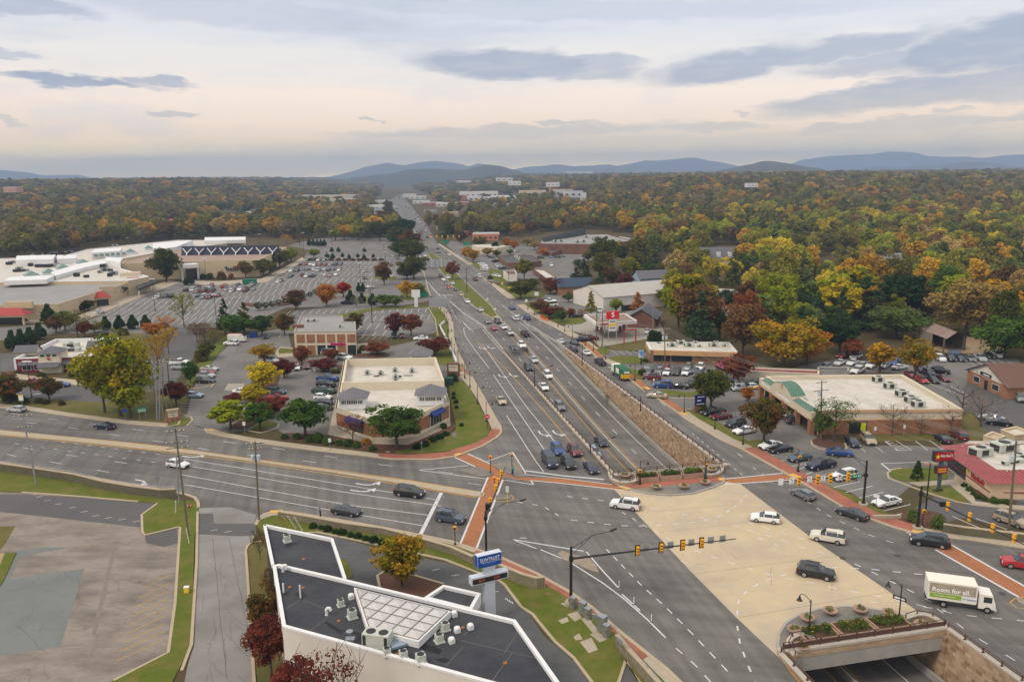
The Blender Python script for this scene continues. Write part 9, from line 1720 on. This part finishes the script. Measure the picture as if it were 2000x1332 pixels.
def palpick(x,y,px):
 n=noise.noise(Vector((x/60.,y/90.,1.)))*1.2+frng.gauss(0,.25)
 if px>1150 and y<900:opts=['sage','lime','olive','goldgreen','lime','brown','dkolive','gold','pine','green','olive','deep','goldgreen','tan','yellow']
 else:opts=['brown','olive','tan','dkolive','gold','olive','pine','grey','olive','goldgreen','dkolive','brown','deep','olive']
 return opts[int(max(0,min(.999,(n+1)/2))*len(opts))]if frng.random()<.6 else frng.choice(opts)
near=[]
step=11.5
x=-680
while x<620:
 y=180
 while y<800:
  a=x+frng.uniform(-4,4);b=y+frng.uniform(-4,4);p=PX(a,b,0)
  if any(pip(P,p[0],p[1])for P in WP)and okp(p[0],p[1])and all((e.location.xy-Vector((a,b))).length>6 for e in TREES)and-120<p[0]<2120:near.append((b,a,p[0]))
  y+=step
 x+=step
near.sort()
CN=dict(tan='tan',grey='greyish',yellow='yellow',green='green',lime='light green',olive='olive',goldgreen='yellow-green',brown='brown',deep='dark green',gold='golden',pine='blue-green',rust='rust-red',dkolive='dark olive',sage='grey-green',orange='orange',maroon='maroon')
NI=max(0,290-len([e for e in TREES if e['category']=='tree']))
for k,(b,a,px)in enumerate(near[:NI]):
 pal=palpick(a,b,px);kind='pine' if pal in('pine','deep')and frng.random()<.75 else frng.choice(['round','round','oval','wide'])
 if kind=='pine' and pal=='deep':pass
 h=frng.uniform(10,20);w=h*frng.uniform(.45,.85)
 side='in the woods on the right' if px>1000 else 'in the tree belt behind the mall'
 tree_at(Vector((a,b)),h,w,kind,pal,'%s %s %s'%(CN[pal],'conifer' if kind=='pine' else 'broad-crowned tree' if kind=='wide' else 'narrow tree' if kind=='oval' else 'round-crowned tree',side),'%s %s trees %s'%(CN[pal],kind if kind!='round' else 'rounded',side))
pts=[];cols=[];scs=[];ids=[];rots=[]
def addp(x,y,z,h,w,pal,idx):
 pts.append((x,y,z));c=PAL[pal][1];f=frng.uniform(.7,1.3);c=[(q*.62+w*.38)*1.5 for q,w in zip(c,(.14,.11,.04))];cols.append((c[0]*f,c[1]*f,c[2]*f,1));scs.append((w/6.6,w/6.6,h/10));ids.append(idx);rots.append((0,0,frng.random()*6.28))
for(b,a,px)in near[NI:]:
 pal=palpick(a,b,px);h=frng.uniform(10,20);addp(a,b,hgt(a,b),h,h*frng.uniform(.5,.85),pal,4 if pal in('pine','deep')else frng.randrange(4))
r=600.
while r<6500:
 st=10.5+max(0,(r-900))*.011
 a=-36.
 while a<36:
  aa=RD(a+frng.uniform(-.5,.5)*degrees(st/r));rr=r+frng.uniform(-.5,.5)*st
  x=rr*sin(aa);y=rr*cos(aa);z=hgt(x,y);p=PX(x,y,z)
  a+=degrees(st/r)
  if y<800 and x<620:continue
  if not(-150<p[0]<2150):continue
  xr=-.150*y+20
  if abs(x-xr)<(34+y*.006 if x<xr else 46+y*.012)+frng.uniform(0,12):continue
  if any(q[0]<p[0]<q[2]and q[1]<p[1]<q[3]and frng.random()<q[4]for q in((805,374,1150,418,.8),(560,378,760,424,.62),(320,400,520,462,.6),(840,418,1010,470,.6),(1440,350,1480,385,.8),(0,366,45,395,.8))):continue
  if p[0]>790 and p[0]<1010 and p[1]>384 and p[1]<470 and frng.random()<.5:continue
  if 560<p[0]<760 and 380<p[1]<450 and frng.random()<.12:continue
  if y<1150 and x<-150 and p[1]>470:continue
  if any(q[0]<p[0]<q[2]and min(q[1],q[3])<p[1]<max(q[1],q[3])for q in((320,436,410,450),(420,416,505,432),(1010,376,1140,388),(588,388,690,398))):continue
  pal=palpick(x,y,p[0]);h=frng.uniform(10,20)*(1.2 if frng.random()<.12 else 1);w=st*frng.uniform(.7,1.35)if st>12 else h*frng.uniform(.5,.8)
  addp(x,y,z-1,h,w,pal,4 if pal in('pine','deep')else frng.randrange(4))
 r+=st
print('forest points',len(pts),'near',len(near),'indiv trees',len(TREES))
fm=bpy.data.materials.new('forest_foliage');fm.use_nodes=True;nt=fm.node_tree;lk=nt.links.new;nt.nodes.remove(nt.nodes['Principled BSDF'])
at=nn(nt,'ShaderNodeAttribute',attribute_name='leaf');ic=nn(nt,'ShaderNodeAttribute',attribute_name='tc');ic.attribute_type='INSTANCER'
mr=nn(nt,'ShaderNodeMapRange');lk(at.outputs['Fac'],mr.inputs[0]);mr.inputs[3].default_value=.6;mr.inputs[4].default_value=1.4
sc=nn(nt,'ShaderNodeVectorMath',operation='SCALE');lk(ic.outputs['Color'],sc.inputs[0]);lk(mr.outputs[0],sc.inputs['Scale'])
d=nn(nt,'ShaderNodeBsdfDiffuse');t=nn(nt,'ShaderNodeBsdfTranslucent');xx=nn(nt,'ShaderNodeMixShader');xx.inputs[0].default_value=.2
lk(sc.outputs[0],d.inputs[0]);lk(sc.outputs[0],t.inputs[0]);lk(d.outputs[0],xx.inputs[1]);lk(t.outputs[0],xx.inputs[2]);lk(xx.outputs[0],nt.nodes['Material Output'].inputs[0])
me=bpy.data.meshes.new('forest');me.from_pydata(pts,[],[])
me.attributes.new('tc','FLOAT_COLOR','POINT').data.foreach_set('color',[c for q in cols for c in q])
me.attributes.new('ts','FLOAT_VECTOR','POINT').data.foreach_set('vector',[c for q in scs for c in q])
me.attributes.new('tr','FLOAT_VECTOR','POINT').data.foreach_set('vector',[c for q in rots for c in q])
me.attributes.new('ti','INT','POINT').data.foreach_set('value',ids)
fo=bpy.data.objects.new('forest',me);C.objects.link(fo);tag(fo,'autumn forest of mixed trees covering the distance to the hills','forest',kind='stuff')
ng=bpy.data.node_groups.new('forest','GeometryNodeTree');ng.interface.new_socket('Geometry',in_out='INPUT',socket_type='NodeSocketGeometry');ng.interface.new_socket('Geometry',in_out='OUTPUT',socket_type='NodeSocketGeometry')
gi=ng.nodes.new('NodeGroupInput');go=ng.nodes.new('NodeGroupOutput');jg=[]
import itertools
def crown_of(me_):
 for e in TREES:
  for c in e.children:
   if c.data==me_:return c
lows=[]
def named(nm,ty):
 n=ng.nodes.new('GeometryNodeInputNamedAttribute');n.data_type=ty;n.inputs['Name'].default_value=nm;return n.outputs['Attribute']
src=[crown_of(PROT['round'][k][0])for k in range(5)]+[crown_of(PROT['pine'][k][0])for k in range(3)];src=[s for s in src if s]
rd=[s for s in src if any(s.data==PROT['round'][k][0]for k in range(5))][:4];pn=[s for s in src if s not in rd and any(s.data==PROT['pine'][k][0]for k in range(3))][:1]
use=(rd*4)[:4]+pn
join=ng.nodes.new('GeometryNodeJoinGeometry')
for k,o in enumerate(use):
 oi=ng.nodes.new('GeometryNodeObjectInfo');oi.inputs['Object'].default_value=o;oi.transform_space='ORIGINAL'
 sm=ng.nodes.new('GeometryNodeSetMaterial');sm.inputs['Material'].default_value=fm;ng.links.new(oi.outputs['Geometry'],sm.inputs['Geometry'])
 cmp=ng.nodes.new('FunctionNodeCompare');cmp.data_type='INT';cmp.operation='EQUAL';ng.links.new(named('ti','INT'),cmp.inputs[2]);cmp.inputs[3].default_value=k
 ip=ng.nodes.new('GeometryNodeInstanceOnPoints');ng.links.new(gi.outputs[0],ip.inputs['Points']);ng.links.new(cmp.outputs[0],ip.inputs['Selection']);ng.links.new(sm.outputs[0],ip.inputs['Instance'])
 rv=named('tr','FLOAT_VECTOR');ng.links.new(rv,ip.inputs['Rotation']);ng.links.new(named('ts','FLOAT_VECTOR'),ip.inputs['Scale'])
 ng.links.new(ip.outputs[0],join.inputs[0])
ng.links.new(join.outputs[0],go.inputs[0])
md=fo.modifiers.new('forest','NODES');md.node_group=ng
M_mtn=mat('mountain_woods',(.035,.05,.03),1.,(.07,.055,.03),.004,.6,big=(.03,.035,.03),bigs=.0012,bigamt=.7)
def ridge(D,prof,dep=900,name='hills',seed=1):
 P=[]
 for x,y in prof:
  d=(fw+Rv*((x-1000)/F)-Uv*((y-666)/F));t=D/d.y;P.append(Vector((d.x*t,D,H+d.z*t)))
 Q=[]
 for a,b in zip(P,P[1:]):
  n=max(1,int((b-a).length/(D*.006)))
  for k in range(n):
   f=k/n;f=f*f*(3-2*f)*.5+f*.5;Q.append(Vector((a.x+(b.x-a.x)*k/n,D,a.z+(b.z-a.z)*f)))
 Q.append(P[-1]);mb=MB();R=[-1.,-.75,-.5,-.3,-.12,0,.15,.5,1.];nq=len(Q)
 for j,r in enumerate(R):
  for i,q in enumerate(Q):
   f=cos(abs(r)**.9*pi/2)**1.1;nz=noise.noise(Vector((q.x/(dep*.35),r*2.2,seed)))*.28*sin(abs(r)*pi)+noise.noise(Vector((q.x/(dep*.05),r*9,seed)))*.02+noise.noise(Vector((q.x/(dep*.16),r*5,seed+9)))*.05
   mb.v.append((q.x*(1+r*dep/D*.9),D+r*dep+noise.noise(Vector((q.x/dep,seed,1)))*dep*.2,-20+(q.z+20)*max(0,f+nz)))
 for j in range(len(R)-1):
  for i in range(nq-1):
   mb.f.append((j*nq+i,j*nq+i+1,(j+1)*nq+i+1,(j+1)*nq+i));mb.m.append(0)
 mb.build(name,M_mtn,kind='structure',smooth=True)
ridge(9500,[(-300,352),(-100,325),(0,332),(60,337),(100,343),(160,342),(190,348),(260,356),(400,372)],1500,'mountains',2)
ridge(6600,[(-300,352),(0,352),(60,362),(110,352),(150,353),(200,360),(300,370)],700,'mountains',21)
ridge(9800,[(560,360),(600,350),(650,345),(690,335),(720,325),(757,320),(790,324),(820,318),(850,314),(890,319),(915,325),(935,319),(970,328),(1000,332),(1040,325),(1090,322),(1120,326),(1190,322),(1210,325),(1250,325),(1300,318),(1350,314),(1400,315),(1430,323),(1470,330),(1500,345)],1500,'mountains',4)
ridge(4600,[(650,360),(700,345),(750,341),(800,332),(830,329),(900,333),(945,323),(975,325),(1010,333),(1040,345),(1100,350),(1140,340),(1200,337)],700,'hills',6)
ridge(10600,[(1180,328),(1220,322),(1260,314),(1290,314),(1350,308),(1400,316),(1450,325),(1480,330)],1200,'mountains',8)
ridge(4000,[(1360,345),(1420,330),(1460,322),(1490,315),(1530,318),(1590,328),(1640,340),(1700,350)],600,'hills',9)
ridge(11400,[(1540,322),(1570,312),(1620,306),(1660,303),(1700,302),(1725,297),(1770,299),(1800,305),(1840,308),(1880,306),(1920,309),(1960,304),(2000,302),(2100,300),(2300,310)],1600,'mountains',12)
ridge(7600,[(1650,345),(1690,328),(1720,325),(1760,328),(1800,324),(1850,322),(1880,318),(1910,315),(1940,318),(1980,325),(2040,328),(2200,330)],900,'mountains',14)
w=bpy.data.worlds.new('World');SC.world=w;w.use_nodes=True;nt=w.node_tree;lk=nt.links.new
for n in list(nt.nodes):nt.nodes.remove(n)
out=nn(nt,'ShaderNodeOutputWorld');bg=nn(nt,'ShaderNodeBackground');lk(bg.outputs[0],out.inputs[0])
SUN_EL,SUN_AZ=RD(24),RD(-125)
sky=nn(nt,'ShaderNodeTexSky');sky.sky_type='NISHITA';sky.sun_disc=False;sky.sun_elevation=SUN_EL;sky.sun_rotation=SUN_AZ;sky.dust_density=2.5;sky.air_density=1.2
tc=nn(nt,'ShaderNodeTexCoord');sp=nn(nt,'ShaderNodeSeparateXYZ');lk(tc.outputs['Generated'],sp.inputs[0])
def mth(op,a,b=None,c=None,cl=False):
 n=nn(nt,'ShaderNodeMath',operation=op);n.use_clamp=cl
 for i,v in enumerate((a,b,c)):
  if v is None:continue
  if hasattr(v,'links'):lk(v,n.inputs[i])
  else:n.inputs[i].default_value=v
 return n.outputs[0]
el=mth('ARCSINE',sp.outputs[2]);az=mth('ARCTAN2',sp.outputs[0],sp.outputs[1])
eld=mth('MULTIPLY',el,57.2958);azd=mth('MULTIPLY',az,57.2958)
ramp=nn(nt,'ShaderNodeValToRGB');ramp.color_ramp.interpolation='EASE'
rf=mth('DIVIDE',eld,90.,cl=True);lk(mth('POWER',rf,.5),ramp.inputs[0])
st=[(0,(2.5,1.72,.55)),(1.6,(1.7,1.24,.58)),(3.0,(1.28,.96,.66)),(5,(1.14,.93,.76)),(7.5,(.91,.85,.79)),(10,(.74,.75,.81)),(12.5,(.63,.68,.77)),(25,(.80,.80,.82)),(55,(1.2,1.13,1.04)),(90,(1.36,1.27,1.16))]
cr=ramp.color_ramp
while len(cr.elements)<len(st):cr.elements.new(.5)
for e,(d,c)in zip(cr.elements,st):e.position=sqrt(d/90);e.color=c+(1,)
def noise3(sx,sy,sc,det,off=0):
 cb=nn(nt,'ShaderNodeCombineXYZ');lk(mth('MULTIPLY',azd,sx),cb.inputs[0]);lk(mth('MULTIPLY',eld,sy),cb.inputs[1]);cb.inputs[2].default_value=off
 n=nn(nt,'ShaderNodeTexNoise',i_Scale=sc,i_Detail=det,i_Roughness=.6);lk(cb.outputs[0],n.inputs['Vector']);return n.outputs['Fac']
def mrange(v,a,b,c=0.,d=1.):
 n=nn(nt,'ShaderNodeMapRange',interpolation_type='SMOOTHSTEP');lk(v,n.inputs[0]);n.inputs[1].default_value=a;n.inputs[2].default_value=b;n.inputs[3].default_value=c;n.inputs[4].default_value=d;return n.outputs[0]
def mixc(f,a,b):
 n=nn(nt,'ShaderNodeMix',data_type='RGBA')
 if hasattr(f,'links'):lk(f,n.inputs[0])
 else:n.inputs[0].default_value=f
 for i,v in((6,a),(7,b)):
  if hasattr(v,'links'):lk(v,n.inputs[i])
  else:n.inputs[i].default_value=v+(1,)
 return n.outputs[2]
col=ramp.outputs[0]
v1=mrange(noise3(.06,.35,1.,6,3.),.42,.7);col=mixc(mth('MULTIPLY',v1,mrange(eld,4.,9.,0,.55)),col,(.47,.53,.64))
v2=mrange(noise3(.09,.3,1.3,5,9.),.5,.75);col=mixc(mth('MULTIPLY',v2,.5),col,(.80,.78,.76))
n1=noise3(.3,1.1,1.,4,1.);n2=noise3(.3,1.1,1.,4,17.)
wa=mth('ADD',azd,mth('MULTIPLY',mth('SUBTRACT',n1,.5),5.));we=mth('ADD',eld,mth('MULTIPLY',mth('SUBTRACT',n2,.5),1.5))
def angs(x,y):
 d=(fw+Rv*((x-1000)/F)-Uv*((y-666)/F)).normalized();return degrees(atan2(d.x,d.y)),degrees(asin(d.z))
mask=None
cbw=nn(nt,'ShaderNodeCombineXYZ');lk(wa,cbw.inputs[0]);lk(we,cbw.inputs[1])
CL=[(1010,128,190,26,2,.9),(1120,138,130,16,4,.7),(1160,122,90,14,0,.7),(1440,128,160,24,-6,.85),(1600,105,200,18,-7,.75),(1760,118,160,18,-5,.7),(1920,88,150,34,-10,.95),(2080,80,140,34,-10,.9),(1700,188,190,22,-7,.9),(1860,172,210,22,-5,.85),(2020,168,120,20,-6,.8),(150,157,125,9,3,1.),(310,158,62,7,4,.8),(345,227,50,5,1,.8),(40,8,120,14,4,.7),(20,105,50,6,6,.6),(20,238,40,3,6,.6),(1000,258,330,12,-1,.8),(1100,238,70,3,2,.8),(1200,290,900,26,0,.55),(1400,250,110,6,-1,.7),(1680,245,150,8,-4,.75),(1880,238,180,8,-4,.7),(500,320,600,30,-4,.55),(1550,275,400,12,-2,.5),(1855,217,22,4,0,.6),(1450,228,20,3,8,.6),(730,234,12,2,2,.7),(1100,20,600,18,2,.3),(500,28,300,24,2,.35)]
for x,y,rx,ry,t,s in CL:
 rx*=1.08;ry*=1.02
 a,e=angs(x,y);ra=degrees(rx/F);re=degrees(ry/F)*1.15;t=RD(t)
 mp=nn(nt,'ShaderNodeMapping',vector_type='TEXTURE');lk(cbw.outputs[0],mp.inputs[0]);mp.inputs['Location'].default_value=(a,e,0);mp.inputs['Rotation'].default_value=(0,0,-t);mp.inputs['Scale'].default_value=(ra,re,1)
 ln=nn(nt,'ShaderNodeVectorMath',operation='LENGTH');lk(mp.outputs[0],ln.inputs[0]);d=ln.outputs['Value']
 kk=nn(nt,'ShaderNodeMapRange');lk(d,kk.inputs[0]);kk.inputs[1].default_value=1.08;kk.inputs[2].default_value=.66;kk.inputs[4].default_value=s;k=kk.outputs[0];mask=k if mask is None else mth('MAXIMUM',mask,k)
wisp=mrange(noise3(.3,1.6,1.,4,5.),.25,.6,.78,1.)
col=mixc(mth('MULTIPLY',mask,wisp),col,mixc(mrange(eld,1.,6.),(.95,.80,.58),(.37,.415,.53)))
col=mixc(mrange(eld,-1.4,-.5,1.,0.),col,(.10,.09,.07))
nis=nn(nt,'ShaderNodeVectorMath',operation='SCALE');lk(sky.outputs[0],nis.inputs[0]);nis.inputs['Scale'].default_value=1.
SKY=.12
w.cycles.sampling_method='MANUAL';w.cycles.sample_map_resolution=256
scl=nn(nt,'ShaderNodeVectorMath',operation='SCALE');lk(col,scl.inputs[0]);scl.inputs['Scale'].default_value=1/SKY
lk(mixc(.9,nis.outputs[0],scl.outputs[0]),bg.inputs[0]);bg.inputs[1].default_value=SKY
sl=bpy.data.lights.new('sun','SUN');sl.energy=1.5;sl.angle=RD(14);sl.color=(1,.88,.74);so=bpy.data.objects.new('sun',sl);C.objects.link(so)
sd=Vector((sin(SUN_AZ)*cos(SUN_EL+.45),cos(SUN_AZ)*cos(SUN_EL+.45),sin(SUN_EL+.45)))
so.rotation_euler=(-sd).to_track_quat('-Z','Y').to_euler()
hz=MB();hz.box((0,5990,150),(13800,12600,352))
hm=bpy.data.materials.new('haze_air');hm.use_nodes=True;t=hm.node_tree;t.nodes.remove(t.nodes['Principled BSDF']);pv=t.nodes.new('ShaderNodeVolumePrincipled');pv.inputs['Density'].default_value=.00016;pv.inputs['Color'].default_value=(.45,.60,.86,1);t.links.new(pv.outputs[0],t.nodes['Material Output'].inputs['Volume'])
hz.build('haze',hm,kind='stuff')
SC.view_settings.view_transform='Standard';SC.view_settings.look='None';SC.view_settings.gamma=1;SC.view_settings.exposure=.30
SC.cycles.max_bounces=6;SC.cycles.diffuse_bounces=2;SC.cycles.volume_bounces=0;SC.cycles.transparent_max_bounces=4
SC.cycles.use_adaptive_sampling=True
for m in MATS.values():m.use_backface_culling=False
by_label={}
for o in bpy.data.objects:
 if not o.parent and o.get('group')and o.get('label'):by_label.setdefault((o['label'],o['group']),[]).append(o)
for(l,g),v in by_label.items():
 if 1<len(v)<=20:
  v.sort(key=lambda o:PX(*o.location)[0])
  for i,o in enumerate(v):o['label']='%s from the left: %s'%(ordn(i),l)
